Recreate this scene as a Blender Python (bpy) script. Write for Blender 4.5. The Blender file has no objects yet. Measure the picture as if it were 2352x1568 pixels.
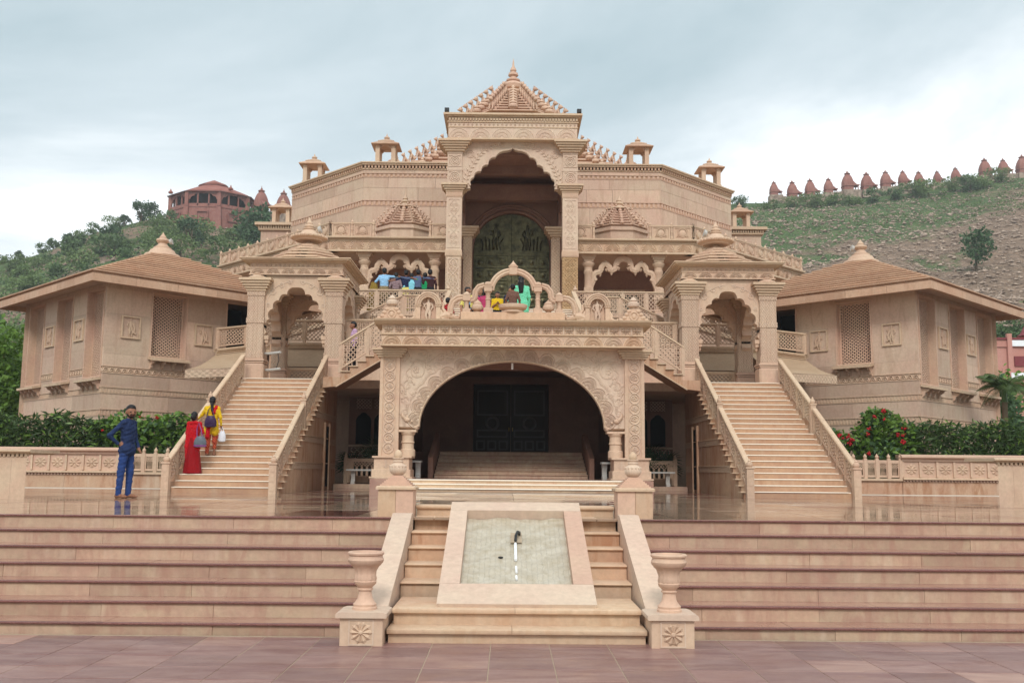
import bpy, bmesh, math, random
import numpy as np
from mathutils import Matrix, Vector
random.seed(7)
rng = np.random.default_rng(7)
R = math.radians
sc = bpy.context.scene
col = sc.collection

# ------------------------------------------------------------------ camera
F, CX, CY, YH = 2300.0, 1176.0, 784.0, 1080.0
pitch, yaw, roll = math.atan((YH - CY) / F), 8.5 / F, R(0.5)
CAM = Vector((-0.107, 0.0, 1.625))
fw = Vector((math.sin(yaw) * math.cos(pitch), math.cos(yaw) * math.cos(pitch), math.sin(pitch)))
r0 = Vector((math.cos(yaw), -math.sin(yaw), 0))
u0 = r0.cross(fw)
rt = math.cos(roll) * r0 + math.sin(roll) * u0
up = -math.sin(roll) * r0 + math.cos(roll) * u0
cd = bpy.data.cameras.new('camera')
cam = bpy.data.objects.new('camera', cd)
col.objects.link(cam)
cam.matrix_world = Matrix(((rt.x, up.x, -fw.x, CAM.x), (rt.y, up.y, -fw.y, CAM.y), (rt.z, up.z, -fw.z, CAM.z), (0, 0, 0, 1)))
cd.sensor_width = 36.0
cd.sensor_fit = 'HORIZONTAL'
cd.lens = 36.0 * F / 2352.0
cd.clip_start, cd.clip_end = 0.1, 6000
sc.camera = cam

# ------------------------------------------------------------------ sky and sun
SUN_EL, SUN_AZ = R(41), R(184)          # azimuth measured clockwise from +Y: behind the camera, a little to the left
wd = bpy.data.worlds.new('World')
sc.world = wd
wd.use_nodes = True
nt = wd.node_tree
nt.nodes.clear()
N = nt.nodes.new
L = nt.links.new
out = N('ShaderNodeOutputWorld'); bg = N('ShaderNodeBackground'); L(bg.outputs[0], out.inputs[0])
bg.inputs[1].default_value = 0.086
sky = N('ShaderNodeTexSky'); sky.sky_type = 'NISHITA'; sky.sun_disc = False
sky.sun_elevation = SUN_EL; sky.sun_rotation = SUN_AZ; sky.dust_density = 2.0; sky.air_density = 1.2
tc = N('ShaderNodeTexCoord')
sep = N('ShaderNodeSeparateXYZ'); L(tc.outputs['Generated'], sep.inputs[0])
ad = N('ShaderNodeMath'); ad.operation = 'ADD'; ad.inputs[1].default_value = 0.22; L(sep.outputs[2], ad.inputs[0])
mx = N('ShaderNodeMath'); mx.operation = 'MAXIMUM'; mx.inputs[1].default_value = 0.12; L(ad.outputs[0], mx.inputs[0])
dx = N('ShaderNodeMath'); dx.operation = 'DIVIDE'; L(sep.outputs[0], dx.inputs[0]); L(mx.outputs[0], dx.inputs[1])
dy = N('ShaderNodeMath'); dy.operation = 'DIVIDE'; L(sep.outputs[1], dy.inputs[0]); L(mx.outputs[0], dy.inputs[1])
cb = N('ShaderNodeCombineXYZ'); L(dx.outputs[0], cb.inputs[0]); L(dy.outputs[0], cb.inputs[1])
mp = N('ShaderNodeMapping'); L(cb.outputs[0], mp.inputs[0]); mp.inputs[1].default_value = (1.67, -4.19, 0.0)
n1 = N('ShaderNodeTexNoise'); L(mp.outputs[0], n1.inputs[0]); n1.inputs['Scale'].default_value = 0.55; n1.inputs['Detail'].default_value = 7; n1.inputs['Roughness'].default_value = 0.56
n1.inputs['Distortion'].default_value = 0.35
cr = N('ShaderNodeValToRGB'); L(n1.outputs[0], cr.inputs[0])
e = cr.color_ramp.elements
e[0].position = 0.36; e[0].color = (6.0, 7.5, 8.1, 1)
e[1].position = 0.60; e[1].color = (18.0, 18.2, 18.3, 1)
m_ = e.new(0.46); m_.color = (8.7, 9.9, 10.5, 1)
m_ = e.new(0.53); m_.color = (12.2, 13.0, 13.4, 1)
mix = N('ShaderNodeMix'); mix.data_type = 'RGBA'; mix.inputs[0].default_value = 0.9
L(sky.outputs[0], mix.inputs[6]); L(cr.outputs[0], mix.inputs[7]); L(mix.outputs[2], bg.inputs[0])
sd = bpy.data.lights.new('sun', 'SUN')
sd.energy = 2.0; sd.angle = R(17); sd.color = (1.0, 0.98, 0.955)
so = bpy.data.objects.new('sun', sd); col.objects.link(so)
sv = Vector((math.sin(SUN_AZ) * math.cos(SUN_EL), math.cos(SUN_AZ) * math.cos(SUN_EL), math.sin(SUN_EL)))
so.rotation_euler = sv.to_track_quat('Z', 'Y').to_euler()
so.location = sv * 60
vs = sc.view_settings
vs.view_transform = 'Standard'; vs.look = 'None'; vs.exposure = 0.1; vs.gamma = 1.0; vs.use_curve_mapping = False
sc.cycles.use_denoising = True
sc.cycles.max_bounces = 7; sc.cycles.diffuse_bounces = 4; sc.cycles.glossy_bounces = 3
sc.cycles.sample_clamp_indirect = 6
sc.cycles.use_adaptive_sampling = True; sc.cycles.adaptive_threshold = 0.015

# ------------------------------------------------------------------ helpers
class MB:
    """collects geometry of one mesh; sx mirrors x"""
    def __init__(s, sx=1):
        s.v, s.f, s.m, s.sx = [], [], [], sx
    def add(s, vs_, fs, mi=0):
        b = len(s.v)
        s.v += [(p[0] * s.sx, p[1], p[2]) for p in vs_]
        s.f += [tuple(i + b for i in f) for f in fs]
        s.m += [mi] * len(fs)
        return s
    def box(s, x0, x1, y0, y1, z0, z1, mi=0):
        v = [(x, y, z) for z in (z0, z1) for y in (y0, y1) for x in (x0, x1)]
        return s.add(v, [(0, 2, 3, 1), (4, 5, 7, 6), (0, 1, 5, 4), (2, 6, 7, 3), (0, 4, 6, 2), (1, 3, 7, 5)], mi)
    def obox(s, O_, A, B, C_, mi=0):
        """box from an origin and three edge vectors"""
        O_, A, B, C_ = map(Vector, (O_, A, B, C_))
        v = [O_ + A * i + B * j + C_ * k for k in (0, 1) for j in (0, 1) for i in (0, 1)]
        return s.add(v, [(0, 2, 3, 1), (4, 5, 7, 6), (0, 1, 5, 4), (2, 6, 7, 3), (0, 4, 6, 2), (1, 3, 7, 5)], mi)
    def cbox(s, x0, x1, y0, y1, z0, z1, b=.01, mi=0):
        """box with chamfered vertical and top edges"""
        a = [(x0 + b, y0), (x1 - b, y0), (x1, y0 + b), (x1, y1 - b), (x1 - b, y1), (x0 + b, y1), (x0, y1 - b), (x0, y0 + b)]
        t = [(x0 + b, y0 + b), (x1 - b, y0 + b), (x1 - b, y0 + b), (x1 - b, y1 - b), (x1 - b, y1 - b), (x0 + b, y1 - b), (x0 + b, y1 - b), (x0 + b, y0 + b)]
        v = [(x, y, z0) for x, y in a] + [(x, y, z1 - b) for x, y in a] + [(t[i][0], t[i][1], z1) for i in (0, 2, 4, 6)]
        f = [tuple(range(7, -1, -1))] + [(i, (i + 1) % 8, 8 + (i + 1) % 8, 8 + i) for i in range(8)]
        f += [(16, 17, 18, 19), (8, 9, 17, 16), (9, 10, 17), (10, 11, 18, 17), (11, 12, 18), (12, 13, 19, 18), (13, 14, 19), (14, 15, 16, 19), (15, 8, 16)]
        return s.add(v, f, mi)
    def prism(s, pts, a, b, ax='y', mi=0):
        n = len(pts)
        g = {'y': lambda p, t: (p[0], t, p[1]), 'x': lambda p, t: (t, p[0], p[1]), 'z': lambda p, t: (p[0], p[1], t)}[ax]
        v = [g(p, a) for p in pts] + [g(p, b) for p in pts]
        f = [tuple(range(n)), tuple(range(2 * n - 1, n - 1, -1))] + [(i, (i + 1) % n, n + (i + 1) % n, n + i) for i in range(n)]
        return s.add(v, f, mi)
    def mprism(s, pts, d, fn, mi=0):
        """extruded polygon through a mapping fn(a, b, depth)"""
        n = len(pts)
        v = [fn(p[0], p[1], 0) for p in pts] + [fn(p[0], p[1], d) for p in pts]
        f = [tuple(range(n)), tuple(range(2 * n - 1, n - 1, -1))] + [(i, (i + 1) % n, n + (i + 1) % n, n + i) for i in range(n)]
        return s.add(v, f, mi)
    def lathe(s, prof, c=(0, 0, 0), n=16, mi=0, flute=0, fa=.06, sy=1.0, a0=0.0):
        v, f = [], []
        for r, z in prof:
            for k in range(n):
                a = 2 * math.pi * k / n + a0
                rr = r * (1 + fa * math.cos(flute * a)) if flute else r
                v.append((c[0] + rr * math.cos(a), c[1] + rr * math.sin(a) * sy, c[2] + z))
        m = len(prof)
        for j in range(m - 1):
            for k in range(n):
                k2 = (k + 1) % n
                f.append((j * n + k, j * n + k2, (j + 1) * n + k2, (j + 1) * n + k))
        f.append(tuple(range(n - 1, -1, -1))); f.append(tuple((m - 1) * n + k for k in range(n)))
        return s.add(v, f, mi)
    def tube(s, pts, r, n=6, mi=0, fl=1.0):
        pts = [Vector(p) for p in pts]
        m = len(pts)
        rs = r if isinstance(r, (list, tuple)) else [r] * m
        v, f = [], []
        prev = None
        for i, p in enumerate(pts):
            t = (pts[min(i + 1, m - 1)] - pts[max(i - 1, 0)])
            if t.length < 1e-9: t = Vector((0, 0, 1))
            t.normalize()
            if prev is None:
                a = t.orthogonal().normalized()
            else:
                a = prev - t * prev.dot(t)
                a = a.normalized() if a.length > 1e-6 else t.orthogonal().normalized()
            prev = a
            b = t.cross(a)
            for k in range(n):
                w = 2 * math.pi * k / n
                v.append(p + (a * math.cos(w) + b * math.sin(w)) * rs[i])
        for i in range(m - 1):
            for k in range(n):
                k2 = (k + 1) % n
                f.append((i * n + k, i * n + k2, (i + 1) * n + k2, (i + 1) * n + k))
        f.append(tuple(range(n - 1, -1, -1))); f.append(tuple((m - 1) * n + k for k in range(n)))
        return s.add(v, f, mi)
    def ball(s, c, r, n=10, m=6, mi=0):
        rx, ry, rz = (r, r, r) if not isinstance(r, (tuple, list)) else r
        v = [(c[0], c[1], c[2] - rz)]
        for j in range(1, m):
            t = -math.pi / 2 + math.pi * j / m
            for k in range(n):
                a = 2 * math.pi * k / n
                v.append((c[0] + rx * math.cos(t) * math.cos(a), c[1] + ry * math.cos(t) * math.sin(a), c[2] + rz * math.sin(t)))
        v.append((c[0], c[1], c[2] + rz))
        f = [(0, 1 + (k + 1) % n, 1 + k) for k in range(n)]
        for j in range(m - 2):
            for k in range(n):
                k2 = (k + 1) % n
                f.append((1 + j * n + k, 1 + j * n + k2, 1 + (j + 1) * n + k2, 1 + (j + 1) * n + k))
        t = len(v) - 1; b = 1 + (m - 2) * n
        f += [(b + k, b + (k + 1) % n, t) for k in range(n)]
        return s.add(v, f, mi)
    def loft(s, rings, mi=0, cap=True):
        n = len(rings[0]); v = [p for r_ in rings for p in r_]; f = []
        for j in range(len(rings) - 1):
            for k in range(n):
                k2 = (k + 1) % n
                f.append((j * n + k, j * n + k2, (j + 1) * n + k2, (j + 1) * n + k))
        if cap:
            f.append(tuple(range(n - 1, -1, -1))); f.append(tuple((len(rings) - 1) * n + k for k in range(n)))
        return s.add(v, f, mi)
    def mesh(s, name, mats, smooth=35):
        me = bpy.data.meshes.new(name)
        me.from_pydata([tuple(p) for p in s.v], [], s.f)
        for m in (mats if isinstance(mats, (list, tuple)) else [mats]):
            me.materials.append(m)
        if any(s.m): me.polygons.foreach_set('material_index', s.m)
        bm = bmesh.new(); bm.from_mesh(me); bmesh.ops.recalc_face_normals(bm, faces=bm.faces); bm.to_mesh(me); bm.free()
        if smooth:
            me.polygons.foreach_set('use_smooth', [True] * len(me.polygons))
            me.set_sharp_from_angle(angle=R(smooth))
        return me

def link(o, parent=None, local=False):
    col.objects.link(o)
    if parent is not None:
        o.parent = parent
        if parent.type == 'EMPTY' and not local:
            o.matrix_parent_inverse = parent.matrix_basis.inverted()
    return o
def O(name, mb, mat, parent=None, local=False, smooth=35, **kw):
    o = bpy.data.objects.new(name, mb.mesh(name, mat, smooth))
    link(o, parent, local)
    for k, v in kw.items(): o[k] = v
    return o
def inst(name, me, parent, M=None, local=False, **kw):
    """another object on shared mesh data, placed by a matrix"""
    o = bpy.data.objects.new(name, me)
    if M is not None: o.matrix_basis = M
    link(o, parent, local)
    for k, v in kw.items(): o[k] = v
    return o
def thing(name, label, cat, loc=(0, 0, 0), group=None, rz=0.0):
    o = bpy.data.objects.new(name, None)
    o.empty_display_size = .2
    o.matrix_basis = Matrix.Translation(loc) @ Matrix.Rotation(rz, 4, 'Z')
    col.objects.link(o)
    o['label'] = label; o['category'] = cat
    if group: o['group'] = group
    return o
def tag(o, label, cat, group=None):
    o['label'] = label; o['category'] = cat
    if group: o['group'] = group
    return o
def struct(o):
    o['kind'] = 'structure'
    return o
T = Matrix.Translation
def TRS(loc, rz=0, s=1.0, rx=0, ry=0):
    sv_ = (s, s, s) if not isinstance(s, (tuple, list)) else s
    return T(loc) @ Matrix.Rotation(rz, 4, 'Z') @ Matrix.Rotation(ry, 4, 'Y') @ Matrix.Rotation(rx, 4, 'X') @ Matrix.Diagonal((*sv_, 1))
def arc(cx, cz, r, a0, a1, n, ry=None):
    ry = r if ry is None else ry
    return [(cx + r * math.cos(a0 + (a1 - a0) * i / n), cz + ry * math.sin(a0 + (a1 - a0) * i / n)) for i in range(n + 1)]
def clip(poly, n, c):
    """part of a convex polygon where n.p <= c"""
    o_ = []
    for i in range(len(poly)):
        a, b = poly[i], poly[(i + 1) % len(poly)]
        da = n[0] * a[0] + n[1] * a[1] - c; db = n[0] * b[0] + n[1] * b[1] - c
        if da <= 0: o_.append(a)
        if da * db < 0:
            t = da / (da - db); o_.append((a[0] + (b[0] - a[0]) * t, a[1] + (b[1] - a[1]) * t))
    return o_
def lattice(mb, poly, fn, sp, bw, th, ang=45):
    """diagonal stone lattice bars clipped to a convex polygon, mapped by fn(a, b, depth)"""
    for q, sg in enumerate((1, -1)):
        n = (math.cos(R(ang)), math.sin(R(ang)) * sg)
        ds = [n[0] * p[0] + n[1] * p[1] for p in poly]
        k = math.floor(min(ds) / sp)
        while k * sp < max(ds):
            c = (k + .5) * sp
            pl = clip(clip(poly, n, c + bw / 2), (-n[0], -n[1]), -(c - bw / 2))
            if len(pl) >= 3:
                mb.mprism(pl, th - .004 * q, lambda a, b, d, q=q: fn(a, b, d + .004 * q))
            k += 1
    return mb
def frame_bars(mb, poly, fn, w, th, off=0.0):
    """border of a convex polygon as mitred bars"""
    n = len(poly)
    cxp = sum(p[0] for p in poly) / n; cyp = sum(p[1] for p in poly) / n
    ins = []
    for i in range(n):
        a, b, c = Vector(poly[i - 1]), Vector(poly[i]), Vector(poly[(i + 1) % n])
        e1 = (b - a).normalized(); e2 = (c - b).normalized()
        n1_ = Vector((-e1.y, e1.x)); n2_ = Vector((-e2.y, e2.x))
        if n1_.dot(Vector((cxp, cyp)) - b) < 0: n1_ = -n1_
        if n2_.dot(Vector((cxp, cyp)) - b) < 0: n2_ = -n2_
        bis = (n1_ + n2_)
        bis = bis / max(1e-6, bis.dot(n1_))
        ins.append(b + bis * w)
    for i in range(n):
        j = (i + 1) % n
        mb.mprism([poly[i], poly[j], tuple(ins[j]), tuple(ins[i])], th, lambda a, b, d: fn(a, b, d + off))
    return [tuple(p) for p in ins]
def foil(cusps, bulge, n=6):
    """multifoil arch line: outward lobes between successive cusps"""
    o_ = []
    for (x0, z0), (x1, z1) in zip(cusps[:-1], cusps[1:]):
        dxx, dzz = x1 - x0, z1 - z0
        ln = math.hypot(dxx, dzz)
        nx, nz = -dzz / ln, dxx / ln
        for i in range(n):
            t = i / n
            h = bulge * ln * math.sin(math.pi * t) ** .75
            o_.append((x0 + dxx * t + nx * h, z0 + dzz * t + nz * h))
    o_.append(cusps[-1])
    return o_

# ------------------------------------------------------------------ materials
def S(r, g, b, k=1.0):
    f = lambda c: ((c / 255 + .055) / 1.055) ** 2.4 if c > 10 else c / 255 / 12.92
    return (f(r) * k, f(g) * k, f(b) * k, 1)
class NT:
    def __init__(s, name):
        s.m = bpy.data.materials.new(name); s.m.use_nodes = True
        s.t = s.m.node_tree; s.t.nodes.clear()
        s.out = s.n('ShaderNodeOutputMaterial'); s.b = s.n('ShaderNodeBsdfPrincipled')
        s.l(s.b.outputs[0], s.out.inputs[0])
    def n(s, t): return s.t.nodes.new(t)
    def l(s, a, b): s.t.links.new(a, b)
    def pos(s, scale=(1, 1, 1)):
        g = s.n('ShaderNodeNewGeometry'); m = s.n('ShaderNodeMapping'); m.inputs[3].default_value = scale
        s.l(g.outputs['Position'], m.inputs[0]); return m.outputs[0]
    def noise(s, vec, scale, det=4, ro=.55, dist=0):
        n = s.n('ShaderNodeTexNoise'); s.l(vec, n.inputs[0])
        n.inputs['Scale'].default_value = scale; n.inputs['Detail'].default_value = det; n.inputs['Roughness'].default_value = ro; n.inputs['Distortion'].default_value = dist
        return n.outputs[0]
    def ramp(s, fac, *st):
        r_ = s.n('ShaderNodeValToRGB'); s.l(fac, r_.inputs[0]); e_ = r_.color_ramp.elements
        while len(e_) < len(st): e_.new(.5)
        for el, (p, c) in zip(e_, st):
            el.position = p; el.color = c if isinstance(c, (tuple, list)) else (c, c, c, 1)
        return r_.outputs[0]
    def mix(s, fac, a, b, mode='MIX'):
        m = s.n('ShaderNodeMix'); m.data_type = 'RGBA'; m.blend_type = mode
        for i, x in ((0, fac), (6, a), (7, b)):
            if hasattr(x, 'links'): s.l(x, m.inputs[i])
            else: m.inputs[i].default_value = x
        return m.outputs[2]
    def math(s, op, a, b=0.0, c=None):
        m = s.n('ShaderNodeMath'); m.operation = op
        for i, x in enumerate((a, b) if c is None else (a, b, c)):
            if hasattr(x, 'links'): s.l(x, m.inputs[i])
            else: m.inputs[i].default_value = x
        return m.outputs[0]
    def rand(s): return s.n('ShaderNodeObjectInfo').outputs['Random']
    def bump(s, h, st=.3, d=.01):
        b = s.n('ShaderNodeBump'); s.l(h, b.inputs['Height']); b.inputs['Strength'].default_value = st; b.inputs['Distance'].default_value = d
        s.l(b.outputs[0], s.b.inputs['Normal'])
    def done(s, c, rough=.8, spec=.3):
        if hasattr(c, 'links'): s.l(c, s.b.inputs['Base Color'])
        else: s.b.inputs['Base Color'].default_value = c
        if hasattr(rough, 'links'): s.l(rough, s.b.inputs['Roughness'])
        else: s.b.inputs['Roughness'].default_value = rough
        s.b.inputs['Specular IOR Level'].default_value = spec
        return s.m
def stone(name, c1, c2, rough=.75, rnd=.10, sc1=.9, stain=0.0, stc=None, bumps=.25, carve=None, spec=.3, lichen=0.0):
    t = NT(name); p = t.pos()
    c = t.mix(t.ramp(t.noise(p, sc1, 5, .6, .6), (.35, 0), (.65, 1)), c1, c2)
    fine = t.ramp(t.noise(p, 14, 6, .7), (.3, .88), (.7, 1.08))
    c = t.mix(1.0, c, fine, 'MULTIPLY')
    rv = t.ramp(t.rand(), (0, (1 - rnd, 1 - rnd * 1.15, 1 - rnd * 1.25, 1)), (.5, 1.0), (1, (1 + rnd * .5, 1 + rnd * .35, 1 + rnd * .2, 1)))
    c = t.mix(1.0, c, rv, 'MULTIPLY')
    if stain:
        ps = t.pos((2.6, 2.6, .55))
        f = t.ramp(t.noise(ps, 1.6, 6, .65, .8), (.5, 0), (.62, stain))
        c = t.mix(f, c, stc or S(170, 105, 60, .8))
        f2 = t.ramp(t.noise(t.pos((3.4, 3.4, .7)), 1.1, 5, .6, .4), (.55, 0), (.7, stain * .7))
        c = t.mix(f2, c, S(226, 206, 180, .8))
    if lichen:
        f = t.ramp(t.noise(p, 5, 6, .75), (.56, 0), (.68, lichen))
        c = t.mix(f, c, S(92, 82, 66, .8))
    h = t.noise(p, 38, 5, .7)
    if carve:
        sx_, sz_, am = carve
        g = t.n('ShaderNodeNewGeometry'); sp_ = t.n('ShaderNodeSeparateXYZ'); t.l(g.outputs['Position'], sp_.inputs[0])
        a = t.math('ADD', sp_.outputs[0], sp_.outputs[1])
        w1 = t.math('SINE', t.math('MULTIPLY', a, sx_)); w2 = t.math('SINE', t.math('MULTIPLY', sp_.outputs[2], sz_))
        v = t.n('ShaderNodeTexVoronoi'); t.l(t.pos(), v.inputs[0]); v.inputs['Scale'].default_value = sx_ * .42; v.feature = 'DISTANCE_TO_EDGE'
        vv = t.ramp(v.outputs[0], (.02, 0), (.12, 1))
        h2 = t.math('ADD', t.math('MULTIPLY', w1, w2), vv)
        h = t.math('ADD', t.math('MULTIPLY', h2, 1.0), t.math('MULTIPLY', h, .25))
        t.bump(h, am, .02)
        c = t.mix(1.0, c, t.ramp(h2, (.0, .8), (.55, 1.0)), 'MULTIPLY')
    else:
        t.bump(h, bumps, .006)
    return t.done(c, rough, spec)
def plain(name, c, rough=.7, spec=.3, var=.12, scale=20, metal=0.0, bumps=0.0):
    t = NT(name)
    p = t.pos()
    f = t.ramp(t.noise(p, scale, 4, .6), (.3, 1 - var), (.7, 1 + var))
    m = t.done(t.mix(1.0, c, f, 'MULTIPLY'), rough, spec)
    t.b.inputs['Metallic'].default_value = metal
    if bumps: t.bump(t.noise(p, scale * 2, 4, .6), bumps, .01)
    return m
K = .86
M = {}
M['stone'] = stone('sandstone', S(214, 188, 160, K), S(209, 175, 150, K), rnd=.07, stain=.14, stc=S(178, 138, 110, .8))
M['stone_pale'] = stone('sandstone_pale', S(219, 197, 173, K), S(213, 184, 163, K), rnd=.05, stain=.08, stc=S(188, 150, 126, .8))
M['stone_pink'] = stone('sandstone_pink', S(209, 172, 150, K), S(214, 183, 157, K), rnd=.09)
M['stone_wall'] = stone('sandstone_wall', S(213, 189, 164, K), S(208, 175, 154, K), rnd=.16, sc1=.5, stain=.3, stc=S(180, 144, 118, .8), lichen=.08)
M['stone_warm'] = stone('sandstone_warm', S(215, 187, 156, K), S(209, 173, 144, K), rnd=.10, stain=.28, stc=S(190, 144, 106, .8))
M['stone_trim'] = stone('sandstone_trim', S(215, 190, 160, K), S(208, 178, 149, K), rnd=.06, lichen=.28)
M['stone_step'] = stone('sandstone_step', S(195, 169, 142, K), S(185, 150, 130, K), rnd=.18, stain=.45, sc1=2.4, stc=S(170, 122, 106, .8), lichen=.14)
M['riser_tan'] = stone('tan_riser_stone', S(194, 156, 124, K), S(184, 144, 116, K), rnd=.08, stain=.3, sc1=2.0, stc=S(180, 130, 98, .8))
M['stone_stain'] = stone('sandstone_stained', S(207, 175, 144, K), S(195, 154, 126, K), rnd=.12, stain=.6, stc=S(172, 116, 78, .8))
M['stone_roof'] = stone('sandstone_roof', S(208, 174, 146, K), S(199, 160, 132, K), rnd=.14, stain=.25, stc=S(170, 130, 102, .8))
M['carved'] = stone('carved_sandstone', S(214, 188, 160, K), S(208, 176, 150, K), rnd=.05, carve=(42, 42, .5))
M['carved_fine'] = stone('fine_carved_sandstone', S(214, 188, 162, K), S(208, 176, 152, K), rnd=.05, carve=(84, 60, .4))
M['carved_ochre'] = stone('ochre_carved_sandstone', S(204, 170, 128, K), S(198, 160, 118, K), rnd=.04, carve=(50, 50, .6))
M['edge'] = plain('pale_edge', S(240, 226, 206, .88), .3, .5, .05)  # pale glossy tone for nosings, treads and the border strip
M['stone_shade'] = stone('shade_toned_stone', S(168, 128, 108, .8), S(150, 112, 96, .8), rnd=.06)  # sandstone darkened for the interiors; their shade is put into its colour
M['dark'] = plain('dark_interior', (.015, .012, .011, 1), .9, .1)  # near-black colour on thin sheets, standing in for unlit depth
M['plaster'] = stone('cream_plaster', S(200, 174, 144, K), S(190, 162, 132, K), rnd=.03, lichen=.18)
# ------------------------------------------------------------------ ground, plaza, platform
def paver_mat():
    t = NT('red_paver'); p = t.pos((1, 3.2, 1))
    c = t.mix(t.ramp(t.noise(p, 1.5, 6, .62, .8), (.32, 0), (.68, 1)), S(138, 100, 94, .8), S(168, 136, 126, .8))
    c = t.mix(t.ramp(t.noise(t.pos((1.2, 5, 1)), 2.2, 6, .7, 1.2), (.6, 0), (.75, .45)), c, S(206, 164, 140, .8))
    rv = t.ramp(t.rand(), (0, (.80, .78, .80, 1)), (.85, (1.06, 1.04, 1.04, 1)), (.93, (1.08, 1.06, 1.03, 1)), (.97, (1.4, 1.42, 1.3, 1)))
    c = t.mix(1.0, c, rv, 'MULTIPLY')
    t.bump(t.noise(t.pos(), 22, 6, .7), .12, .006)
    return t.done(c, t.ramp(t.noise(t.pos(), 2.5, 4), (.35, .28), (.7, .5)), .45)
def floor_mat():
    t = NT('wet_polished_tile'); p = t.pos()
    c = t.mix(t.ramp(t.rand(), (.0, 0), (.3, 0), (.32, 1)), S(110, 60, 54, .75), S(176, 146, 122, .75))
    c = t.mix(t.ramp(t.noise(p, 1.4, 5), (.4, 0), (.7, .5)), c, S(150, 136, 116, .75))
    t.bump(t.noise(p, 7, 3, .5), .02, .004)
    return t.done(c, t.ramp(t.noise(p, 1.2, 3), (.35, .035), (.75, .12)), .75)
def red_edge_mat():
    t = NT('dark_red_granite'); p = t.pos()
    c = t.mix(t.ramp(t.noise(p, 90, 3, .7), (.4, 0), (.62, 1)), S(104, 60, 56, .75), S(150, 104, 94, .8))
    c = t.mix(1.0, c, t.ramp(t.rand(), (0, .85), (1, 1.1)), 'MULTIPLY')
    return t.done(c, .28, .5)
def tread_mat():
    t = NT('polished_tread'); p = t.pos()
    c = t.mix(t.ramp(t.noise(p, 2.2, 6, .6, .5), (.35, 0), (.7, 1)), S(164, 120, 104, .78), S(190, 152, 130, .78))
    return t.done(c, .22, .5)
M['paver'], M['floor'], M['red_edge'], M['tread'] = paver_mat(), floor_mat(), red_edge_mat(), tread_mat()
M['joint'] = plain('sandy_joint', S(196, 176, 150, .7), .9)
M['earth'] = stone('dry_earth', S(150, 124, 92, .7), S(112, 112, 70, .7), rough=.95, rnd=0)

g = MB(); g.add([(-3000, -200, -.35), (3000, -200, -.35), (3000, 3000, -.35), (-3000, 3000, -.35)], [(0, 1, 2, 3)])
struct(O('ground', g, M['earth']))
pz = struct(O('plaza', MB().box(-40, 40, -30, 10.12, -.3, -.004), M['joint']))
tile = MB().cbox(-.271, .271, -.246, .246, -.03, 0, .002).mesh('paving_slab', M['paver'])
for j in range(12):
    for i in range(-12, 13):
        y = 10.07 - .5 * (j + .5) - .02
        inst('paving_slab', tile, pz, TRS((.028 + i * .55, y, random.uniform(-.0015, .0015)), 0, 1, R(random.uniform(-.12, .12)), R(random.uniform(-.12, .12))))

ZP = 1.045
pf = struct(O('platform', MB().box(-40, 40, 12.83, 60, -.3, ZP - .012), M['joint']))
tl = MB().cbox(-.496, .496, -.496, .496, -.03, 0, .003).mesh('floor_tile', M['floor'])
for j in range(14):
    for i in range(-10, 10):
        inst('floor_tile', tl, pf, TRS((i + .5, 12.97 + j, ZP + random.uniform(-.0008, .0008)), 0, 1, R(random.gauss(0, .07)), R(random.gauss(0, .05))))
fr = MB()
fr.box(-40, -10.01, 12.47, 60, ZP - .03, ZP - .002).box(10.01, 40, 12.47, 60, ZP - .03, ZP - .002).box(-9.99, 9.99, 26.98, 60, ZP - .03, ZP - .002)
O('floor_tile', fr, M['floor'], pf)
# pale marking strip along the foot of the garden walls
for s in (-1, 1):
    O('border_strip', MB(s).box(8.6, 30, 27.6, 28.0, ZP, ZP + .012), M['edge'], pf)

# ------------------------------------------------------------------ wide front steps
YS = [12.46 - .39 * i for i in range(7)]
for s, side in ((-1, 'left'), (1, 'right')):
    st = thing('wide_steps', 'wide pink stone steps with dark red nosings, %s of the fountain' % side, 'steps', (s * 7, 11, 0), 'wide front steps')
    for i in range(7):
        z1 = ZP - .155 * i; z0 = z1 - (.155 if i < 6 else .12)
        yf = YS[i]; yb = 12.6 if i == 0 else YS[i - 1]
        x = 1.5 + random.uniform(0.2, .9); xs = [1.36]
        while x < 10.5:
            xs.append(x); x += random.uniform(1.0, 1.5)
        xs.append(11)
        for a, b in zip(xs[:-1], xs[1:]):
            m = MB(s).cbox(a + .001, b - .001, yf + .03 + random.uniform(-.003, .003), yf + .33, z0 - .03, z1 - .029, .002)
            O('riser_slab', m, M['stone_step'], st)
        xs = [1.36 + 1.35 * k + (.5 * (i % 3)) * (k > 0) for k in range(8)]
        for a, b in zip(xs[:-1], xs[1:]):
            m = MB(s); z1 = ZP - .155 * i + random.uniform(-.002, .001)
            nose = [(yf + .012, z1 - .027), (yf, z1 - .021), (yf - .002, z1 - .01), (yf + .008, z1 - .002), (yf + .04, z1), (yf + .04, z1 - .027)]
            m.prism(nose, a + .0015, b - .0015, 'x')
            O('nosing', m, M['red_edge'], st)
            if i:
                O('tread_slab', MB(s).box(a + .0015, b - .0015, yf + .041, yb + .029, z1 - .034, z1 - .001), M['tread'], st)

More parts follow.
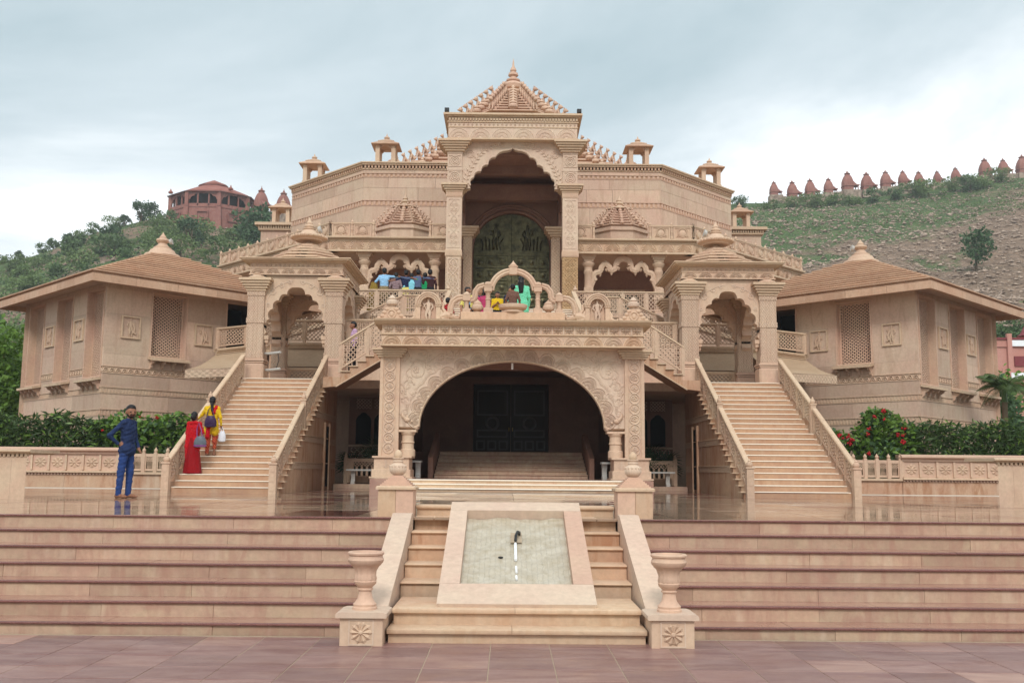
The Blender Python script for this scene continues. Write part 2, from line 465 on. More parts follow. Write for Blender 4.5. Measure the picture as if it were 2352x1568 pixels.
# ------------------------------------------------------------------ fountain stair in the middle
ft = thing('fountain_stair', 'short sandstone stair between sloping cheek slabs in front of the porch', 'steps', (0, 11, 0))
def nosed(m, x0, x1, yf, yb, z1, t=.05, pr=.035):
    m.prism([(yb, z1), (yf + .02, z1), (yf + .004, z1 - .008), (yf, z1 - t * .5), (yf + .006, z1 - t + .006), (yf + .02, z1 - t), (yb, z1 - t)], x0, x1, 'x')
for i, (yf, z1, hw) in enumerate([(9.72, .135, 1.23), (9.98, .29, 1.21)]):
    zb = -.02 if i == 0 else .09
    for a, b in ((-hw, -.05 + .03 * i), (-.046 + .03 * i, hw)):
        m = MB(); nosed(m, a, b, yf, yf + .9, z1); O('step_slab', m, M['stone_warm'], ft)
    O('riser_slab', MB().box(-hw + .01, hw - .01, yf + .05, yf + .4, zb, z1 - .045), M['stone_warm'], ft)
for i, (yf, z1) in enumerate([(11.0, .43), (11.42, .585), (11.8, .74), (12.15, .895), (12.55, 1.045)]):
    for s in (-1, 1):
        m = MB(s); nosed(m, .70, 1.245, yf, yf + .5, z1, .03); O('step_slab', m, M['stone_warm'], ft)
        O('riser_slab', MB(s).box(.70, 1.243, yf + .03, yf + .42, z1 - .18, z1 - .028), M['stone_stain'] if i > 1 else M['stone_warm'], ft)
for s in (-1, 1):   # sloping cheek slabs
    pr = [(9.98, .0), (9.98, .33), (10.02, .345), (12.25, 1.10), (12.42, 1.10), (12.42, .0)]
    O('cheek_slab', MB(s).prism([(9.99, .02), (9.99, .31), (11.2, .717), (11.2, .02)], 1.25, 1.485, 'x'), M['stone_pale'], ft)
    O('cheek_slab', MB(s).prism([(11.204, .02), (11.204, .719), (12.25, 1.10), (12.42, 1.10), (12.42, .02)], 1.25, 1.485, 'x'), M['stone_pale'], ft)
# raised walk to the porch
wk = MB(); nosed(wk, -1.27, 1.27, 13.0, 13.4, 1.175, .045); O('step_slab', wk, M['stone_warm'], ft)
O('riser_slab', MB().box(-1.26, 1.26, 13.04, 13.3, 1.0, 1.13), M['stone_warm'], ft)
wf = struct(O('walkway', MB().prism([(-1.27, 13.405), (1.27, 13.405), (2.5, 21.7), (-2.5, 21.7)], 1.0, 1.16, 'z'), M['joint']))
wt = MB().cbox(-.498, .498, -.457, .457, -.02, 0, .003).mesh('floor_tile', M['floor'])
for j in range(9):
    wj = (1.29 + 1.2 * j / 9) * 2 / 4
    for i in range(4):
        inst('floor_tile', wt, wf, TRS((wj * (i - 1.5), 13.87 + .92 * j, 1.174 + random.uniform(-.001, .001)), 0, (wj, 1, 1), R(random.gauss(0, .08)), R(random.gauss(0, .06))))

# sloping fountain slab lying on the stair
def slope(a, t, d=0.0):
    """a across, t up the slope 0..1, d normal offset"""
    y0, z0, y1, z1 = 10.10, .295, 12.62, 1.205
    L_ = math.hypot(y1 - y0, z1 - z0); ny, nz = -(z1 - z0) / L_, (y1 - y0) / L_
    return (a, y0 + (y1 - y0) * t + ny * d, z0 + (z1 - z0) * t + nz * d)
fo = thing('water_chute', 'sloping stone frame round a grey water chute panel with a spout pipe', 'fountain', (0, 11.2, .3))
def quadbar(name, pts, h0, h1, mat):
    m = MB(); m.mprism(pts, 1.0, lambda a, b, d: slope(a, b, h0 + (h1 - h0) * d)); return O(name, m, mat, fo)
hw0 = .79
quadbar('frame_slab', [(-hw0, 0), (hw0, 0), (hw0, .165), (-hw0, .165)], -.11, .03, M['stone_pale'])
quadbar('frame_slab', [(-hw0, .90), (hw0, .90), (hw0, 1.0), (-hw0, 1.0)], -.11, .03, M['stone_pale'])
quadbar('frame_slab', [(-hw0, .1665), (-.585, .1665), (-.585, .8985), (-hw0, .8985)], -.11, .03, M['stone_pale'])
quadbar('frame_slab', [(.585, .1665), (hw0, .1665), (hw0, .8985), (.585, .8985)], -.11, .03, M['stone_pink'])
def chute_mat():
    t = NT('wet_grey_mosaic'); p = t.pos()
    c = t.mix(t.ramp(t.noise(p, 9, 6, .65, .6), (.35, 0), (.65, 1)), S(186, 172, 146, .78), S(208, 198, 178, .8))
    w = t.n('ShaderNodeTexWave'); t.l(t.pos((1, 1, 1)), w.inputs[0]); w.inputs['Scale'].default_value = 5.5; w.inputs['Distortion'].default_value = 3.0; w.inputs['Detail'].default_value = 2; w.inputs['Detail Scale'].default_value = 3.5
    w.wave_type = 'BANDS'; w.bands_direction = 'X'
    c = t.mix(t.ramp(w.outputs[0], (.0, .32), (.05, .0)), c, S(96, 84, 66, .8))
    c = t.mix(t.ramp(t.noise(p, 26, 6, .8), (.62, 0), (.7, .6)), c, S(84, 76, 60, .8))
    t.bump(t.noise(p, 14, 6, .7), .5, .012)
    return t.done(c, .32, .5)
M['chute'] = chute_mat()
m = MB(); nx, ny_ = 26, 26; vv, ff = [], []
for j in range(ny_ + 1):
    for i in range(nx + 1):
        a = -.584 + 1.168 * i / nx; b = .167 + .731 * j / ny_
        h = -.075 + .010 * math.sin(b * 60 + 2.2 * math.sin(a * 9)) + .006 * random.uniform(-1, 1)
        vv.append(slope(a, b, h))
for j in range(ny_):
    for i in range(nx):
        q = j * (nx + 1) + i; ff.append((q, q + 1, q + nx + 2, q + nx + 1))
m.add(vv, ff); O('chute_panel', m, M['chute'], fo, smooth=60)
M['black'] = plain('black_rubber', (.02, .02, .02, 1), .5)
M['white'] = plain('white_plastic', (.85, .87, .88, 1), .3, .5, .03)
O('spout_pipe', MB().tube([slope(.04, .70, -.05), slope(.04, .68, .0), slope(.02, .66, .03), slope(.0, .63, .02), slope(-.005, .60, -.01)], .017, 8), M['black'], fo)
O('drain_pipe', MB().tube([slope(-.005, .60, -.045), slope(-.003, .44, -.045)], .016, 8), M['white'], fo)
for a, b in ((.385, .33), (.30, .27)):
    O('drain_pipe', MB().tube([slope(0, a, -.055), slope(.003, b, -.055)], .012, 8), M['white'], fo)
O('spout_plate', MB().mprism([(-.06, .62), (.07, .62), (.07, .72), (-.06, .72)], .01, lambda a, b, d: slope(a, b, -.062 + d)), M['joint'], fo)
lf = MB(); lf.ball(slope(-.17, .47, -.055), (.03, .015, .012)); O('dead_leaf', lf, M['black'], fo)

# ------------------------------------------------------------------ urns on pedestals
def petal_flower(n, r0_, r1_, wdt, h, y0=0.0, hub=.05):
    """rosette facing -Y, centred on the origin"""
    m = MB()
    for k in range(n):
        a = 2 * math.pi * k / n
        ca, sa = math.cos(a), math.sin(a)
        f = lambda r, w, y: (r * ca - w * sa, y, r * sa + w * ca)
        v = [f(r0_, -wdt * .35, y0), f(r1_ * .75, -wdt, y0), f(r1_, 0, y0), f(r1_ * .75, wdt, y0), f(r0_, wdt * .35, y0), f(r0_, 0, y0 - h), f(r1_ * .72, 0, y0 - h * .9)]
        m.add(v, [(0, 1, 6, 5), (1, 2, 6), (2, 3, 6), (3, 4, 5, 6)])
    m.lathe([(hub, 0), (hub, h * .8), (hub * .6, h * 1.35), (.002, h * 1.45)], n=10)
    k0 = len(m.v) - 40
    for i in range(k0, len(m.v)):
        x, y, z = m.v[i]; m.v[i] = (x, y0 - z, y)
    return m
for s, side in ((-1, 'left'), (1, 'right')):
    ur = thing('stone_urn', 'tall carved sandstone urn on a square flower pedestal, %s of the fountain' % side, 'urn', (s * 1.45, 9.78, 0), 'urns flanking the fountain')
    x = s * 1.45
    pd = O('pedestal', MB().cbox(x - .2, x + .2, 9.57, 9.97, -.02, .255, .006), M['stone'], ur)
    O('pedestal_cap', MB().prism([(-.235, 0), (-.24, .02), (-.235, .04), (-.2, .052), (.2, .052), (.235, .04), (.24, .02), (.235, 0)], 9.535, 10.0, 'y'), M['stone_pale'], ur)
    ur.children[-1].matrix_basis = T((x, 0, .256))
    fm = MB()
    for bx in ((-.105, .105, .105, .118), (-.105, .105, -.118, -.105), (-.118, -.105, -.118, .118), (.105, .118, -.118, .118)):
        fm.box(bx[0], bx[1], -.006, .01, bx[2], bx[3])
    o = O('flower_frame', fm, M['stone_pale'], pd); o.matrix_basis = T((x, 9.57, .125))
    o = O('flower', petal_flower(10, .02, .108, .032, .022, 0, .024), M['stone'], pd); o.matrix_basis = T((x, 9.568, .125))
    prof = [(.118, 0), (.118, .02), (.108, .03), (.112, .05), (.095, .065), (.072, .10), (.062, .15), (.062, .175), (.074, .18), (.076, .19), (.066, .2), (.078, .215), (.1, .235), (.108, .26), (.1, .27)]
    O('urn_base', MB().lathe(prof, (x, 9.78, .308), 24), M['stone_pink'], ur)
    O('urn_bowl', MB().lathe([(.1, 0), (.106, .02), (.098, .05), (.1, .09), (.122, .13), (.145, .15)], (x, 9.78, .575), 40, flute=14, fa=.035), M['stone_pink'], ur)
    O('urn_rim', MB().lathe([(.145, 0), (.165, .02), (.172, .045), (.165, .06), (.16, .07), (.158, .085), (.172, .095), (.175, .11), (.166, .12), (.135, .12), (.11, .05), (.02, .04)], (x, 9.78, .725), 28), M['stone_pink'], ur)

# ------------------------------------------------------------------ pot finials at the head of the fountain stair
for s, side in ((-1, 'left'), (1, 'right')):
    po = thing('pot_finial_post', 'square sandstone post with a carved lotus pot on top, %s of the walk' % side, 'post', (s * 1.5, 12.9, ZP), 'pot posts at the head of the stair')
    x = s * 1.5
    for a, b in ((-.22, .0), (.002, .22)):
        O('post_block', MB().cbox(x + a, x + b, 12.68, 13.1, ZP - .12, 1.375, .004), M['stone_warm' if (a < 0) == (s < 0) else 'stone_pink'], po)
    O('post_cap', MB().cbox(x - .25, x + .25, 12.65, 13.13, 1.377, 1.42, .014), M['stone_trim'], po)
    m = MB()
    for k in range(6):
        w = .20 - .022 * k; m.box(x - w, x + w, 12.89 - w, 12.89 + w, 1.42 + .02 * k, 1.44 + .02 * k)
    m.box(x - .07, x + .07, 12.82, 12.96, 1.54, 1.553)
    O('stepped_base', m, M['stone_pink'], po)
    pot = O('pot', MB().lathe([(.05, 0), (.075, .015), (.1, .045), (.108, .075), (.104, .095)], (x, 12.89, 1.552), 56, flute=18, fa=.03), M['stone_pale'], po)
    m = MB().lathe([(.106, .095), (.1, .12), (.082, .14), (.06, .15), (.058, .165), (.066, .172), (.066, .18), (.058, .186), (.06, .2), (.075, .215), (.07, .22), (.04, .22)], (x, 12.89, 1.552), 24)
    for k in range(14):
        a = 2 * math.pi * k / 14; m.ball((x + .094 * math.cos(a), 12.89 + .094 * math.sin(a), 1.667), (.02, .02, .018), 6, 4)
    O('pot_shoulder', m, M['stone_pale'], po)
    O('bud', MB().lathe([(.04, 0), (.05, .02), (.052, .045), (.042, .075), (.02, .1), (.003, .108)], (x, 12.89, 1.77), 16), M['stone_trim'], po)

# ------------------------------------------------------------------ end piers and garden walls on the platform
for s, side in ((-1, 'left'), (1, 'right')):
    pi = thing('end_pier', 'plain rounded sandstone pier with moulded cap at the far %s of the platform' % side, 'pier', (s * 9.4, 18.6, ZP), 'end piers')
    x0, x1 = 8.76, 10.4
    for k in range(6):
        a, b = x0 + (x1 - x0) * k / 6, x0 + (x1 - x0) * (k + 1) / 6
        O('pier_slab', MB(s).prism([(a + .001, 18.2), (b - .001, 18.2), (b - .001 + .6, 19.2), (a + .001 + .6, 19.2)], ZP - .01, 1.80, 'z'), M['stone_stain' if k == 2 else 'stone'], pi)
    m = MB(s)
    for k in range(22):
        a = x0 - .01 + k * .078; m.box(a, a + .045, 18.175, 18.25, 1.80, 1.845)
    O('dentils', m, M['stone_trim'], pi)
    m = MB(s); m.prism([(18.12, 1.865), (18.09, 1.885), (18.09, 1.91), (18.13, 1.925), (19.3, 1.925), (19.3, 1.865)], x0 - .1, x1, 'x'); m.box(x0 - .03, x1, 18.18, 19.22, 1.845, 1.866)
    O('pier_cap', m, M['stone_trim'], pi)
    gw = thing('garden_wall', 'low sandstone wall with a row of carved flower panels beneath the %s hedge' % side, 'wall', (s * 14, 29.6, ZP), 'garden walls')
    for k in range(9):
        a = 11.46 + 1.55 * k
        O('wall_slab', MB(s).box(a + .003, a + 1.547, 29.5, 29.9, ZP - .02, 1.40), M['stone_stain'], gw)
    O('ledge', MB(s).prism([(29.44, 1.44), (29.4, 1.46), (29.4, 1.49), (29.45, 1.51), (29.9, 1.51), (29.9, 1.44)], 11.46, 25, 'x'), M['stone_trim'], gw)
    m = MB(s)
    for k in range(150): m.box(11.47 + .0935 * k, 11.52 + .0935 * k, 29.45, 29.52, 1.40, 1.44)
    O('dentils', m, M['stone_pink'], gw)
    O('panel_backing', MB(s).box(11.48, 25, 29.56, 29.85, 1.51, 2.0), M['stone_pink'], gw)
    m = MB(s); m.prism([(29.46, 2.06), (29.4, 2.1), (29.4, 2.14), (29.5, 2.19), (29.9, 2.19), (29.9, 2.06)], 11.42, 25, 'x'); m.box(11.47, 25, 29.5, 29.9, 2.0, 2.061)
    O('coping', m, M['stone_pink'], gw)
    fl = petal_flower(8, .03, .165, .05, .03, 0, .035).mesh('flower_carving', M['stone'])
    bar = MB().box(-.03, .03, -.05, .02, -.22, .22).mesh('panel_divider', M['stone'])
    for k in range(27):
        xk = 11.5 + .5 * k
        inst('panel_divider', bar, gw, T((s * xk, 29.56, 1.755)))
        inst('flower_carving', fl, gw, TRS((s * (xk + .25), 29.555, 1.755), 0, (1.15, 1, 1.0)))
    # pierced balustrade between stair and wall
    bl = thing('pierced_balustrade', 'short pierced stone balustrade with knob posts, outside the %s staircase' % side, 'balustrade', (s * 9.8, 29.6, ZP), 'pierced balustrades')
    O('base_wall', MB(s).box(8.35, 11.455, 29.52, 29.9, ZP - .02, 1.42), M['stone_stain'], bl)
    O('ledge', MB(s).box(8.35, 11.45, 29.45, 29.9, 1.42, 1.49), M['stone_trim'], bl)
    for k in range(7):
        xp = 9.36 + .345 * k
        O('post', MB(s).cbox(xp - .05, xp + .05, 29.5, 29.6, 1.49, 2.06, .008), M['stone'], bl)
        O('knob', MB(s).lathe([(.035, 0), (.05, .03), (.055, .06), (.045, .09), (.02, .11), (.012, .14), (.002, .15)], (xp, 29.55, 2.06), 12), M['stone'], bl)
        if k < 6:
            m = MB(s); a, b = xp + .051, xp + .294
            m.box(a, b, 29.52, 29.58, 1.93, 2.02).box(a, b, 29.52, 29.58, 1.52, 1.58).box(a, a + .03, 29.525, 29.575, 1.58, 1.93).box(b - .03, b, 29.525, 29.575, 1.58, 1.93)
            for q in range(4):
                xb = a + .068 + .036 * q
                m.lathe([(.009, 0), (.012, .06), (.007, .12), (.009, .2)], (xb, 29.55, 1.58), 6)
            lattice(m, [(a + .03, 1.78), (b - .03, 1.78), (b - .03, 1.93), (a + .03, 1.93)], lambda p, q, d: (p, 29.53 + d, q), .045, .014, .03)
            O('pierced_panel', m, M['stone'], bl)
# ------------------------------------------------------------------ entrance porch (lower arch)
pt = thing('entrance_porch', 'carved sandstone porch with a wide shell-edged arch and lotus frieze', 'porch', (0, 25.2, ZP))
ZF = 1.41      # porch floor
st3 = thing('porch_steps', 'three shallow pale steps leading up into the arched porch', 'steps', (0, 22.4, 1.17))
for i, (yf, z1) in enumerate([(21.7, 1.235), (22.25, 1.325), (22.8, 1.41)]):
    m = MB(); nosed(m, -2.55, 2.55, yf, yf + .7, z1, .03); O('tread_slab', m, M['edge'], st3)
    for k in range(4):
        O('riser_slab', MB().box(-2.54 + 1.27 * k + .001, -1.27 + 1.27 * k - .001, yf + .03, yf + .5, z1 - (.2 if i == 0 else .12), z1 - .029), M['stone_warm'], st3)
struct(O('porch_floor', MB().box(-3.3, 3.3, 23.5, 34, 1.0, ZF - .003), M['tread']))

def fan(mat, rr=1.0, pet=11):
    """half-round lotus fan facing -Y, unit radius"""
    m = MB()
    for r_, w_, h_ in ((.94, .06, .07), (.60, .035, .06), (.55, .02, .045), (.24, .03, .06)):
        o_ = arc(0, 0, r_ + w_, 0, math.pi, 18); i_ = arc(0, 0, r_ - w_, 0, math.pi, 18)
        vv = [(x, 0, z) for x, z in o_] + [(x, 0, z) for x, z in i_] + [(x, -h_, z) for x, z in arc(0, 0, r_, 0, math.pi, 18)]
        n = 19; m.add(vv, [(i, i + 1, 2 * n + i + 1, 2 * n + i) for i in range(18)] + [(n + i + 1, n + i, 2 * n + i, 2 * n + i + 1) for i in range(18)])
    def petals(n, ra, rb, h):
        for k in range(n):
            a = math.pi * (k + .5) / n; dw = math.pi / n * .46
            P_ = lambda r, t, y: (r * math.cos(t), y, r * math.sin(t))
            m.add([P_(ra, a - dw * .6, 0), P_(rb * .86, a - dw, 0), P_(rb, a, 0), P_(rb * .86, a + dw, 0), P_(ra, a + dw * .6, 0), P_(ra, a, -h), P_(rb * .85, a, -h)],
                  [(0, 1, 6, 5), (1, 2, 6), (2, 3, 6), (3, 4, 5, 6)])
    petals(pet * 2, .64, .9, .05); petals(pet, .27, .54, .06)
    m.ball((0, 0, .02), (.14, .06, .14), 8, 5)
    return m.mesh('fan_carving', mat)
def lotus_tile(mat):
    """four-petalled lotus in a square, facing -Y, half-size 1"""
    m = MB()
    for k in range(4):
        a = math.pi / 2 * k; ca, sa = math.cos(a), math.sin(a)
        f = lambda r, w, y: (r * ca - w * sa, y, r * sa + w * ca)
        m.add([f(.1, -.1, 0), f(.45, -.34, 0), f(.92, 0, 0), f(.45, .34, 0), f(.1, .1, 0), f(.15, 0, -.16), f(.5, 0, -.2)], [(0, 1, 6, 5), (1, 2, 6), (2, 3, 6), (3, 4, 5, 6)])
        b = a + math.pi / 4; cb_, sb = math.cos(b), math.sin(b)
        g_ = lambda r, w, y: (r * cb_ - w * sb, y, r * sb + w * cb_)
        m.add([g_(.25, -.06, 0), g_(.8, -.16, 0), g_(1.2, 0, 0), g_(.8, .16, 0), g_(.25, .06, 0), g_(.75, 0, -.1)], [(0, 1, 5), (1, 2, 5), (2, 3, 5), (3, 4, 5), (4, 0, 5)])
    m.ball((0, -.1, 0), .2, 8, 5)
    return m.mesh('lotus_carving', mat)
FAN = fan(M['stone_pale']); FANW = fan(M['stone_warm']); LOT = lotus_tile(M['stone_pale'])
def scroll_disc(mat, kind):
    m = MB()
    m.tube([(math.cos(2 * math.pi * k / 20) * .92, 0, math.sin(2 * math.pi * k / 20) * .92) for k in range(21)], .1, 5)
    if kind == 0:
        for a, l in ((90, .7), (35, .72), (145, .72), (-20, .66), (200, .66), (-90, .55)):
            pts = [(.08 * math.cos(R(a)), 0, -.1 + .08 * math.sin(R(a)))]
            for k in range(1, 6):
                t = k / 5; b = a + (25 if a < 90 else -25 if a > 90 else 0) * t * t * 2
                pts.append((l * t * math.cos(R(b)), 0, -.1 + l * t * math.sin(R(b))))
            m.tube(pts, [.05, .1, .12, .12, .1, .03], 5)
    else:
        pts = []
        for k in range(22):
            a = R(200 - k * 24); r_ = .68 * (1 - k / 25); pts.append((r_ * math.cos(a), 0, r_ * math.sin(a)))
        m.tube(pts, [.06 + .07 * math.sin(k * .8) ** 2 for k in range(22)], 5)
        for k in range(5):
            a = R(200 - k * 40); m.ball((.5 * math.cos(a), 0, .5 * math.sin(a)), (.16, .1, .12), 6, 4)
    return m.mesh('scroll_carving', mat)
SCR = [scroll_disc(M['stone_pale'], 0), scroll_disc(M['stone_pale'], 1)]
def stepped_cap(m, x0, x1, y0, y1, z0, z1, n, ov):
    """inverted stepped capital growing outwards by ov"""
    for k in range(n):
        a = ov * (k + 1) / n; zz0 = z0 + (z1 - z0) * k / n; h = (z1 - z0) / n
        m.box(x0 - a, x1 + a, y0 - a, y1 + a, zz0, zz0 + h * .7)
        m.box(x0 - a + .012, x1 + a - .012, y0 - a + .012, y1 + a - .012, zz0 + h * .7, zz0 + h)
YC = 25.0
for s in (-1, 1):
    m = MB(s); m.cbox(2.50, 3.44, YC - .13, YC + .8, ZP - .02, ZF, .006); O('plinth', m, M['stone_warm'], pt)
    m = MB(s); m.box(2.44, 3.50, YC - .18, YC + .8, ZF + .0, ZF + .035); m.cbox(2.49, 3.45, YC - .12, YC + .8, ZF + .035, ZF + .22, .01); m.cbox(2.53, 3.40, YC - .09, YC + .8, ZF + .22, ZF + .50, .01)
    m.box(2.47, 3.44, YC - .14, YC + .8, ZF + .50, ZF + .545)
    bs = O('pillar_base', m, M['stone'], pt)
    for xx in (2.72, 3.1):
        mm = MB(s)
        for k in range(5):
            for q in (-1, 1): mm.tube([(xx, YC - .093, ZF + .27 + .035 * k), (xx + q * (.09 - .015 * k), YC - .093, ZF + .31 + .035 * k)], [.012, .006], 4)
        mm.tube([(xx, YC - .093, ZF + .24), (xx, YC - .093, ZF + .46)], .01, 4)
        O('leaf_carving', mm, M['stone_pale'], bs)
    zt = 4.44
    m = MB(s); m.box(2.82, 3.31, YC + .025, YC + .8, ZF + .545, zt); m.box(2.82, 2.90, YC, YC + .025, ZF + .545, zt); m.box(3.23, 3.31, YC, YC + .025, ZF + .545, zt)
    sh = O('pillar_shaft', m, M['stone'], pt)
    for k in range(10):
        inst('scroll_carving', SCR[k % 2], sh, TRS((s * 3.065, YC + .02, ZF + .74 + .255 * k), 0, (.135 * s, .2, .135)))
    m = MB(s); stepped_cap(m, 2.80, 3.33, YC - .02, YC + .8, 4.42, 4.64, 4, .17); O('capital', m, M['stone_trim'], pt)
    # colonnette carrying the makara foot of the arch
    m = MB(s); m.lathe([(.19, 0), (.19, .16), (.155, .18), (.15, .32), (.17, .335), (.17, .36), (.15, .375), (.15, .52), (.18, .55), (.19, .6)], (2.6, YC + .2, ZF + .545), 20)
    m.box(2.38, 2.82, YC + .02, YC + .5, ZF + 1.145, ZF + 1.2)
    O('colonnette', m, M['stone'], pt)
    # mythical beast head at the arch foot
    m = MB(s)
    m.loft([[(2.62 + dx_, YC + .08 + .2 + .17 * math.cos(a) * sc_, 2.73 + dz + .14 * sc_ * math.sin(a)) for a in [2 * math.pi * k / 10 for k in range(10)]] for dx_, dz, sc_ in ((.2, .0, .9), (.1, .02, 1.0), (0, .02, 1.02), (-.1, -.01, .9), (-.2, -.06, .6), (-.29, -.05, .32))])
    m.tube([(2.42, YC + .1, 2.66), (2.36, YC + .1, 2.70), (2.32, YC + .1, 2.77)], [.05, .035, .012], 6)
    m.ball((2.5, YC + .07, 2.82), (.035, .035, .035)); m.ball((2.62, YC + .08, 2.86), (.08, .05, .06)); m.tube([(2.66, YC + .08, 2.88), (2.74, YC + .08, 2.96), (2.76, YC + .08, 3.06)], [.05, .04, .01], 6)
    O('beast_head', m, M['stone'], pt)
# spandrel wall with the arch opening
A0, B0, ZS = 2.33, 1.66, 2.70
arch_pts = [(A0 * math.cos(math.pi - math.pi * i / 48), ZS + B0 * math.sin(math.pi * i / 48)) for i in range(49)]
m = MB(); m.prism([(-2.83, ZS - .02)] + [(-A0, ZS - .02)] + arch_pts + [(A0, ZS - .02), (2.83, ZS - .02), (2.83, 4.66), (-2.83, 4.66)], YC + .1, YC + .55, 'y')
O('spandrel_wall', m, M['stone_pale'], pt)
m = MB()   # thin pale arris along the arch
m.tube([(x * .998, YC + .09, z - .005) for x, z in arch_pts], .022, 6); O('arch_edge', m, M['stone_trim'], pt)
for k in range(17):
    a = math.pi * (k + .5) / 17
    x, z = A0 * math.cos(a), ZS + B0 * math.sin(a)
    nx, nz = math.cos(a) / A0, math.sin(a) / B0; ln = math.hypot(nx, nz); an = math.atan2(nz, nx)
    inst('shell_carving', FAN, pt, T((x, YC + .095, z)) @ Matrix.Rotation(-(an - math.pi / 2), 4, 'Y') @ Matrix.Diagonal((.235, .3, .31, 1)))
m = MB()
for k in range(171):   # beads and comb teeth outside the shells
    a = math.pi * (k + .5) / 171
    wob = .31 + .045 * abs(math.sin(a * 17))
    nx, nz = math.cos(a) / A0, math.sin(a) / B0; ln = math.hypot(nx, nz); nx /= ln; nz /= ln
    x, z = A0 * math.cos(a) + nx * wob, ZS + B0 * math.sin(a) + nz * wob
    if z > 4.6: continue
    m.tube([(x, YC + .09, z), (x + nx * .07, YC + .095, z + nz * .07)], [.016, .007], 4)
O('comb_border', m, M['stone_pale'], pt, kind='stuff')
def spiral(cx, cz, r, a0, turns, n=18, sg=1):
    return [(cx + r * (1 - .8 * k / n) * math.cos(a0 + sg * turns * 2 * math.pi * k / n), cz + r * (1 - .8 * k / n) * math.sin(a0 + sg * turns * 2 * math.pi * k / n)) for k in range(n + 1)]
def vines(m, y, items, leaf):
    for cx, cz, r, a0, tu, sg in items:
        sp_ = spiral(cx, cz, r, a0, tu, 18, sg)
        m.tube([(p[0], y, p[1]) for p in sp_], [.028 * (1 - .5 * k / 18) for k in range(19)], 5)
        for k in (3, 6, 9, 12):
            p = sp_[k]; m.ball((p[0] * 1.0 + .04 * math.cos(k), y, p[1] + .04 * math.sin(k * 1.7)), (.05, .022, .035), 6, 4)
    for x, z in leaf:
        for k in range(5):
            a = 2 * math.pi * k / 5; m.ball((x + .05 * math.cos(a), y, z + .05 * math.sin(a)), (.035, .025, .035), 6, 4)
for s in (-1, 1):
    m = MB(s)
    vines(m, YC + .1, [(2.42, 4.1, .26, 1.0, 1.3, 1), (2.0, 4.36, .17, 0, 1.2, -1), (1.62, 4.48, .13, 2, 1.2, 1), (2.62, 3.72, .16, 3, 1.2, -1), (2.25, 4.5, .12, 1, 1.1, 1), (2.66, 3.32, .13, .5, 1.2, 1),
           (2.05, 4.08, .1, .5, 1.1, 1), (1.3, 4.54, .09, 2.4, 1.1, -1), (2.45, 3.5, .1, 4, 1.1, -1), (2.7, 4.44, .1, 2, 1.2, 1), (1.85, 4.2, .08, 1, 1, 1), (2.68, 3.05, .08, 2, 1.1, -1)],
          [(2.42, 4.1), (2.2, 4.22), (2.58, 3.9), (1.8, 4.42), (2.72, 3.55), (2.15, 4.4)])
    m.tube([(2.72, YC + .1, 2.95), (2.66, YC + .1, 3.2), (2.74, YC + .1, 3.5), (2.6, YC + .1, 3.8), (2.68, YC + .1, 4.05), (2.4, YC + .1, 4.38), (2.1, YC + .1, 4.3), (1.8, YC + .1, 4.52), (1.45, YC + .1, 4.42), (1.15, YC + .1, 4.56)], .022, 5)
    O('vine_carving', m, M['stone_pale'], pt)
# entablature: two friezes and cornices
m = MB(); m.box(-3.24, 3.24, 24.62, 25.6, 4.642, 5.20); O('entablature', m, M['stone'], pt)
m = MB(); m.prism([(24.6, 4.642), (24.56, 4.66), (24.56, 4.69), (24.6, 4.70), (24.7, 4.70), (24.7, 4.642)], -3.27, 3.27, 'x'); m.prism([(24.6, 4.935), (24.575, 4.945), (24.575, 4.965), (24.6, 4.975), (24.7, 4.975), (24.7, 4.935)], -3.26, 3.26, 'x'); O('string_course', m, M['stone_trim'], pt)
for k in range(13):
    inst('fan_carving', FANW if k in (0, 1, 10, 12) else FAN, pt, TRS((-3.0 + .5 * k, 24.622, 4.705), 0, (.238, .3, .222)))
bm_ = MB()
for q in (-1, 1): bm_.tube([(0, 0, .0), (q * .1, 0, .5), (q * .4, 0, .9)], [.12, .1, .03], 5)
bm_.tube([(0, 0, 0), (0, 0, 1)], [.1, .03], 5); BUD = bm_.mesh('bud_carving', M['stone_pale'])
for k in range(12): inst('bud_carving', BUD, pt, TRS((-2.75 + .5 * k, 24.62, 4.8), 0, (.09, .12, .12)))
dv = MB().box(-.014, .014, -.03, .01, -.1, .1).mesh('tile_divider', M['stone_pale'])
for k in range(23):
    x = -3.08 + .28 * k
    inst('lotus_carving', LOT, pt, TRS((x, 24.615, 5.075), 0, (.122, .32, .092)))
    if k: inst('tile_divider', dv, pt, T((x - .14, 24.625, 5.075)))
m = MB(); m.prism([(24.62, 5.185), (24.5, 5.21), (24.44, 5.25), (24.4, 5.27), (24.38, 5.31), (24.62, 5.31), (25.6, 5.31), (25.6, 5.185)], -3.42, 3.42, 'x'); O('cornice', m, M['stone_trim'], pt)
for s in (-1, 1): O('cornice', MB(s).prism([(3.24, 5.16), (3.3, 5.2), (3.43, 5.25), (3.45, 5.305), (3.24, 5.305)], 25.605, 30.0, 'y'), M['stone_trim'], pt)
m = MB(); m.box(-3.24, 3.24, 25.61, 29.9, 4.9, 5.285); O('terrace_slab', m, M['stone_wall'], pt)
for s in (-1, 1): O('side_wall', MB(s).box(2.95, 3.22, 25.81, 34, ZF - .3, 4.9), M['stone_shade'], pt)
O('ceiling_beam', MB().box(-2.94, 2.94, 26.6, 27.0, 4.3, 4.9), M['stone_shade'], pt)
O('ceiling', MB().box(-2.94, 2.94, 27.01, 34.0, 4.75, 4.895), M['stone_shade'], pt)
lp = MB().box(-.025, .025, 25.6, 25.66, 4.2, 4.36); O('hanging_lamp', lp, M['white'], pt)
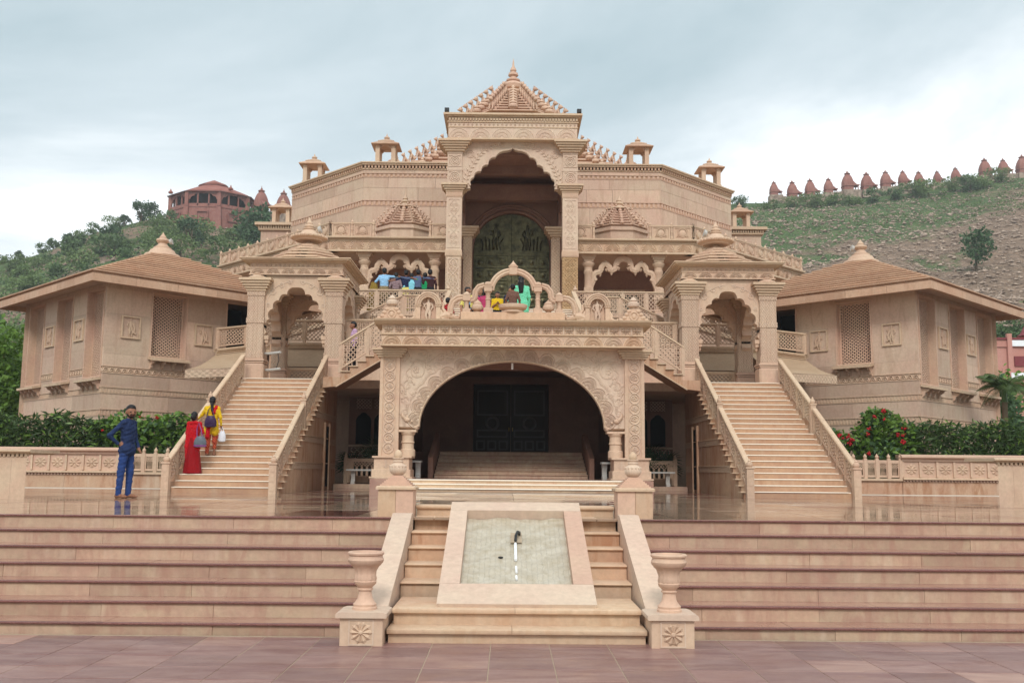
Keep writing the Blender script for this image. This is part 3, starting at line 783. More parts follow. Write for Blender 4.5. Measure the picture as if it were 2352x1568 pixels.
# inner hall: stair, cheek walls, back wall and wooden doors
ins_ = thing('inner_stair', 'shadowed stone stair with low side walls inside the porch', 'steps', (0, 28.5, ZF))
for k in range(7):
    z1 = ZF + .108 * (k + 1); yf = 27.5 + .35 * k
    m = MB(); nosed(m, -2.1, 2.1, yf, yf + .5, z1, .03); O('step_slab', m, M['stone_step'], ins_)
    O('riser_slab', MB().box(-2.09, 2.09, yf + .03, yf + .34, z1 - .11, z1 - .028), M['stone_step'], ins_)
for s in (-1, 1):
    O('side_wall', MB(s).prism([(27.3, ZF), (27.3, ZF + .55), (27.4, ZF + .6), (30.0, ZF + 1.32), (30.0, ZF)], 2.12, 2.25, 'x'), M['stone_shade'], ins_)
    O('landing', MB(s).box(2.26, 2.94, 30.0, 34, ZF, ZF + .75), M['stone_shade'], ins_)
O('landing', MB().box(-2.25, 2.25, 30.0, 34, ZF, ZF + .753), M['stone_shade'], ins_)
bw = MB(); bw.prism([(-2.94, 2.1), (-1.27, 2.1), (-1.27, 4.5), (1.27, 4.5), (1.27, 2.1), (2.94, 2.1), (2.94, 4.74), (-2.94, 4.74)], 33.6, 33.95, 'y'); O('inner_wall', bw, M['stone_shade'], pt)
O('inner_light_stop', MB().box(-2.94, 2.94, 33.96, 34.2, 1.0, 5.0), M['stone_wall'], pt)  # unseen slab added behind the doors to stop light leaking through
M['wood'] = plain('dark_polished_wood', (.035, .022, .017, 1), .6, .3, .2)
M['wood_pale'] = plain('worn_carved_wood', (.085, .076, .074, 1), .5, .4, .2)
M['brass'] = plain('brass', (.7, .48, .15, 1), .3, .5, .05, metal=1.0)
dr = thing('wooden_door', 'dark carved double door at the back of the porch', 'door', (0, 33.8, 2.16))
for s in (-1, 1):
    m = MB(s); m.box(.006, 1.26, 33.75, 33.82, 2.165, 4.49)
    lf_ = O('door_leaf', m, M['wood'], dr)
    for z0, z1 in ((2.3, 2.62), (2.72, 2.98), (3.45, 4.3)):
        for q in range(3 if z0 < 2.5 else 1):
            a = .1 + (.38 * q if z0 < 2.5 else 0); b = a + (.3 if z0 < 2.5 else 1.04)
            mm = MB(s); frame_bars(mm, [(a, z0), (b, z0), (b, z1), (a, z1)], lambda p, r_, d: (p, 33.75 - d, r_), .05, .025); O('door_panel', mm, M['wood_pale'], lf_)
    O('door_roundel', MB(s).tube([(.62 + .2 * math.cos(2 * math.pi * k / 20), 33.74, 3.2 + .2 * math.sin(2 * math.pi * k / 20)) for k in range(21)], .05, 6), M['wood_pale'], lf_)
    O('door_handle', MB(s).tube([(.06, 33.72, 2.93), (.06, 33.69, 2.96), (.06, 33.69, 3.02), (.06, 33.72, 3.05)], .012, 6), M['brass'], lf_)
M['marble'] = plain('white_marble', S(206, 202, 194, .72), .45, .4, .08)
def bench(x, y, z, lbl, w=.9, rz=0):
    b = thing('marble_bench', lbl, 'bench', (x, y, z), 'marble benches', rz)
    O('seat', MB().cbox(-w, w, -.22, .22, .40, .45, .01), M['marble'], b, local=True)
    for q in (-1, 1):
        O('leg', MB().prism([(-.16, 0), (.16, 0), (.16, .06), (.08, .1), (.07, .2), (.12, .33), (.16, .399), (-.16, .399), (-.12, .33), (-.07, .2), (-.08, .1), (-.16, .06)], q * w * .7 - .06, q * w * .7 + .06, 'x'), M['marble'], b, local=True)
bench(-2.62, 26.3, ZF, 'white marble bench just inside the porch arch, left pillar', .28)
bench(2.62, 26.3, ZF, 'white marble bench just inside the porch arch, right pillar', .28)

# ------------------------------------------------------------------ sculptures along the porch cornice
ZT = 5.312
fa_ = thing('fountain_arch', 'stepped stone arch of scrolling bands above the porch, with beast-head ends', 'arch', (0, 25, ZT))
O('arch_base', MB().cbox(-1.30, 1.30, 24.72, 25.3, ZT, 5.545, .01), M['stone_warm'], fa_)
YA = 24.98
def band(m, pts, w=.075):
    n = len(pts); rings = []
    for i in range(n):
        a = Vector(pts[min(i + 1, n - 1)]) - Vector(pts[max(i - 1, 0)]); a.normalize(); nn = Vector((-a.y, a.x))
        p = Vector(pts[i]); o1, i1 = p + nn * w, p - nn * w
        q = p + nn * w * .5; q2 = p - nn * w * .5
        rings.append([(o1.x, YA + .06, o1.y), (o1.x, YA - .05, o1.y), (q.x, YA - .075, q.y), (p.x, YA - .055, p.y), (q2.x, YA - .075, q2.y), (i1.x, YA - .05, i1.y), (i1.x, YA + .06, i1.y)])
    m.loft(rings)
m = MB(); band(m, arc(0, 6.14, .55, math.pi, 0, 24, .50)); O('arch_band', m, M['stone'], fa_)
m = MB(); m.box(-.1, .1, YA - .1, YA + .08, 6.54, 6.73); m.box(-.12, .12, YA - .11, YA + .09, 6.73, 6.755); m.lathe([(.09, 0), (.1, .03), (.06, .07), (.02, .12), (.004, .15)], (0, YA, 6.755), 12); O('keystone', m, M['stone'], fa_)
for s in (-1, 1):
    m = MB(s); m.cbox(.52, .74, YA - .1, YA + .1, 5.547, 5.68, .008); m.lathe([(.07, 0), (.07, .05), (.06, .06), (.058, .2), (.07, .21), (.07, .23), (.058, .24), (.056, .36), (.09, .42)], (.63, YA, 5.68), 14); m.box(.53, .73, YA - .1, YA + .1, 6.1, 6.22); m.box(.51, .75, YA - .11, YA + .11, 6.22, 6.25); m.ball((.63, YA - .03, 6.29), (.1, .08, .07)); O('arch_column', m, M['stone'], fa_)
    m = MB(s); m.cbox(1.07, 1.27, YA - .1, YA + .1, 5.547, 5.66, .008); m.lathe([(.065, 0), (.06, .06), (.055, .14), (.085, .2)], (1.17, YA, 5.66), 14); m.box(1.075, 1.265, YA - .1, YA + .1, 5.86, 6.0); m.lathe([(.1, 0), (.11, .02), (.07, .06), (.02, .1)], (1.17, YA, 6.0), 12); O('arch_column', m, M['stone'], fa_)
    m = MB(s); band(m, [(.72, 6.26), (.86, 6.22), (.95, 6.1), (.96, 5.98), (1.0, 5.9), (1.08, 5.88)]); O('arch_band', m, M['stone'], fa_)
    m = MB(s); band(m, [(1.26, 5.95), (1.4, 5.93), (1.52, 5.84), (1.57, 5.7), (1.58, 5.56), (1.62, 5.47)]); O('arch_band', m, M['stone'], fa_)
    m = MB(s)   # beast head
    m.loft([[(1.56 + a, YA + .11 * k_ * math.cos(q), 5.46 + b + .1 * k_ * math.sin(q)) for q in [2 * math.pi * i / 10 for i in range(10)]] for a, b, k_ in ((.26, -.02, 1.15), (.14, .02, 1.1), (.02, .02, 1.0), (-.1, -.03, .75), (-.18, -.06, .5), (-.22, -.03, .22))])
    m.tube([(1.42, YA, 5.42), (1.36, YA, 5.44), (1.33, YA, 5.5), (1.37, YA, 5.54)], [.05, .04, .03, .012], 6)
    m.tube([(1.7, YA, 5.55), (1.78, YA, 5.66), (1.76, YA, 5.78), (1.84, YA, 5.83)], [.06, .05, .035, .01], 6); m.ball((1.55, YA - .1, 5.52), .03)
    m.box(1.66, 1.86, YA - .09, YA + .09, 5.313, 5.48)
    O('beast_head', m, M['stone'], fa_)
    m = MB(s); m.lathe([(.075, 0), (.08, .02), (.06, .035), (.05, .06)], (.9, YA, 5.547), 18); m.lathe([(.06, 0), (.13, .04), (.15, .09), (.14, .13)], (.9, YA, 5.6), 36, flute=14, fa=.03); m.lathe([(.14, 0), (.12, .03), (.11, .05), (.12, .06), (.09, .1), (.03, .15), (.004, .19)], (.9, YA, 5.73), 18); 
    pt_ = tag(O('stone_pot', m, M['stone']), 'ribbed stone pot under the %s shoulder of the fountain arch' % ('left' if s < 0 else 'right'), 'pot', 'pots under the fountain arch')
m = MB(); m.lathe([(.3, 0), (.31, .02), (.27, .05), (.26, .07)], (0, YA - .02, 5.547), 28); m.lathe([(.26, 0), (.34, .05), (.36, .12), (.355, .14), (.3, .14), (.24, .06), (.02, .05)], (0, YA - .02, 5.617), 56, flute=28, fa=.015)
tag(O('stone_basin', m, M['stone']), 'round fluted stone basin in the middle of the fountain arch', 'basin')
def relief_figure(m, x, y, z, h, sg=1):
    """small standing relief figure with a staff, facing -Y"""
    k = h
    m.ball((x, y, z + .86 * k), (.055 * k, .05 * k, .065 * k), 8, 6); m.lathe([(.055 * k, 0), (.06 * k, .03 * k), (.03 * k, .09 * k), (.005, .12 * k)], (x, y, z + .9 * k), 8)
    m.loft([[(x + a * k + wx * k * math.cos(q), y + .06 * k * math.sin(q), z + b * k) for q in [2 * math.pi * i / 8 for i in range(8)]] for a, b, wx in ((.02 * sg, .45, .1), (0, .55, .075), (-.01 * sg, .66, .1), (0, .76, .13), (0, .80, .05), (0, .83, .04))])
    for q, o_ in ((-1, 0), (1, .04)):
        m.tube([(x + q * .05 * k, y, z + .47 * k), (x + q * (.06 + o_) * k, y - .03 * k, z + .24 * k), (x + q * .05 * k, y, z + .03 * k), (x + q * .08 * k, y - .04 * k, z + .01 * k)], [.065 * k, .05 * k, .035 * k, .03 * k], 7)
        m.tube([(x + q * .13 * k, y, z + .75 * k), (x + q * .19 * k, y - .02 * k, z + .58 * k), (x + q * .12 * k, y - .06 * k, z + (.5 + .1 * (q == sg)) * k)], [.04 * k, .032 * k, .024 * k], 6)
    m.tube([(x + sg * .25 * k, y - .05 * k, z + .8 * k), (x - sg * .1 * k, y - .06 * k, z + .12 * k)], .016 * k, 5)
    m.tube([(x - .12 * k, y, z + .4 * k), (x - .08 * k, y - .03, z + .18 * k), (x + .1 * k, y - .03, z + .16 * k), (x + .13 * k, y, z + .4 * k)], .015 * k, 5)
for s, side in ((-1, 'left'), (1, 'right')):
    nc = thing('guardian_niche', 'arched niche with a relief guardian figure on the cornice, %s of the fountain arch' % side, 'niche', (s * 2.13, 25, ZT), 'guardian niches')
    x = 2.13
    m = MB(s); m.prism([(x - .19, ZT)] + [(x - .19, 5.72)] + arc(x, 5.74, .19, math.pi, 0, 12) + [(x + .19, ZT)], 24.98, 25.06, 'y'); O('niche_back', m, M['stone_pink'], nc)
    m = MB(s); m.prism([(p[0], p[1]) for p in arc(x, 5.74, .33, math.pi, 0, 16)] + [(p[0], p[1]) for p in arc(x, 5.74, .19, 0, math.pi, 16)], 24.86, 25.06, 'y')
    for r_ in (.3, .25, .2): m.tube([(p[0], 24.855, p[1]) for p in arc(x, 5.74, r_, math.pi, 0, 16)], .02, 5)
    O('niche_arch', m, M['stone'], nc)
    for q in (-1, 1):
        m = MB(s); m.cbox(x + q * .25 - .055, x + q * .25 + .055, 24.88, 25.06, ZT, 5.70, .006); m.box(x + q * .25 - .075, x + q * .25 + .075, 24.86, 25.06, 5.7, 5.738); m.box(x + q * .25 - .07, x + q * .25 + .07, 24.87, 25.06, ZT, ZT + .05); O('niche_pillar', m, M['stone'], nc)
        m = MB(s); m.tube([(x + q * .3, 24.93, 5.62), (x + q * .34, 24.92, 5.52), (x + q * .33, 24.92, 5.42), (x + q * .42, 24.92, 5.35), (x + q * .5, 24.92, 5.37), (x + q * .52, 24.92, 5.43)], [.025, .05, .06, .06, .04, .015], 7); O('scroll_foot', m, M['stone'], nc)
    m = MB(s); relief_figure(m, x, 24.95, ZT + .02, .6); O('guardian_figure', m, M['stone_pale'], nc)
    lp_ = thing('leaf_crest', 'carved leaf crest carrying a stone pot at the %s end of the porch cornice' % side, 'ornament', (s * 3.05, 25, ZT), 'leaf crests on the porch cornice')
    x = 3.05
    prof = [(x - .40, ZT), (x - .37, 5.37), (x - .3, 5.42), (x - .24, 5.47), (x - .19, 5.55), (x - .13, 5.62), (x - .11, 5.68), (x + .11, 5.68), (x + .13, 5.62), (x + .19, 5.55), (x + .24, 5.47), (x + .3, 5.42), (x + .37, 5.37), (x + .40, ZT)]
    m = MB(s); m.prism(prof, 24.92, 25.12, 'y')
    for q in (-1, 1):
        for a, b in ((.32, 5.4), (.24, 5.46), (.18, 5.55), (.12, 5.63)): m.ball((x + q * a, 24.92, b), (.06, .035, .045), 7, 5)
    m.tube([(p[0], 24.91, p[1]) for p in arc(x, 5.5, .1, 0, 2 * math.pi, 14)], .018, 5); m.ball((x, 24.91, 5.5), (.05, .02, .07), 8, 5); m.box(x - .18, x + .18, 24.9, 24.93, 5.335, 5.4)
    O('crest', m, M['stone'], lp_)
    m = MB(s); m.lathe([(.08, 0), (.09, .015), (.07, .03), (.14, .07), (.155, .12), (.14, .17), (.09, .2), (.11, .215), (.11, .23), (.08, .25), (.05, .29), (.01, .32)], (x, 25.0, 5.682), 20); O('crest_pot', m, M['stone_pale'], lp_)
# ------------------------------------------------------------------ balustrade runs
def rail_run(th, A, B, h, npan, s=1, pw=.09, sp=.10, bw_=.026, mat='stone', ends=(1, 1), knob=False, bot=.07, top=.055, capw=.13):
    """lattice balustrade along a (possibly sloping) base line A-B; posts, handrail and lattice panels as parts"""
    A, B = Vector(A), Vector(B)
    d = Vector((B.x - A.x, B.y - A.y, 0)); Ln = d.length; d.normalize(); nr = Vector((-d.y, d.x, 0))
    sl = (B.z - A.z) / Ln
    def fn0(y0):
        return lambda a, b, dd: tuple(A + d * a + nr * (y0 + dd) + Vector((0, 0, b)))
    f = fn0(-.03)
    xs = [Ln * k / npan for k in range(npan + 1)]
    for k, x in enumerate(xs):
        if (k == 0 and not ends[0]) or (k == npan and not ends[1]): continue
        z = sl * x
        m = MB(s); m.mprism([(x - pw / 2, z - pw * abs(sl) * .5), (x + pw / 2, z - pw * abs(sl) * .5 + .0), (x + pw / 2, z + sl * pw / 2 + h - top), (x - pw / 2, z - sl * pw / 2 + h - top)], .1, fn0(-.05))
        for q in range(3): m.mprism([(x - .014, z + h * (.2 + .22 * q)), (x + .014, z + h * (.2 + .22 * q)), (x + .014, z + h * (.32 + .22 * q)), (x - .014, z + h * (.32 + .22 * q))], .112, fn0(-.056))
        O('post', m, M[mat], th)
    m = MB(s); o0 = -pw / 2 if ends[0] else 0; o1 = Ln + (pw / 2 if ends[1] else 0)
    m.mprism([(o0, sl * o0 + h - top), (o1, sl * o1 + h - top), (o1, sl * o1 + h - .012), (o0, sl * o0 + h - .012)], capw, fn0(-capw / 2))
    m.mprism([(o0, sl * o0 + h - .012), (o1, sl * o1 + h - .012), (o1, sl * o1 + h), (o0, sl * o0 + h)], capw - .03, fn0(-capw / 2 + .015))
    O('handrail', m, M['stone_trim'], th)
    for x0, x1 in zip(xs[:-1], xs[1:]):
        a, b = x0 + pw / 2 + .001, x1 - pw / 2 - .001
        poly = [(a, sl * a + bot), (b, sl * b + bot), (b, sl * b + h - top - .001), (a, sl * a + h - top - .001)]
        m = MB(s)
        ins2 = frame_bars(m, poly, f, .045, .06)
        lattice(m, ins2, fn0(-.018), sp, bw_, .036)
        O('lattice_panel', m, M[mat], th)
def knob_post(th, x, y, z, h, s=1, w=.14):
    m = MB(s); m.cbox(x - w / 2, x + w / 2, y - w / 2, y + w / 2, z, z + h - .04, .006); m.box(x - w * .62, x + w * .62, y - w * .62, y + w * .62, z + h - .04, z + h)
    for k in range(3): m.box(x - w * .3, x + w * .3, y - w / 2 - .008, y - w / 2 + .004, z + h * (.1 + .3 * k), z + h * (.32 + .3 * k))
    m.lathe([(w * .3, 0), (w * .42, .03), (w * .46, .06), (w * .38, .1), (w * .2, .12), (w * .24, .135), (w * .12, .16), (.003, .19)], (x, y, z + h), 14)
    O('newel_post', m, M['stone'], th)

ZG = 4.25
NR = 22; RI = (ZG - ZP) / NR
def stair_y(k):   # front of step k (0-based)
    return 23.4 + .272 * k + (.2 if k >= 11 else 0)
for s, side in ((-1, 'left'), (1, 'right')):
    sr = thing('side_staircase', 'long %s flight of sandstone stairs with white-edged treads' % side, 'staircase', (s * 6.7, 26, ZP), 'side staircases')
    X0, X1 = 5.58, 7.88
    for k in range(NR):
        yf = stair_y(k); z1 = ZP + RI * (k + 1); yb = stair_y(k + 1) if k < NR - 1 else yf + .35
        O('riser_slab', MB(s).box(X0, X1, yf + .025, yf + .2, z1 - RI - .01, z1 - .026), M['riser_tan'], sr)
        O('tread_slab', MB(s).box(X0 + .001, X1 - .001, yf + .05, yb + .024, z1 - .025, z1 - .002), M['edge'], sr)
        m = MB(s); nosed(m, X0 + .002, X1 - .08, yf, yf + .05, z1, .03); O('nosing', m, M['edge'], sr)
        O('tread_end', MB(s).box(5.30, 5.45, yf - .02, yf + .26, z1 - .03, z1 - .004), M['stone_trim'], sr)
    for xa, xb, nm in ((5.39, 5.577, 'inner'), (7.883, 8.06, 'outer')):
        pr = [(23.43, ZP - .02)]
        for k in range(NR): pr += [(stair_y(k) + .03, ZP + RI * k + .09), (stair_y(k) + .03, ZP + RI * (k + 1) - .031)]
        pr = [(23.43, ZP - .02), (23.43, ZP + RI - .031)]
        for k in range(1, NR): pr += [(stair_y(k) + .03, ZP + RI * k - .031), (stair_y(k) + .03, ZP + RI * (k + 1) - .031)]
        pr += [(31.0, ZG - .031), (31.0, ZP - .02)]
        cw = O('cheek_wall', MB(s).prism(pr, xa, xb, 'x'), M['stone_stain'], sr)
        if nm == 'inner':
            for z0 in (1.62, 2.33, 3.04):
                ys = 23.43 + (z0 - ZP) / RI * .272 + .25
                O('carved_band', MB(s).box(5.375, 5.395, ys, 30.9, z0, z0 + .15), M['carved'], sr)
                O('band_moulding', MB(s).box(5.36, 5.395, ys - .06, 30.9, z0 + .151, z0 + .175), M['stone_trim'], sr)
            O('door_recess', MB(s).box(5.37, 5.392, 29.0, 29.62, 1.12, 2.85), M['dark'], sr)
            for y0 in (28.88, 29.62): O('door_jamb', MB(s).box(5.33, 5.392, y0, y0 + .12, ZP, 2.95), M['stone_stain'], sr)
    for xr in (5.5, 7.97):
        knob_post(sr, xr, 23.32, ZP - .01, .72, s, .17)
        ym, zm = stair_y(11) - .1, ZP + RI * 11
        rail_run(sr, (xr, 23.42, ZP + RI * .9), (xr, ym - .17, zm + .0), .66, 5, s, pw=.06, sp=.115, bw_=.03, ends=(0, 1), top=.055, capw=.13)
        knob_post(sr, xr, ym, zm, .80, s, .14)
        rail_run(sr, (xr, ym + .12, zm + .18), (xr, stair_y(21) + .25, ZG + .05), .66, 5, s, pw=.06, sp=.115, bw_=.03, ends=(1, 1), top=.055, capw=.13)

    # ---------------------------------------------------------------- gateway pavilion over the stair head
    gt = thing('gateway_pavilion', 'carved gateway pavilion with scalloped arches and stepped dome over the %s stair' % side, 'pavilion', (s * 6.6, 31.7, ZG), 'gateway pavilions')
    for yc in (30.0, 33.0):
        for xa, xb in ((5.15, 5.65), (7.52, 8.02)):
            y0, y1 = yc, yc + .5
            xm, ym = (xa + xb) / 2, (y0 + y1) / 2
            m = MB(s); m.cbox(xa - .06, xb + .06, y0 - .06, y1 + .06, ZG - .15, ZG + .52, .05)
            for q, e_ in ((.52, .05), (.58, .075), (.62, .04)): m.box(xa - e_, xb + e_, y0 - e_, y1 + e_, ZG + q, ZG + q + .045)
            O('column_base', m, M['stone_pink'], gt)
            m = MB(s)
            for z0, z1, e_ in ((4.92, 5.08, .02), (5.08, 5.98, 0), (5.98, 6.14, .02), (6.14, 6.82, 0), (6.82, 6.96, .02)):
                m.box(xa - e_, xb + e_, y0 - e_, y1 + e_, z0, z1)
                for q in (xa + .03, xm - .06, xb - .03 - .012, xm + .05): m.box(q, q + .012, y0 - e_ - .012, y0 - e_ + .004, z0 + .01, z1 - .01)
            O('column_shaft', m, M['carved_fine'], gt)
            m = MB(s); stepped_cap(m, xa, xb, y0, y1, 6.96, 7.34, 5, .24); O('capital', m, M['stone_trim'], gt)
            m = MB(s); m.lathe([(.30, 0), (.31, .03), (.27, .07), (.2, .1), (.17, .13), (.19, .145), (.15, .18), (.11, .2), (.12, .215), (.06, .27), (.02, .34), (.004, .38)], (xm, ym - (.1 if yc < 31 else -.1), 7.342), 18); O('capital_finial', m, M['stone'], gt)
    cus = [(-.93, 5.72), (-.86, 6.12), (-.74, 6.44), (-.55, 6.7), (-.3, 6.88), (0, 7.08), (.3, 6.88), (.55, 6.7), (.74, 6.44), (.86, 6.12), (.93, 5.72)]
    ap = foil(cus[:6], .28)[:-1] + [(0, 7.10)] + foil(cus[5:], .28)[1:]
    def arch_panel(fn, w, d_, nm='arch_panel'):
        k = w / .935
        pts = [(-w, 5.62)] + [(x * k * .93, z) for x, z in ap] + [(w, 5.62), (w, 7.46), (-w, 7.46)]
        m = MB(s); m.mprism(pts, d_, fn)
        def vine_fn(mm):
            for q in (-1, 1):
                for cx_, cz_, r_ in ((.72, 6.95, .13), (.45, 7.15, .09), (.84, 6.55, .07), (.2, 7.25, .07)):
                    mm.tube([fn(q * p[0] * k, p[1], -.005) for p in spiral(cx_, cz_, r_, 1.0, 1.3, 12, q)], .018, 4)
                mm.tube([fn(q * k * a, b, -.004) for a, b in ((.88, 6.0), (.9, 6.4), (.86, 6.75), (.66, 7.08), (.4, 7.22), (.1, 7.3))], .016, 4)
        o_ = O(nm, m, M['stone'], gt)
        mm = MB(s); vine_fn(mm); O('vine_carving', mm, M['stone_pale'], o_)
    arch_panel(lambda a, b, d: (6.585 + a, 30.1 + d, b), .935, .3)
    arch_panel(lambda a, b, d: (6.585 + a, 33.1 + d, b), .935, .3)
    arch_panel(lambda a, b, d: (5.22 + d, 31.75 + a, b), 1.25, .3)
    arch_panel(lambda a, b, d: (7.95 - d, 31.75 + a, b), 1.25, .3)
    for xx in (5.72, 7.45):
        m = MB(s); m.box(xx - .07, xx + .07, 30.12, 30.38, 5.5, 5.62); m.box(xx - .05, xx + .05, 30.15, 30.35, 5.4, 5.5); m.lathe([(.02, 0), (.05, .06), (.04, .09), (.06, .13)], (xx, 30.25, 5.27), 8); O('arch_pendant', m, M['stone'], gt)
    for yy in (30.62, 32.9):
        m = MB(s); m.box(5.24, 5.5, yy - .07, yy + .07, 5.5, 5.62); m.lathe([(.02, 0), (.05, .06), (.04, .09), (.06, .13)], (5.37, yy, 5.37), 8); O('arch_pendant', m, M['stone'], gt)
    # entablature
    x0, x1, y0, y1 = 5.18, 7.99, 30.02, 33.48
    m = MB(s); m.box(x0, x1, y0, y1, 7.462, 7.83); m.box(x0 - .03, x1 + .03, y0 - .03, y1 + .03, 7.462, 7.50); m.box(x0 - .02, x1 + .02, y0 - .02, y1 + .02, 7.66, 7.685)
    O('entablature', m, M['stone'], gt)
    for k in range(6):
        xx = s * (x0 + .24 + .466 * k)
        inst('fan_carving', FAN, gt, TRS((xx, y0 - .001, 7.505), 0, (.22, .28, .15)))
        inst('fan_carving', FAN, gt, T((s * (x0 - .001), y0 + .3 + .57 * k, 7.505)) @ Matrix.Rotation(-s * math.pi / 2, 4, 'Z') @ Matrix.Diagonal((.25, .28, .15, 1)))
    for k in range(20):
        inst('lotus_carving', LOT, gt, TRS((s * (x0 + .07 + .1405 * k), y0 - .001, 7.755), 0, (.052, .1, .052)))
    m = MB(s)
    for e_, z0, z1 in ((.06, 7.832, 7.86), (.14, 7.86, 7.89), (.24, 7.89, 7.93), (.28, 7.93, 7.96)): m.box(x0 - e_, x1 + e_, y0 - e_, y1 + e_, z0, z1)
    O('cornice', m, M['stone_trim'], gt)
    O('ceiling', MB(s).box(5.66, 7.51, 30.5, 33.0, 7.35, 7.455), M['stone_wall'], gt)
    xm, ym = 6.585, 31.75
    for k in range(7):
        w = 1.50 - .165 * k - .012 * k * k; z0 = 7.961 + .135 * k
        pts = []
        for q in range(8):
            a = R(22.5 + 45 * q); pts.append((xm + w * 1.02 * math.cos(a), ym + w * 1.02 * math.sin(a)))
        m = MB(s); m.prism(pts, z0 + .05, z0 + .085, 'z'); m.prism([(xm + (p[0] - xm) * .97, ym + (p[1] - ym) * .97) for p in pts], z0 + .0855, z0 + .11, 'z'); m.prism([(xm + (p[0] - xm) * .93, ym + (p[1] - ym) * .93) for p in pts], z0, z0 + .05, 'z'); m.prism([(xm + (p[0] - xm) * .9, ym + (p[1] - ym) * .9) for p in pts], z0 + .11, z0 + .135, 'z')
        m.prism([(xm - .16, z0 + .05), (xm, z0 + .12), (xm + .16, z0 + .05)], ym - w * .95 - .03, ym - w * .85, 'y')
        O('roof_tier', m, M['stone'], gt)
    zt = 7.961 + .945
    m = MB(s); m.lathe([(.42, 0), (.44, .04), (.56, .09), (.57, .14), (.5, .18), (.36, .2), (.3, .24), (.22, .34), (.17, .37), (.2, .395), (.2, .42), (.13, .44), (.16, .49), (.15, .54), (.09, .57), (.11, .59), (.07, .65), (.03, .73), (.004, .8)], (xm, ym, zt), 24)
    for k in range(26):
        a = 2 * math.pi * k / 26; m.ball((xm + .56 * math.cos(a), ym + .56 * math.sin(a), zt + .115), (.05, .05, .05), 6, 4)
    O('dome_finial', m, M['stone'], gt)
    fl_ = thing('floodlight', 'pale floodlight fixed to the dome finial of the %s gateway' % side, 'floodlight', (s * (xm - .33), ym, zt + .3), 'floodlights on dome finials')
    O('lamp_housing', MB(s).lathe([(.02, 0), (.1, .02), (.13, .12)], (0, 0, 0), 12), M['marble'], fl_)
    fl_.children[-1].matrix_basis = T((s * (xm - .28), ym - .05, zt + .36)) @ Matrix.Rotation(s * R(-75), 4, 'Y')
    M.setdefault('glass', plain('lamp_glass', S(190, 225, 228, .8), .1, .6, .03))
    o = O('lamp_glass', MB(s).lathe([(.15, 0), (.15, .03)], (0, 0, .12), 4, a0=R(45)), M['glass'], fl_); o.matrix_basis = fl_.children[0].matrix_basis
    # low lattice gate and floor at the back of the pavilion
    lg = thing('lattice_barrier', 'low stone lattice barrier at the back of the %s gateway' % side, 'barrier', (s * 6.6, 33.7, ZG), 'lattice barriers')
    rail_run(lg, (5.75, 33.25, ZG - .02), (7.45, 33.25, ZG - .02), .72, 1, s, sp=.095, bw_=.03, bot=.04)
    landing = struct(O('stair_landing', MB(s).box(3.24, 8.06, 29.68, 36.0, ZG - .25, ZG - .004), M['stone_wall']))
    landing.name = 'landing_%s' % side

    # ---------------------------------------------------------------- cross flight up to the porch terrace
    cf = thing('cross_flight', 'short side flight with lattice rail climbing to the porch terrace, %s' % side, 'staircase', (s * 4.2, 29, ZG), 'cross flights')
    n7 = 7; rr = (5.29 - ZG) / n7
    pr = [(5.3, ZG - .004)]
    for k in range(n7): pr += [(4.85 - .225 * k, ZG + rr * k), (4.85 - .225 * k, ZG + rr * (k + 1) - .03)]
    pr = [(5.38, 3.92), (5.38, ZG - .03), (4.85, ZG - .03)]
    for k in range(n7): pr += [(4.85 - .225 * k, ZG + rr * (k + 1) - .03), (4.85 - .225 * (k + 1), ZG + rr * (k + 1) - .03)]
    pr += [(3.25, 5.25), (3.25, 5.02), (4.97, 3.96)]
    O('flight_body', MB(s).prism(pr, 28.45, 29.6, 'y'), M['stone_stain'], cf)
    O('soffit_edge', MB(s).prism([(5.0, 3.93), (3.25, 4.995), (3.25, 5.03), (5.0, 3.965)], 28.42, 28.49, 'y'), M['stone_trim'], cf)
    for k in range(n7):
        O('tread_slab', MB(s).box(4.85 - .225 * (k + 1) - .02, 4.85 - .225 * k + .03, 28.40, 29.6, ZG + rr * (k + 1) - .03, ZG + rr * (k + 1)), M['stone_trim'], cf)
    knx = 4.9
    rail_run(cf, (knx, 28.5, ZG + .12), (3.35, 28.5, 5.29 + .08), .84, 2, s, sp=.10, bw_=.028)
    tr_ = thing('terrace_rail', 'level lattice rail behind the cross flight, %s of the porch' % side, 'balustrade', (s * 4.2, 31, 5.3), 'terrace rails')
    rail_run(tr_, (5.12, 31.0, 5.45), (3.35, 31.0, 5.45), .82, 2, s, sp=.10, bw_=.028)
    O('kerb', MB(s).box(3.25, 5.14, 30.9, 31.1, ZG, 5.45), M['stone_wall'], tr_)
    f2 = thing('upper_flight', 'upper flight with sloping lattice rail below the verandah, %s side' % side, 'staircase', (s * 4.5, 34, 5.3), 'upper flights')
    rail_run(f2, (5.55, 34.0, 5.9), (3.72, 34.0, 6.80), .80, 3, s, sp=.10, bw_=.028, ends=(1, 0))
    rail_run(f2, (3.72, 34.0, 6.80), (2.75, 34.0, 6.80), .80, 2, s, sp=.10, bw_=.028)
    O('flight_body', MB(s).prism([(5.6, 5.0), (5.6, 5.88), (3.72, 6.79), (2.6, 6.79), (2.6, 5.0)], 33.9, 34.9, 'y'), M['stone_wall'], f2)
    # ---------------------------------------------------------------- recess beneath: windows, dado, bench, palms
    rc = thing('recess_wall', 'shaded wall with arched windows and lattice dado under the cross flight, %s' % side, 'wall', (s * 4.3, 33.4, ZP), 'recess walls')
    wins = [(3.45, 3.95), (4.05, 4.55), (4.65, 5.15)]
    zb = [2.55, 3.45]
    O('wall_face', MB(s).box(3.22, 5.39, 33.45, 33.8, ZP, 4.0), M['stone_shade'], rc)
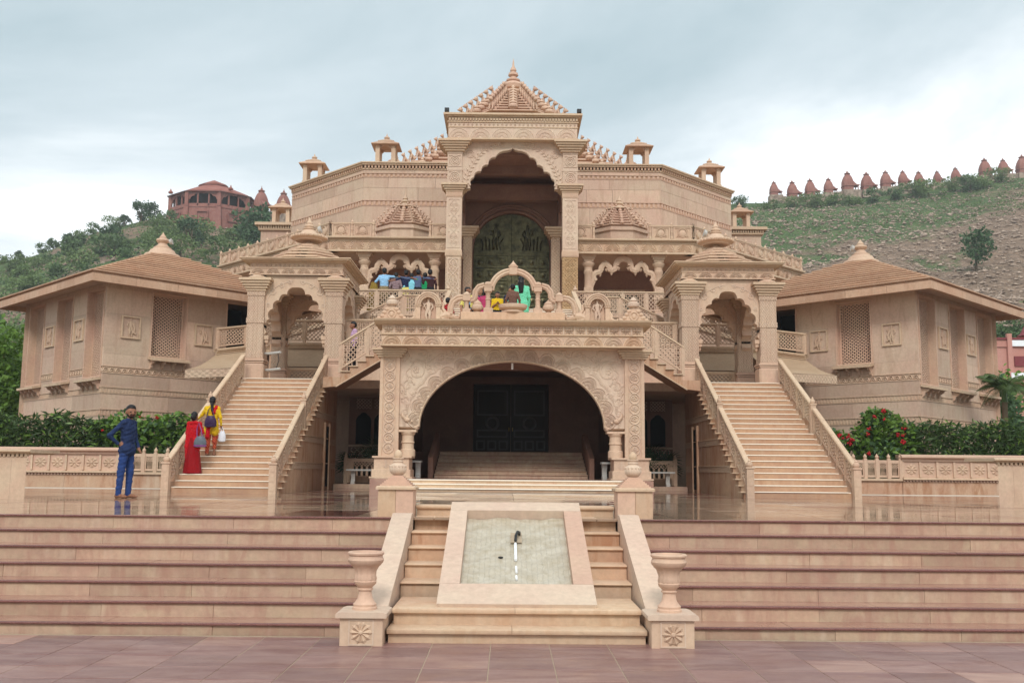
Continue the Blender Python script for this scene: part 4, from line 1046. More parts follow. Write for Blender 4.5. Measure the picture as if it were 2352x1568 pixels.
    for a, b in wins:
        m = MB(s); xm_ = (a + b) / 2
        m.prism([(a, 2.45), (b, 2.45), (b, 3.2)] + foil([(b, 3.2), (xm_ + .12, 3.42), (xm_, 3.5), (xm_ - .12, 3.42), (a, 3.2)][::-1], .15)[::-1][1:], 33.42, 33.455, 'y'); O('window_opening', m, M['dark'], rc)
        m = MB(s); lattice(m, [(a, 3.62), (b, 3.62), (b, 3.95), (a, 3.95)], lambda p, q, d: (p, 33.42 + d, q), .08, .02, .025); O('window_lattice', m, M['stone_wall'], rc)
    O('dado_moulding', MB(s).box(3.23, 5.38, 33.36, 33.45, 2.36, 2.43), M['stone'], rc)
    m = MB(s); lattice(m, [(3.3, 1.7), (5.3, 1.7), (5.3, 2.34), (3.3, 2.34)], lambda p, q, d: (p, 33.39 + d, q), .16, .035, .04); O('dado_lattice', m, M['stone'], rc)
    struct(O('recess_step', MB(s).box(3.5, 5.36, 30.6, 33.44, ZP, ZP + .13), M['stone_step'])).name = 'recess_step_%s' % side
    bench(s * 4.35, 31.05, ZP + .13, 'white marble bench in the shaded recess %s of the porch' % side, .68)
    pb = thing('pierced_balustrade', 'pierced stone rail behind the bench in the %s recess' % side, 'balustrade', (s * 4.35, 31.6, ZP), 'recess rails')
    for xp in (3.62, 5.15): O('post', MB(s).cbox(xp - .06, xp + .06, 31.5, 31.62, ZP + .13, 2.0, .01), M['stone'], pb); O('knob', MB(s).lathe([(.04, 0), (.06, .04), (.04, .09), (.003, .15)], (xp, 31.56, 2.0), 10), M['stone'], pb)
    m = MB(s); m.box(3.681, 5.089, 31.52, 31.6, 1.85, 1.96).box(3.681, 5.089, 31.52, 31.6, 1.2, 1.42)
    lattice(m, [(3.9, 1.72), (4.9, 1.72), (4.9, 1.85), (3.9, 1.85)], lambda p, q, d: (p, 31.54 + d, q), .07, .02, .03)
    m.box(3.681, 3.9, 31.525, 31.595, 1.42, 1.85).box(4.9, 5.089, 31.525, 31.595, 1.42, 1.85)
    for k in range(6): m.box(3.97 + .16 * k, 4.04 + .16 * k, 31.54, 31.58, 1.42, 1.72)
    O('pierced_panel', m, M['stone'], pb)
    # ---------------------------------------------------------------- walkway behind the gate, with sloping plaster skirt
    ww = thing('link_walkway', 'lattice-railed walkway with cream sloping skirt joining the %s gateway to the corner building' % side, 'walkway', (s * 7.5, 34.5, ZG), 'link walkways')
    P1, P2, P3 = (10.0, 33.75, 5.62), (8.35, 34.9, 6.0), (5.1, 34.9, 6.0)
    rail_run(ww, P1, P2, .72, 2, s, sp=.085, bw_=.03, ends=(1, 1)); rail_run(ww, P2, P3, .82, 3, s, sp=.10, bw_=.028, ends=(0, 1))
    m = MB(s)
    for a, b in ((P1, P2), (P2, P3)):
        for e_, z0, z1 in ((.10, -.07, 0), (.06, -.13, -.07), (.03, -.2, -.13)):
            dv_ = Vector((b[0] - a[0], b[1] - a[1], 0)).normalized(); nn = Vector((-dv_.y, dv_.x, 0)) * e_
            if nn.y > 0: nn = -nn
            q = [Vector(a) + nn, Vector(b) + nn, Vector(b) - nn * 3, Vector(a) - nn * 3]
            m.add([(p.x, p.y, p.z + z0) for p in q] + [(p.x, p.y, p.z + z1) for p in q], [(0, 1, 2, 3), (7, 6, 5, 4), (0, 4, 5, 1), (1, 5, 6, 2), (2, 6, 7, 3), (3, 7, 4, 0)])
    O('walkway_cornice', m, M['stone_trim'], ww)
    tp = [(10.02, 33.78, 5.42), (8.35, 34.93, 5.80), (5.1, 34.93, 5.80)]; bt = [(10.3, 31.55, 4.70), (8.12, 30.62, 4.68), (5.1, 33.85, 5.05)]
    vv = []
    for p, q in ((tp[0], bt[0]), (tp[1], bt[1]), (tp[1], (8.12, 33.85, 5.05)), (tp[2], bt[2])):
        for k in range(5):
            t_ = k / 4; sag = -.16 * math.sin(math.pi * t_); vv.append((p[0] + (q[0] - p[0]) * t_, p[1] + (q[1] - p[1]) * t_, p[2] + (q[2] - p[2]) * t_ + sag * .6))
    m = MB(s); m.add(vv, [(i * 5 + k, i * 5 + k + 1, i * 5 + k + 6, i * 5 + k + 5) for i in (0, 2) for k in range(4)])
    O('plaster_skirt', m, M['plaster'], ww)
    m = MB(s); m.add([(10.3, 31.5, 4.42), (8.12, 30.55, 4.42), (8.12, 30.55, 4.66), (10.3, 31.5, 4.68), (10.3, 31.6, 4.42), (8.12, 30.65, 4.42), (8.12, 30.65, 4.66), (10.3, 31.6, 4.68)], [(0, 1, 2, 3), (5, 4, 7, 6), (1, 5, 6, 2), (4, 0, 3, 7), (3, 2, 6, 7), (1, 0, 4, 5)])
    O('carved_fascia', m, M['carved'], ww)
    m = MB(s); m.lathe([(.2, 0), (.16, .1), (.15, 2.6), (.2, 2.75), (.32, 2.95), (.32, 3.1)], (8.9, 32.4, 1.3), 14); O('corbel_pillar', m, M['stone_wall'], ww)
    O('under_wall', MB(s).box(5.1, 8.9, 34.95, 35.3, ZP, 5.78), M['stone_wall'], ww)
    rp = thing('ramp_rail', 'sloping lattice rail of the ramp seen through the %s gateway arch' % side, 'balustrade', (s * 7.5, 36.2, 6.4), 'ramp rails')
    rail_run(rp, (8.7, 36.6, 6.35), (6.1, 36.2, 7.15), .55, 4, s, sp=.10, bw_=.03)
    O('ramp_cornice', MB(s).prism([(8.8, 6.18), (6.0, 7.02), (6.0, 7.17), (8.8, 6.33)], 36.05, 36.9, 'y'), M['stone_trim'], rp)
    O('ramp_wall', MB(s).prism([(8.75, 5.0), (8.75, 6.19), (6.0, 7.02), (6.0, 5.0)], 36.15, 36.9, 'y'), M['stone_wall'], rp)
# pipe barrier at the head of the left stair
pbx = thing('pipe_barrier', 'grey tied pipe barrier half blocking the left gateway', 'barrier', (-7.3, 30.3, ZG))
for z in (4.62, 5.12): O('pipe', MB().tube([(-7.75, 30.6, z), (-7.35, 30.1, z - .06), (-6.95, 29.95, z - .03)], .04, 8), M['marble'], pbx)
O('upright', MB().tube([(-7.3, 30.12, ZG), (-7.3, 30.12, 5.35)], .02, 6), M['stone_roof'], pbx)
O('wire', MB().tube([(-7.05, 29.98, 5.1), (-7.0, 29.98, 4.85), (-7.08, 29.98, 4.6)], .012, 5), M['black'], pbx)
# ------------------------------------------------------------------ centre stair and upper terrace
ZU = 7.65
cs = thing('centre_stair', 'central stone stair rising from the porch terrace to the great portal', 'staircase', (0, 33, 5.3))
for k in range(15):
    z1 = 5.29 + (ZU - 5.29) / 15 * (k + 1); yf = 30.2 + .5 * k
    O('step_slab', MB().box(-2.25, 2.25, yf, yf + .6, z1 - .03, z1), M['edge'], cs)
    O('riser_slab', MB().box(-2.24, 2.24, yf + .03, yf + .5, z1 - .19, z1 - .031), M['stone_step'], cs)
for s in (-1, 1):
    O('side_rail', MB(s).prism([(30.3, 5.9), (30.3, 6.05), (37.6, 8.42), (37.6, 8.3)], 2.28, 2.42, 'x'), M['stone_trim'], cs)
    O('side_wall', MB(s).prism([(29.95, 4.9), (29.95, 5.3), (30.3, 5.9), (37.6, 8.3), (37.6, 5)], 2.3, 2.4, 'x'), M['stone_wall'], cs)
ut = struct(O('upper_terrace', MB().prism([(-6.2, 37.9), (6.2, 37.9), (14.5, 46), (14.5, 60), (-14.5, 60), (-14.5, 46)], 7.40, ZU, 'z'), M['stone_wall']))
rw = thing('retaining_wall', 'stone retaining wall with scalloped string course under the verandah rail', 'wall', (0, 38, 5))
for s in (-1, 1):
    for k in range(3): O('wall_slab', MB(s).box(2.42 + 1.25 * k, 3.665 + 1.25 * k, 37.95, 38.2, 5.0, 7.22), M['stone_stain'], rw)
    O('cornice', MB(s).prism([(37.95, 7.33), (37.85, 7.4), (37.82, 7.44), (37.95, 7.46)], 2.4, 6.15, 'x'), M['stone_trim'], rw)
    m = MB(s)
    for k in range(17): m.lathe([(.01, -.02), (.1, 0), (.1, .02)], (2.55 + .22 * k, 37.93, 7.3), 10, sy=.4)
    O('scalloped_course', m, M['stone'], rw)
for s, side in ((-1, 'left'), (1, 'right')):
    vr = thing('verandah_rail', 'lattice rail along the upper terrace in front of the %s verandah' % side, 'balustrade', (s * 4.2, 38, ZU), 'verandah rails')
    rail_run(vr, (6.1, 38.0, ZU + .02), (2.45, 38.0, ZU + .02), .82, 4, s, sp=.115, bw_=.032)
    O('rail_knob', MB(s).lathe([(.06, 0), (.09, .05), (.06, .12), (.03, .16), (.004, .24)], (2.45, 38.0, ZU + .84), 12), M['stone'], vr)
    rail_run(vr, (9.9, 41.6, ZU + .02), (6.15, 38.05, ZU + .02), .82, 5, s, sp=.115, bw_=.032)

# ------------------------------------------------------------------ verandahs with fan frieze and roundel parapet
def round_panel(mat):
    m = MB()
    m.tube([(.36 * math.cos(2 * math.pi * k / 18), 0, .36 * math.sin(2 * math.pi * k / 18)) for k in range(19)], .05, 5)
    m.lathe([(.28, 0), (.28, .03), (.2, .04), (.05, .06)], n=16)
    for i in range(len(m.v) - 64, len(m.v)):
        x, y, z = m.v[i]; m.v[i] = (x, -z, y)
    for q in (-1, 1):
        m.tube([(q * p[0], 0, p[1]) for p in spiral(.42, -.3, .13, 2, 1.2, 10)], .03, 4)
        m.tube([(q * .15, 0, .4), (q * .35, 0, .32), (q * .46, 0, .15)], .025, 4)
        m.tube([(q * .25, 0, -.42), (q * .1, 0, -.4)], .03, 4)
    return m.mesh('roundel_carving', mat)
RND = round_panel(M['stone'])
def vfan(mat):
    m = MB(); m.tube([(p[0], 0, p[1]) for p in arc(0, 0, .94, 0, math.pi, 16)], .06, 5)
    for k in range(13):
        a = math.pi * (k + .5) / 13; dw = math.pi / 13 * .42
        P_ = lambda r, t, y: (r * math.cos(t), y, r * math.sin(t))
        m.add([P_(.12, a, 0), P_(.78, a - dw, 0), P_(.86, a, 0), P_(.78, a + dw, 0), P_(.7, a, -.09)], [(0, 1, 4), (1, 2, 4), (2, 3, 4), (3, 0, 4)])
    m.ball((0, 0, 0), (.14, .08, .14), 8, 4)
    return m.mesh('fan_carving', mat)
VF = [vfan(M['stone']), vfan(M['stone_warm'])]
def bracket_column(th, s, x, y, z0, z1, nm='column'):
    m = MB(s); h = z1 - z0
    m.cbox(x - .2, x + .2, y - .2, y + .2, z0, z0 + .22 * h, .03); m.lathe([(.2, 0), (.22, .02 * h), (.17, .04 * h)], (x, y, z0 + .22 * h), 12)
    m.box(x - .18, x + .18, y - .18, y + .18, z0 + .26 * h, z0 + .36 * h); m.box(x - .24, x + .24, y - .24, y + .24, z0 + .36 * h, z0 + .385 * h); m.box(x - .19, x + .19, y - .19, y + .19, z0 + .385 * h, z0 + .52 * h)
    m.lathe([(.2, 0), (.17, .03 * h), (.165, .2 * h), (.2, .22 * h), (.2, .25 * h), (.17, .26 * h), (.17, .3 * h), (.26, .34 * h), (.27, .36 * h), (.2, .38 * h)], (x, y, z0 + .52 * h), 12)
    for k in range(3): m.box(x - .2 - .06 * k, x + .2 + .06 * k, y - .2 - .03 * k, y + .2 + .03 * k, z0 + (.90 + .033 * k) * h, z0 + (.933 + .033 * k) * h)
    O(nm, m, M['stone'], th)
ZB = 10.60
for s, side in ((-1, 'left'), (1, 'right')):
    vd = thing('verandah', 'open %s verandah with bracket columns, fan frieze and roundel parapet' % side, 'verandah', (s * 6, 42, ZU), 'verandahs')
    for x in (3.22, 6.15): bracket_column(vd, s, x, 41.2, ZU, ZB)
    for q in (1, 5.2): bracket_column(vd, s, 7.55 + q * .707 + .3, 41.2 + q * .707 + .3, ZU, ZB)
    # serpentine torana between the two front columns
    m = MB(s); xm = 4.685
    def tb(pts, w):
        n = len(pts); rings = []
        for i in range(n):
            a = Vector(pts[min(i + 1, n - 1)]) - Vector(pts[max(i - 1, 0)]); a.normalize(); nn = Vector((-a.y, a.x)); p = Vector(pts[i])
            o1, i1 = p + nn * w, p - nn * w
            rings.append([(o1.x, 41.3, o1.y), (o1.x, 41.12, o1.y), (p.x, 41.08, p.y), (i1.x, 41.12, i1.y), (i1.x, 41.3, i1.y)])
        m.loft(rings)
    tb(arc(xm, 10.2, .3, math.pi * 1.05, -math.pi * .05, 14, .25), .12)
    for q in (-1, 1):
        tb([(xm + q * a, b) for a, b in ((.3, 10.15), (.36, 10.02), (.48, 9.96), (.58, 10.0), (.6, 10.05))], .11)
        tb([(xm + q * a, b) for a, b in ((.55, 9.95), (.58, 10.1), (.7, 10.22), (.84, 10.2), (.93, 10.08), (.95, 9.95))], .11)
        tb([(xm + q * a, b) for a, b in ((.93, 9.98), (1.02, 9.88), (1.14, 9.86), (1.24, 9.78), (1.26, 9.62), (1.18, 9.5))], .11)
        tb([(xm + q * a, b) for a, b in ((1.22, 9.6), (1.3, 9.42), (1.36, 9.25), (1.42, 9.1))], .1)
        m.tube([(xm + q * 1.24, 41.2, 9.82), (xm + q * 1.36, 41.2, 9.86), (xm + q * 1.4, 41.2, 9.96)], [.06, .04, .015], 6)
        for a, b in ((.2, 10.08), (.5, 9.86), (.72, 10.02), (.98, 9.8)): m.lathe([(.005, 0), (.07, .1), (.07, .13)], (xm + q * a, 41.2, b - .12), 8)
    m.lathe([(.06, 0), (.07, .03), (.03, .07), (.004, .12)], (xm, 41.2, 10.56), 8)
    for q in (-1, 1): m.lathe([(.05, 0), (.06, .03), (.02, .08)], (xm + q * .76, 41.2, 10.32), 8)
    O('serpentine_arch', m, M['stone'], vd)
    # beam, frieze, cornice on both facets
    P0, P1, P2 = Vector((2.3, 40.75, 0)), Vector((7.55, 40.75, 0)), Vector((13.9, 47.1, 0))
    for a, b, nf in ((P0, P1, 7), (P1, P2, 11)):
        d_ = (b - a); Ln = d_.length; d_.normalize(); nn = Vector((d_.y, -d_.x, 0))
        fx = lambda u, v, w: tuple(a + d_ * u + nn * w + Vector((0, 0, v)))
        O('beam', MB(s).mprism([(0, ZB), (Ln, ZB), (Ln, 11.08), (0, 11.08)], 1.0, lambda u, v, w: fx(u, v, -w * .5)), M['stone_warm'], vd)
        m = MB(s)
        for z0, z1, e_ in ((ZB - .03, ZB + .05, .04), (11.0, 11.08, .03)): m.mprism([(-e_ * .4, z0), (Ln + e_ * .4, z0), (Ln + e_ * .4, z1), (-e_ * .4, z1)], 1.0, lambda u, v, w: fx(u, v, e_ - w * (e_ + .02)))
        O('string_course', m, M['stone_trim'], vd)
        m = MB(s)
        for z0, z1, e_ in ((11.082, 11.12, .10), (11.12, 11.19, .17)): m.mprism([(-e_ * .42, z0), (Ln + e_ * .42, z0), (Ln + e_ * .42, z1), (-e_ * .42, z1)], 1.0, lambda u, v, w: fx(u, v, e_ - w * (e_ + .4)))
        O('cornice', m, M['stone_trim'], vd)
        wf_ = Ln / nf
        rotz = math.atan2(d_.y, d_.x)
        for k in range(nf):
            p = a + d_ * (wf_ * (k + .5)) + nn * .003
            inst('fan_carving', VF[(k + (s > 0)) % 2 if s > 0 else 0], vd, T((s * p.x, p.y, ZB + .07)) @ Matrix.Rotation(s * rotz, 4, 'Z') @ Matrix.Diagonal((wf_ * .48 * s, .4, .42, 1)))
        npn = nf
        xs = [Ln * k / npn for k in range(npn + 1)] if a is not P0 else [.02, 1.1, 3.46, 4.35, 5.25]
        skip = {1.1} if a is P0 else set()
        for k, x in enumerate(xs):
            p = a + d_ * x
            m = MB(s); m.lathe([(.07, 0), (.07, .1), (.055, .12), (.06, .28), (.07, .3), (.055, .32), (.055, .5), (.08, .52), (.08, .56), (.05, .58), (.07, .62), (.04, .68), (.004, .74)], (p.x, p.y, 11.192), 10); O('baluster_post', m, M['stone'], vd)
        for x0, x1 in zip(xs[:-1], xs[1:]):
            if x0 in skip: continue
            m = MB(s); fb = lambda u, v, w: fx(u, v, -.02 + w)
            frame_bars(m, [(x0 + .075, 11.21), (x1 - .075, 11.21), (x1 - .075, 11.74), (x0 + .075, 11.74)], fb, .05, .06)
            m.mprism([(x0 + .13, 11.27), (x1 - .13, 11.27), (x1 - .13, 11.68), (x0 + .13, 11.68)], .02, fb) if a is P0 else None
            pn = O('parapet_panel', m, M['stone'], vd)
            p = a + d_ * ((x0 + x1) / 2) + nn * .012
            inst('roundel_carving', RND, vd, T((s * p.x, p.y, 11.475)) @ Matrix.Rotation(s * rotz, 4, 'Z') @ Matrix.Diagonal((.50, .8, .50, 1)))
        for r0_, r1_ in (((0, 1.15), (3.4, Ln)) if a is P0 else ((0, Ln),)):
            O('parapet_rail', MB(s).mprism([(r0_, 11.741), (r1_, 11.741), (r1_, 11.785), (r0_, 11.785)], 1.0, lambda u, v, w: fx(u, v, .06 - w * .12)), M['stone_trim'], vd)
    O('roof_slab', MB(s).prism([(2.3, 41.26), (7.75, 41.26), (13.6, 47.1), (13.6, 50), (2.3, 50)], 10.62, 11.05, 'z'), M['stone_wall'], vd)
    for x, y in ((6.9, 43.0), (7.6, 44.2)):
        O('ceiling_light', MB(s).lathe([(.25, 0), (.28, .04)], (x, y, 10.57), 16), M['stone_roof'], vd)
    # verandah back wall, carved frame and green door
    O('back_wall', MB(s).box(2.3, 8.0, 44.6, 45.0, ZU, 10.61), M['stone_shade'], vd)
    M.setdefault('green_door', plain('aged_green_metal', S(104, 112, 90, .7), .45, .5, .25, 6, bumps=.3))
    O('door_frame', MB(s).prism([(3.75, ZU), (3.75, 9.75), (6.05, 9.75), (6.05, ZU), (5.75, ZU), (5.75, 9.5), (4.05, 9.5), (4.05, ZU)], 44.5, 44.61, 'y'), M['carved'], vd)
    for a, b in ((4.055, 4.895), (4.905, 5.745)):
        dl = O('door_leaf', MB(s).box(a, b, 44.54, 44.598, ZU, 9.49), M['green_door'], vd)
        m = MB(s); frame_bars(m, [(a + .03, 8.7), (b - .03, 8.7), (b - .03, 9.45), (a + .03, 9.45)], lambda p, q, d: (p, 44.54 - d, q), .07, .03)
        m.tube([(p[0], 44.53, p[1]) for p in spiral((a + b) / 2, 9.05, .22, 0, 1.5)], .03, 5); O('door_relief', m, M['green_door'], dl)
    # small tiered dome on the verandah roof
    sd_ = thing('tiered_dome', 'small tiered dome crowded with pots and beasts on the %s verandah roof' % side, 'dome', (s * 4.6, 42.05, 11.2), 'tiered domes')
    xm, ym = 4.6, 42.05
    def octo(w): return [(xm + w * math.cos(R(22.5 + 45 * q)), ym + w * math.sin(R(22.5 + 45 * q))) for q in range(8)]
    m = MB(s); m.prism(octo(1.22), 11.192, 11.62, 'z'); m.prism(octo(1.30), 11.62, 11.68, 'z'); m.prism(octo(1.24), 11.68, 11.78, 'z'); O('drum', m, M['stone_wall'], sd_)
    for k in range(7):
        w = 1.24 - .10 * k - .008 * k * k; z0 = 11.781 + .135 * k
        m = MB(s); m.prism(octo(w), z0 + .085, z0 + .135, 'z'); m.prism(octo(w * .9), z0, z0 + .085, 'z'); O('roof_tier', m, M['stone_pink'], sd_)
    zt = 11.781 + .945
    m = MB(s); m.lathe([(.5, 0), (.54, .04), (.5, .09), (.34, .12), (.26, .18), (.16, .22), (.14, .26), (.2, .3), (.2, .34), (.12, .38), (.09, .42), (.12, .45), (.1, .5), (.05, .58), (.02, .7), (.004, .76)], (xm, ym, zt), 18); O('dome_finial', m, M['stone'], sd_)
# ------------------------------------------------------------------ roof beasts and pots (shared meshes)
m = MB()     # seated lion, unit height about 1, facing -Y
m.loft([[(.17 * k * math.cos(q), y + .0, z + .2 * k * math.sin(q)) for q in [2 * math.pi * i / 8 for i in range(8)]] for y, z, k in ((.42, .22, .5), (.32, .24, 1.1), (.1, .34, 1.05), (-.1, .5, 1.1), (-.2, .62, .8))])
m.ball((0, -.27, .8), (.17, .19, .18), 8, 6); m.ball((0, -.45, .75), (.09, .1, .08), 7, 5)
for q in (-1, 1):
    m.tube([(q * .12, -.12, .5), (q * .13, -.22, .22), (q * .13, -.25, .02), (q * .13, -.34, .02)], [.09, .06, .05, .045], 6)
    m.tube([(q * .15, .28, .25), (q * .2, .1, .12), (q * .19, .12, .02), (q * .19, -.02, .02)], [.13, .1, .06, .05], 6)
    m.tube([(q * .1, -.24, .95), (q * .13, -.22, 1.05)], [.05, .015], 5)
m.tube([(0, .42, .2), (0, .56, .3), (0, .55, .52), (0, .45, .6)], [.05, .045, .04, .02], 5)
BEAST = m.mesh('beast_figure', M['stone_pink'])
POT = MB().lathe([(.2, 0), (.26, .06), (.5, .25), (.52, .42), (.4, .58), (.24, .66), (.34, .72), (.34, .78), (.2, .86), (.1, 1.0), (.02, 1.12)], n=12).mesh('pot_ornament', M['stone_pink'])
def deck(th, s, xm, ym, tiers, bs, ps, axes=8):
    """beasts up the corner ribs, pots up the middles of the faces; tiers = [(w, z)]"""
    for j, (w, z) in enumerate(tiers):
        for q in range(4):
            a = R(22.5 + 45 * q * 2 + (0 if True else 0))
            for off in (0, 45):
                a = R(22.5 + 90 * q + off)
                x, y = xm + w * .97 * math.cos(a), ym + w * .97 * math.sin(a)
                if y > ym + .3 * w: continue
                inst('beast_figure', BEAST, th, T((s * x, y, z)) @ Matrix.Rotation(-s * math.atan2(math.cos(a), -math.sin(a)) * -1 if False else math.atan2(s * math.cos(a), -math.sin(a)), 4, 'Z') @ Matrix.Diagonal((bs, bs, bs, 1)))
        for q in range(8):
            a = R(45 * q)
            x, y = xm + w * .92 * math.cos(a), ym + w * .92 * math.sin(a)
            if y > ym + .2: continue
            inst('pot_ornament', POT, th, T((s * x, y, z)) @ Matrix.Diagonal((ps, ps, ps, 1)))
for s in (-1, 1):
    sd_ = [o for o in bpy.data.objects if o.name.startswith('tiered_dome') and o.type == 'EMPTY' and (o.matrix_basis.translation.x * s > 0)][0]
    deck(sd_, s, 4.6, 42.05, [(1.24 - .10 * k - .008 * k * k, 11.781 + .135 * k + .1) for k in range(0, 7, 1)], .25, .20)

# ------------------------------------------------------------------ main hall
mh = thing('main_hall', 'tall plain sandstone temple hall with angled sides behind the portal', 'temple', (0, 48, ZU))
HX, HY, HA, HZ = 7.02, 46.0, 4.3, 16.02
def facet(s, a, b, nx_, rows, first):
    a, b = Vector(a), Vector(b); d_ = b - a; Ln = d_.length; d_.normalize(); nn = Vector((d_.y, -d_.x, 0))
    fx = lambda u, v, w: tuple(a + d_ * u + nn * w + Vector((0, 0, v)))
    for z0, z1, kind in rows:
        if kind == 'w':
            xs = [0]
            while xs[-1] < Ln - 2.6: xs.append(xs[-1] + random.uniform(1.2, 2.4))
            xs.append(Ln)
            for u0_, u1_ in zip(xs[:-1], xs[1:]):
                O('wall_slab', MB(s).mprism([(u0_ + .005, z0 + .005), (u1_ - .005, z0 + .005), (u1_ - .005, z1 - .005), (u0_ + .005, z1 - .005)], 1.0, lambda u, v, w: fx(u, v, -w * .3)), M['stone_wall'], mh)
        else:
            O('carved_band', MB(s).mprism([(0, z0 + .03), (Ln, z0 + .03), (Ln, z1 - .03), (0, z1 - .03)], 1.0, lambda u, v, w: fx(u, v, -.03 - w * .27)), M['stone_roof'], mh)
            m = MB(s)
            for q0, q1 in ((z0, z0 + .03), (z1 - .03, z1)): m.mprism([(0, q0), (Ln, q0), (Ln, q1), (0, q1)], 1.0, lambda u, v, w: fx(u, v, .02 - w * .3))
            n = int(Ln / .21)
            for k in range(n):
                u = Ln * (k + .5) / n; m.mprism([(u - .055, z0 + .05), (u + .055, z0 + .05), (u + .055, z1 - .05), (u - .055, z1 - .05)], 1.0, lambda u_, v, w: fx(u_, v, .012 - w * .04))
            O('band_moulding', m, M['stone_pink'], mh)
    m = MB(s); n = int(Ln / .16)
    for k in range(n):
        u = Ln * (k + .5) / n; m.mprism([(u - .045, HZ - .28), (u + .045, HZ - .28), (u + .045, HZ - .14), (u - .045, HZ - .14)], 1.0, lambda u_, v, w: fx(u_, v, .09 - w * .1))
    O('dentils', m, M['stone_roof'], mh)
    m = MB(s)
    for z0, z1, e_ in ((HZ - .34, HZ - .28, .04), (HZ - .14, HZ - .06, .14), (HZ - .06, HZ, .2)): m.mprism([(-e_ * .42, z0), (Ln + e_ * .42, z0), (Ln + e_ * .42, z1), (-e_ * .42, z1)], 1.0, lambda u, v, w: fx(u, v, e_ - w * (e_ + .3)))
    O('cornice', m, M['stone_trim'], mh)
ROWS = [(ZU, 11.2, 'w'), (11.2, 12.2, 'w'), (12.2, 13.1, 'w'), (13.1, 13.92, 'w'), (13.92, 14.2, 'c'), (14.2, 14.8, 'w'), (14.8, 15.3, 'w'), (15.3, 15.52, 'c'), (15.52, HZ - .34, 'w')]
for s in (-1, 1):
    facet(s, (2.2, HY, 0), (HX, HY, 0), 3, ROWS, True)
    facet(s, (HX, HY, 0), (HX + HA, HY + HA, 0), 3, ROWS, False)
    O('side_wall', MB(s).box(HX + HA - .3, HX + HA, HY + HA + .002, 62, ZU, HZ - .02), M['stone_wall'], mh)
O('roof_slab', MB().prism([(-HX + .1, HY + .3), (HX - .1, HY + .3), (HX + HA - .2, HY + HA + .2), (HX + HA - .2, 62), (-HX - HA + .2, 62), (-HX - HA + .2, HY + HA + .2)], HZ - .4, HZ - .03, 'z'), M['stone_wall'], mh)
# broad stepped roof behind
br = thing('great_stepped_roof', 'broad stepped stone roof with beasts along its ridges, behind the portal', 'roof', (0, 54, HZ))
ym = 54.0
for k in range(13):
    w = 6.0 - .30 * k; z0 = HZ - .02 + .27 * k
    m = MB(); m.box(-w, w, ym - w, ym + w, z0 + .19, z0 + .27); m.box(-w + .2, w - .2, ym - w + .2, ym + w - .2, z0, z0 + .19)
    O('roof_tier', m, M['stone_pink'], br)
    for s in (-1, 1):
        inst('beast_figure', BEAST, br, TRS((s * (w - .05), ym - w + .05, z0 + .29), s * R(45), .5))
        inst('pot_ornament', POT, br, TRS((s * (w - .9), ym - w - .0, z0 + .18), 0, .36))

def chhatri(x, y, z, h, lbl, grp='rooftop kiosks'):
    c = thing('roof_kiosk', lbl, 'kiosk', (x, y, z), grp)
    w = .285 * h
    for q in ((-1, -1), (1, -1), (-1, 1), (1, 1)):
        m = MB(); cx_, cy_ = q[0] * w * .8, q[1] * w * .8; m.box(cx_ - .06 * h, cx_ + .06 * h, cy_ - .06 * h, cy_ + .06 * h, 0, .58 * h); m.box(cx_ - .08 * h, cx_ + .08 * h, cy_ - .08 * h, cy_ + .08 * h, 0, .05 * h); O('post', m, M['stone'], c, local=True)
    cu = [(-.8, .36), (-.5, .5), (0, .57), (.5, .5), (.8, .36)]
    pts = foil([(a * w, b * h) for a, b in cu], .18, 4)
    for fn in (lambda a, b, d: (a, -w * .86 + d, b), lambda a, b, d: (a, w * .8 + d, b), lambda a, b, d: (-w * .86 + d, a, b), lambda a, b, d: (w * .8 + d, a, b)):
        m = MB(); m.mprism([(-w * .87, .34 * h)] + pts + [(w * .87, .34 * h), (w * .87, .62 * h), (-w * .87, .62 * h)], .06 * h, fn); O('arch_panel', m, M['stone_pink'], c, local=True)
    m = MB(); e_ = w * 1.42
    m.add([(-e_, -e_, .575 * h), (e_, -e_, .575 * h), (e_, e_, .575 * h), (-e_, e_, .575 * h), (-w * .8, -w * .8, .70 * h), (w * .8, -w * .8, .70 * h), (w * .8, w * .8, .70 * h), (-w * .8, w * .8, .70 * h), (-e_, -e_, .60 * h), (e_, -e_, .60 * h), (e_, e_, .60 * h), (-e_, e_, .60 * h)],
          [(3, 2, 1, 0), (0, 1, 9, 8), (1, 2, 10, 9), (2, 3, 11, 10), (3, 0, 8, 11), (8, 9, 5, 4), (9, 10, 6, 5), (10, 11, 7, 6), (11, 8, 4, 7), (4, 5, 6, 7)])
    O('eave', m, M['stone_roof'], c, local=True)
    m = MB()
    for k in range(3):
        ww = w * (.82 - .2 * k); m.box(-ww, ww, -ww, ww, (.70 + .03 * k) * h + .001, (.73 + .03 * k) * h)
    O('roof_tier', m, M['stone'], c, local=True)
    O('finial', MB().lathe([(.12 * h, 0), (.09 * h, .03 * h), (.05 * h, .04 * h), (.085 * h, .07 * h), (.08 * h, .1 * h), (.03 * h, .13 * h), (.02 * h, .16 * h), (.002, .22 * h)], (0, 0, .79 * h), 12), M['stone'], c, local=True)
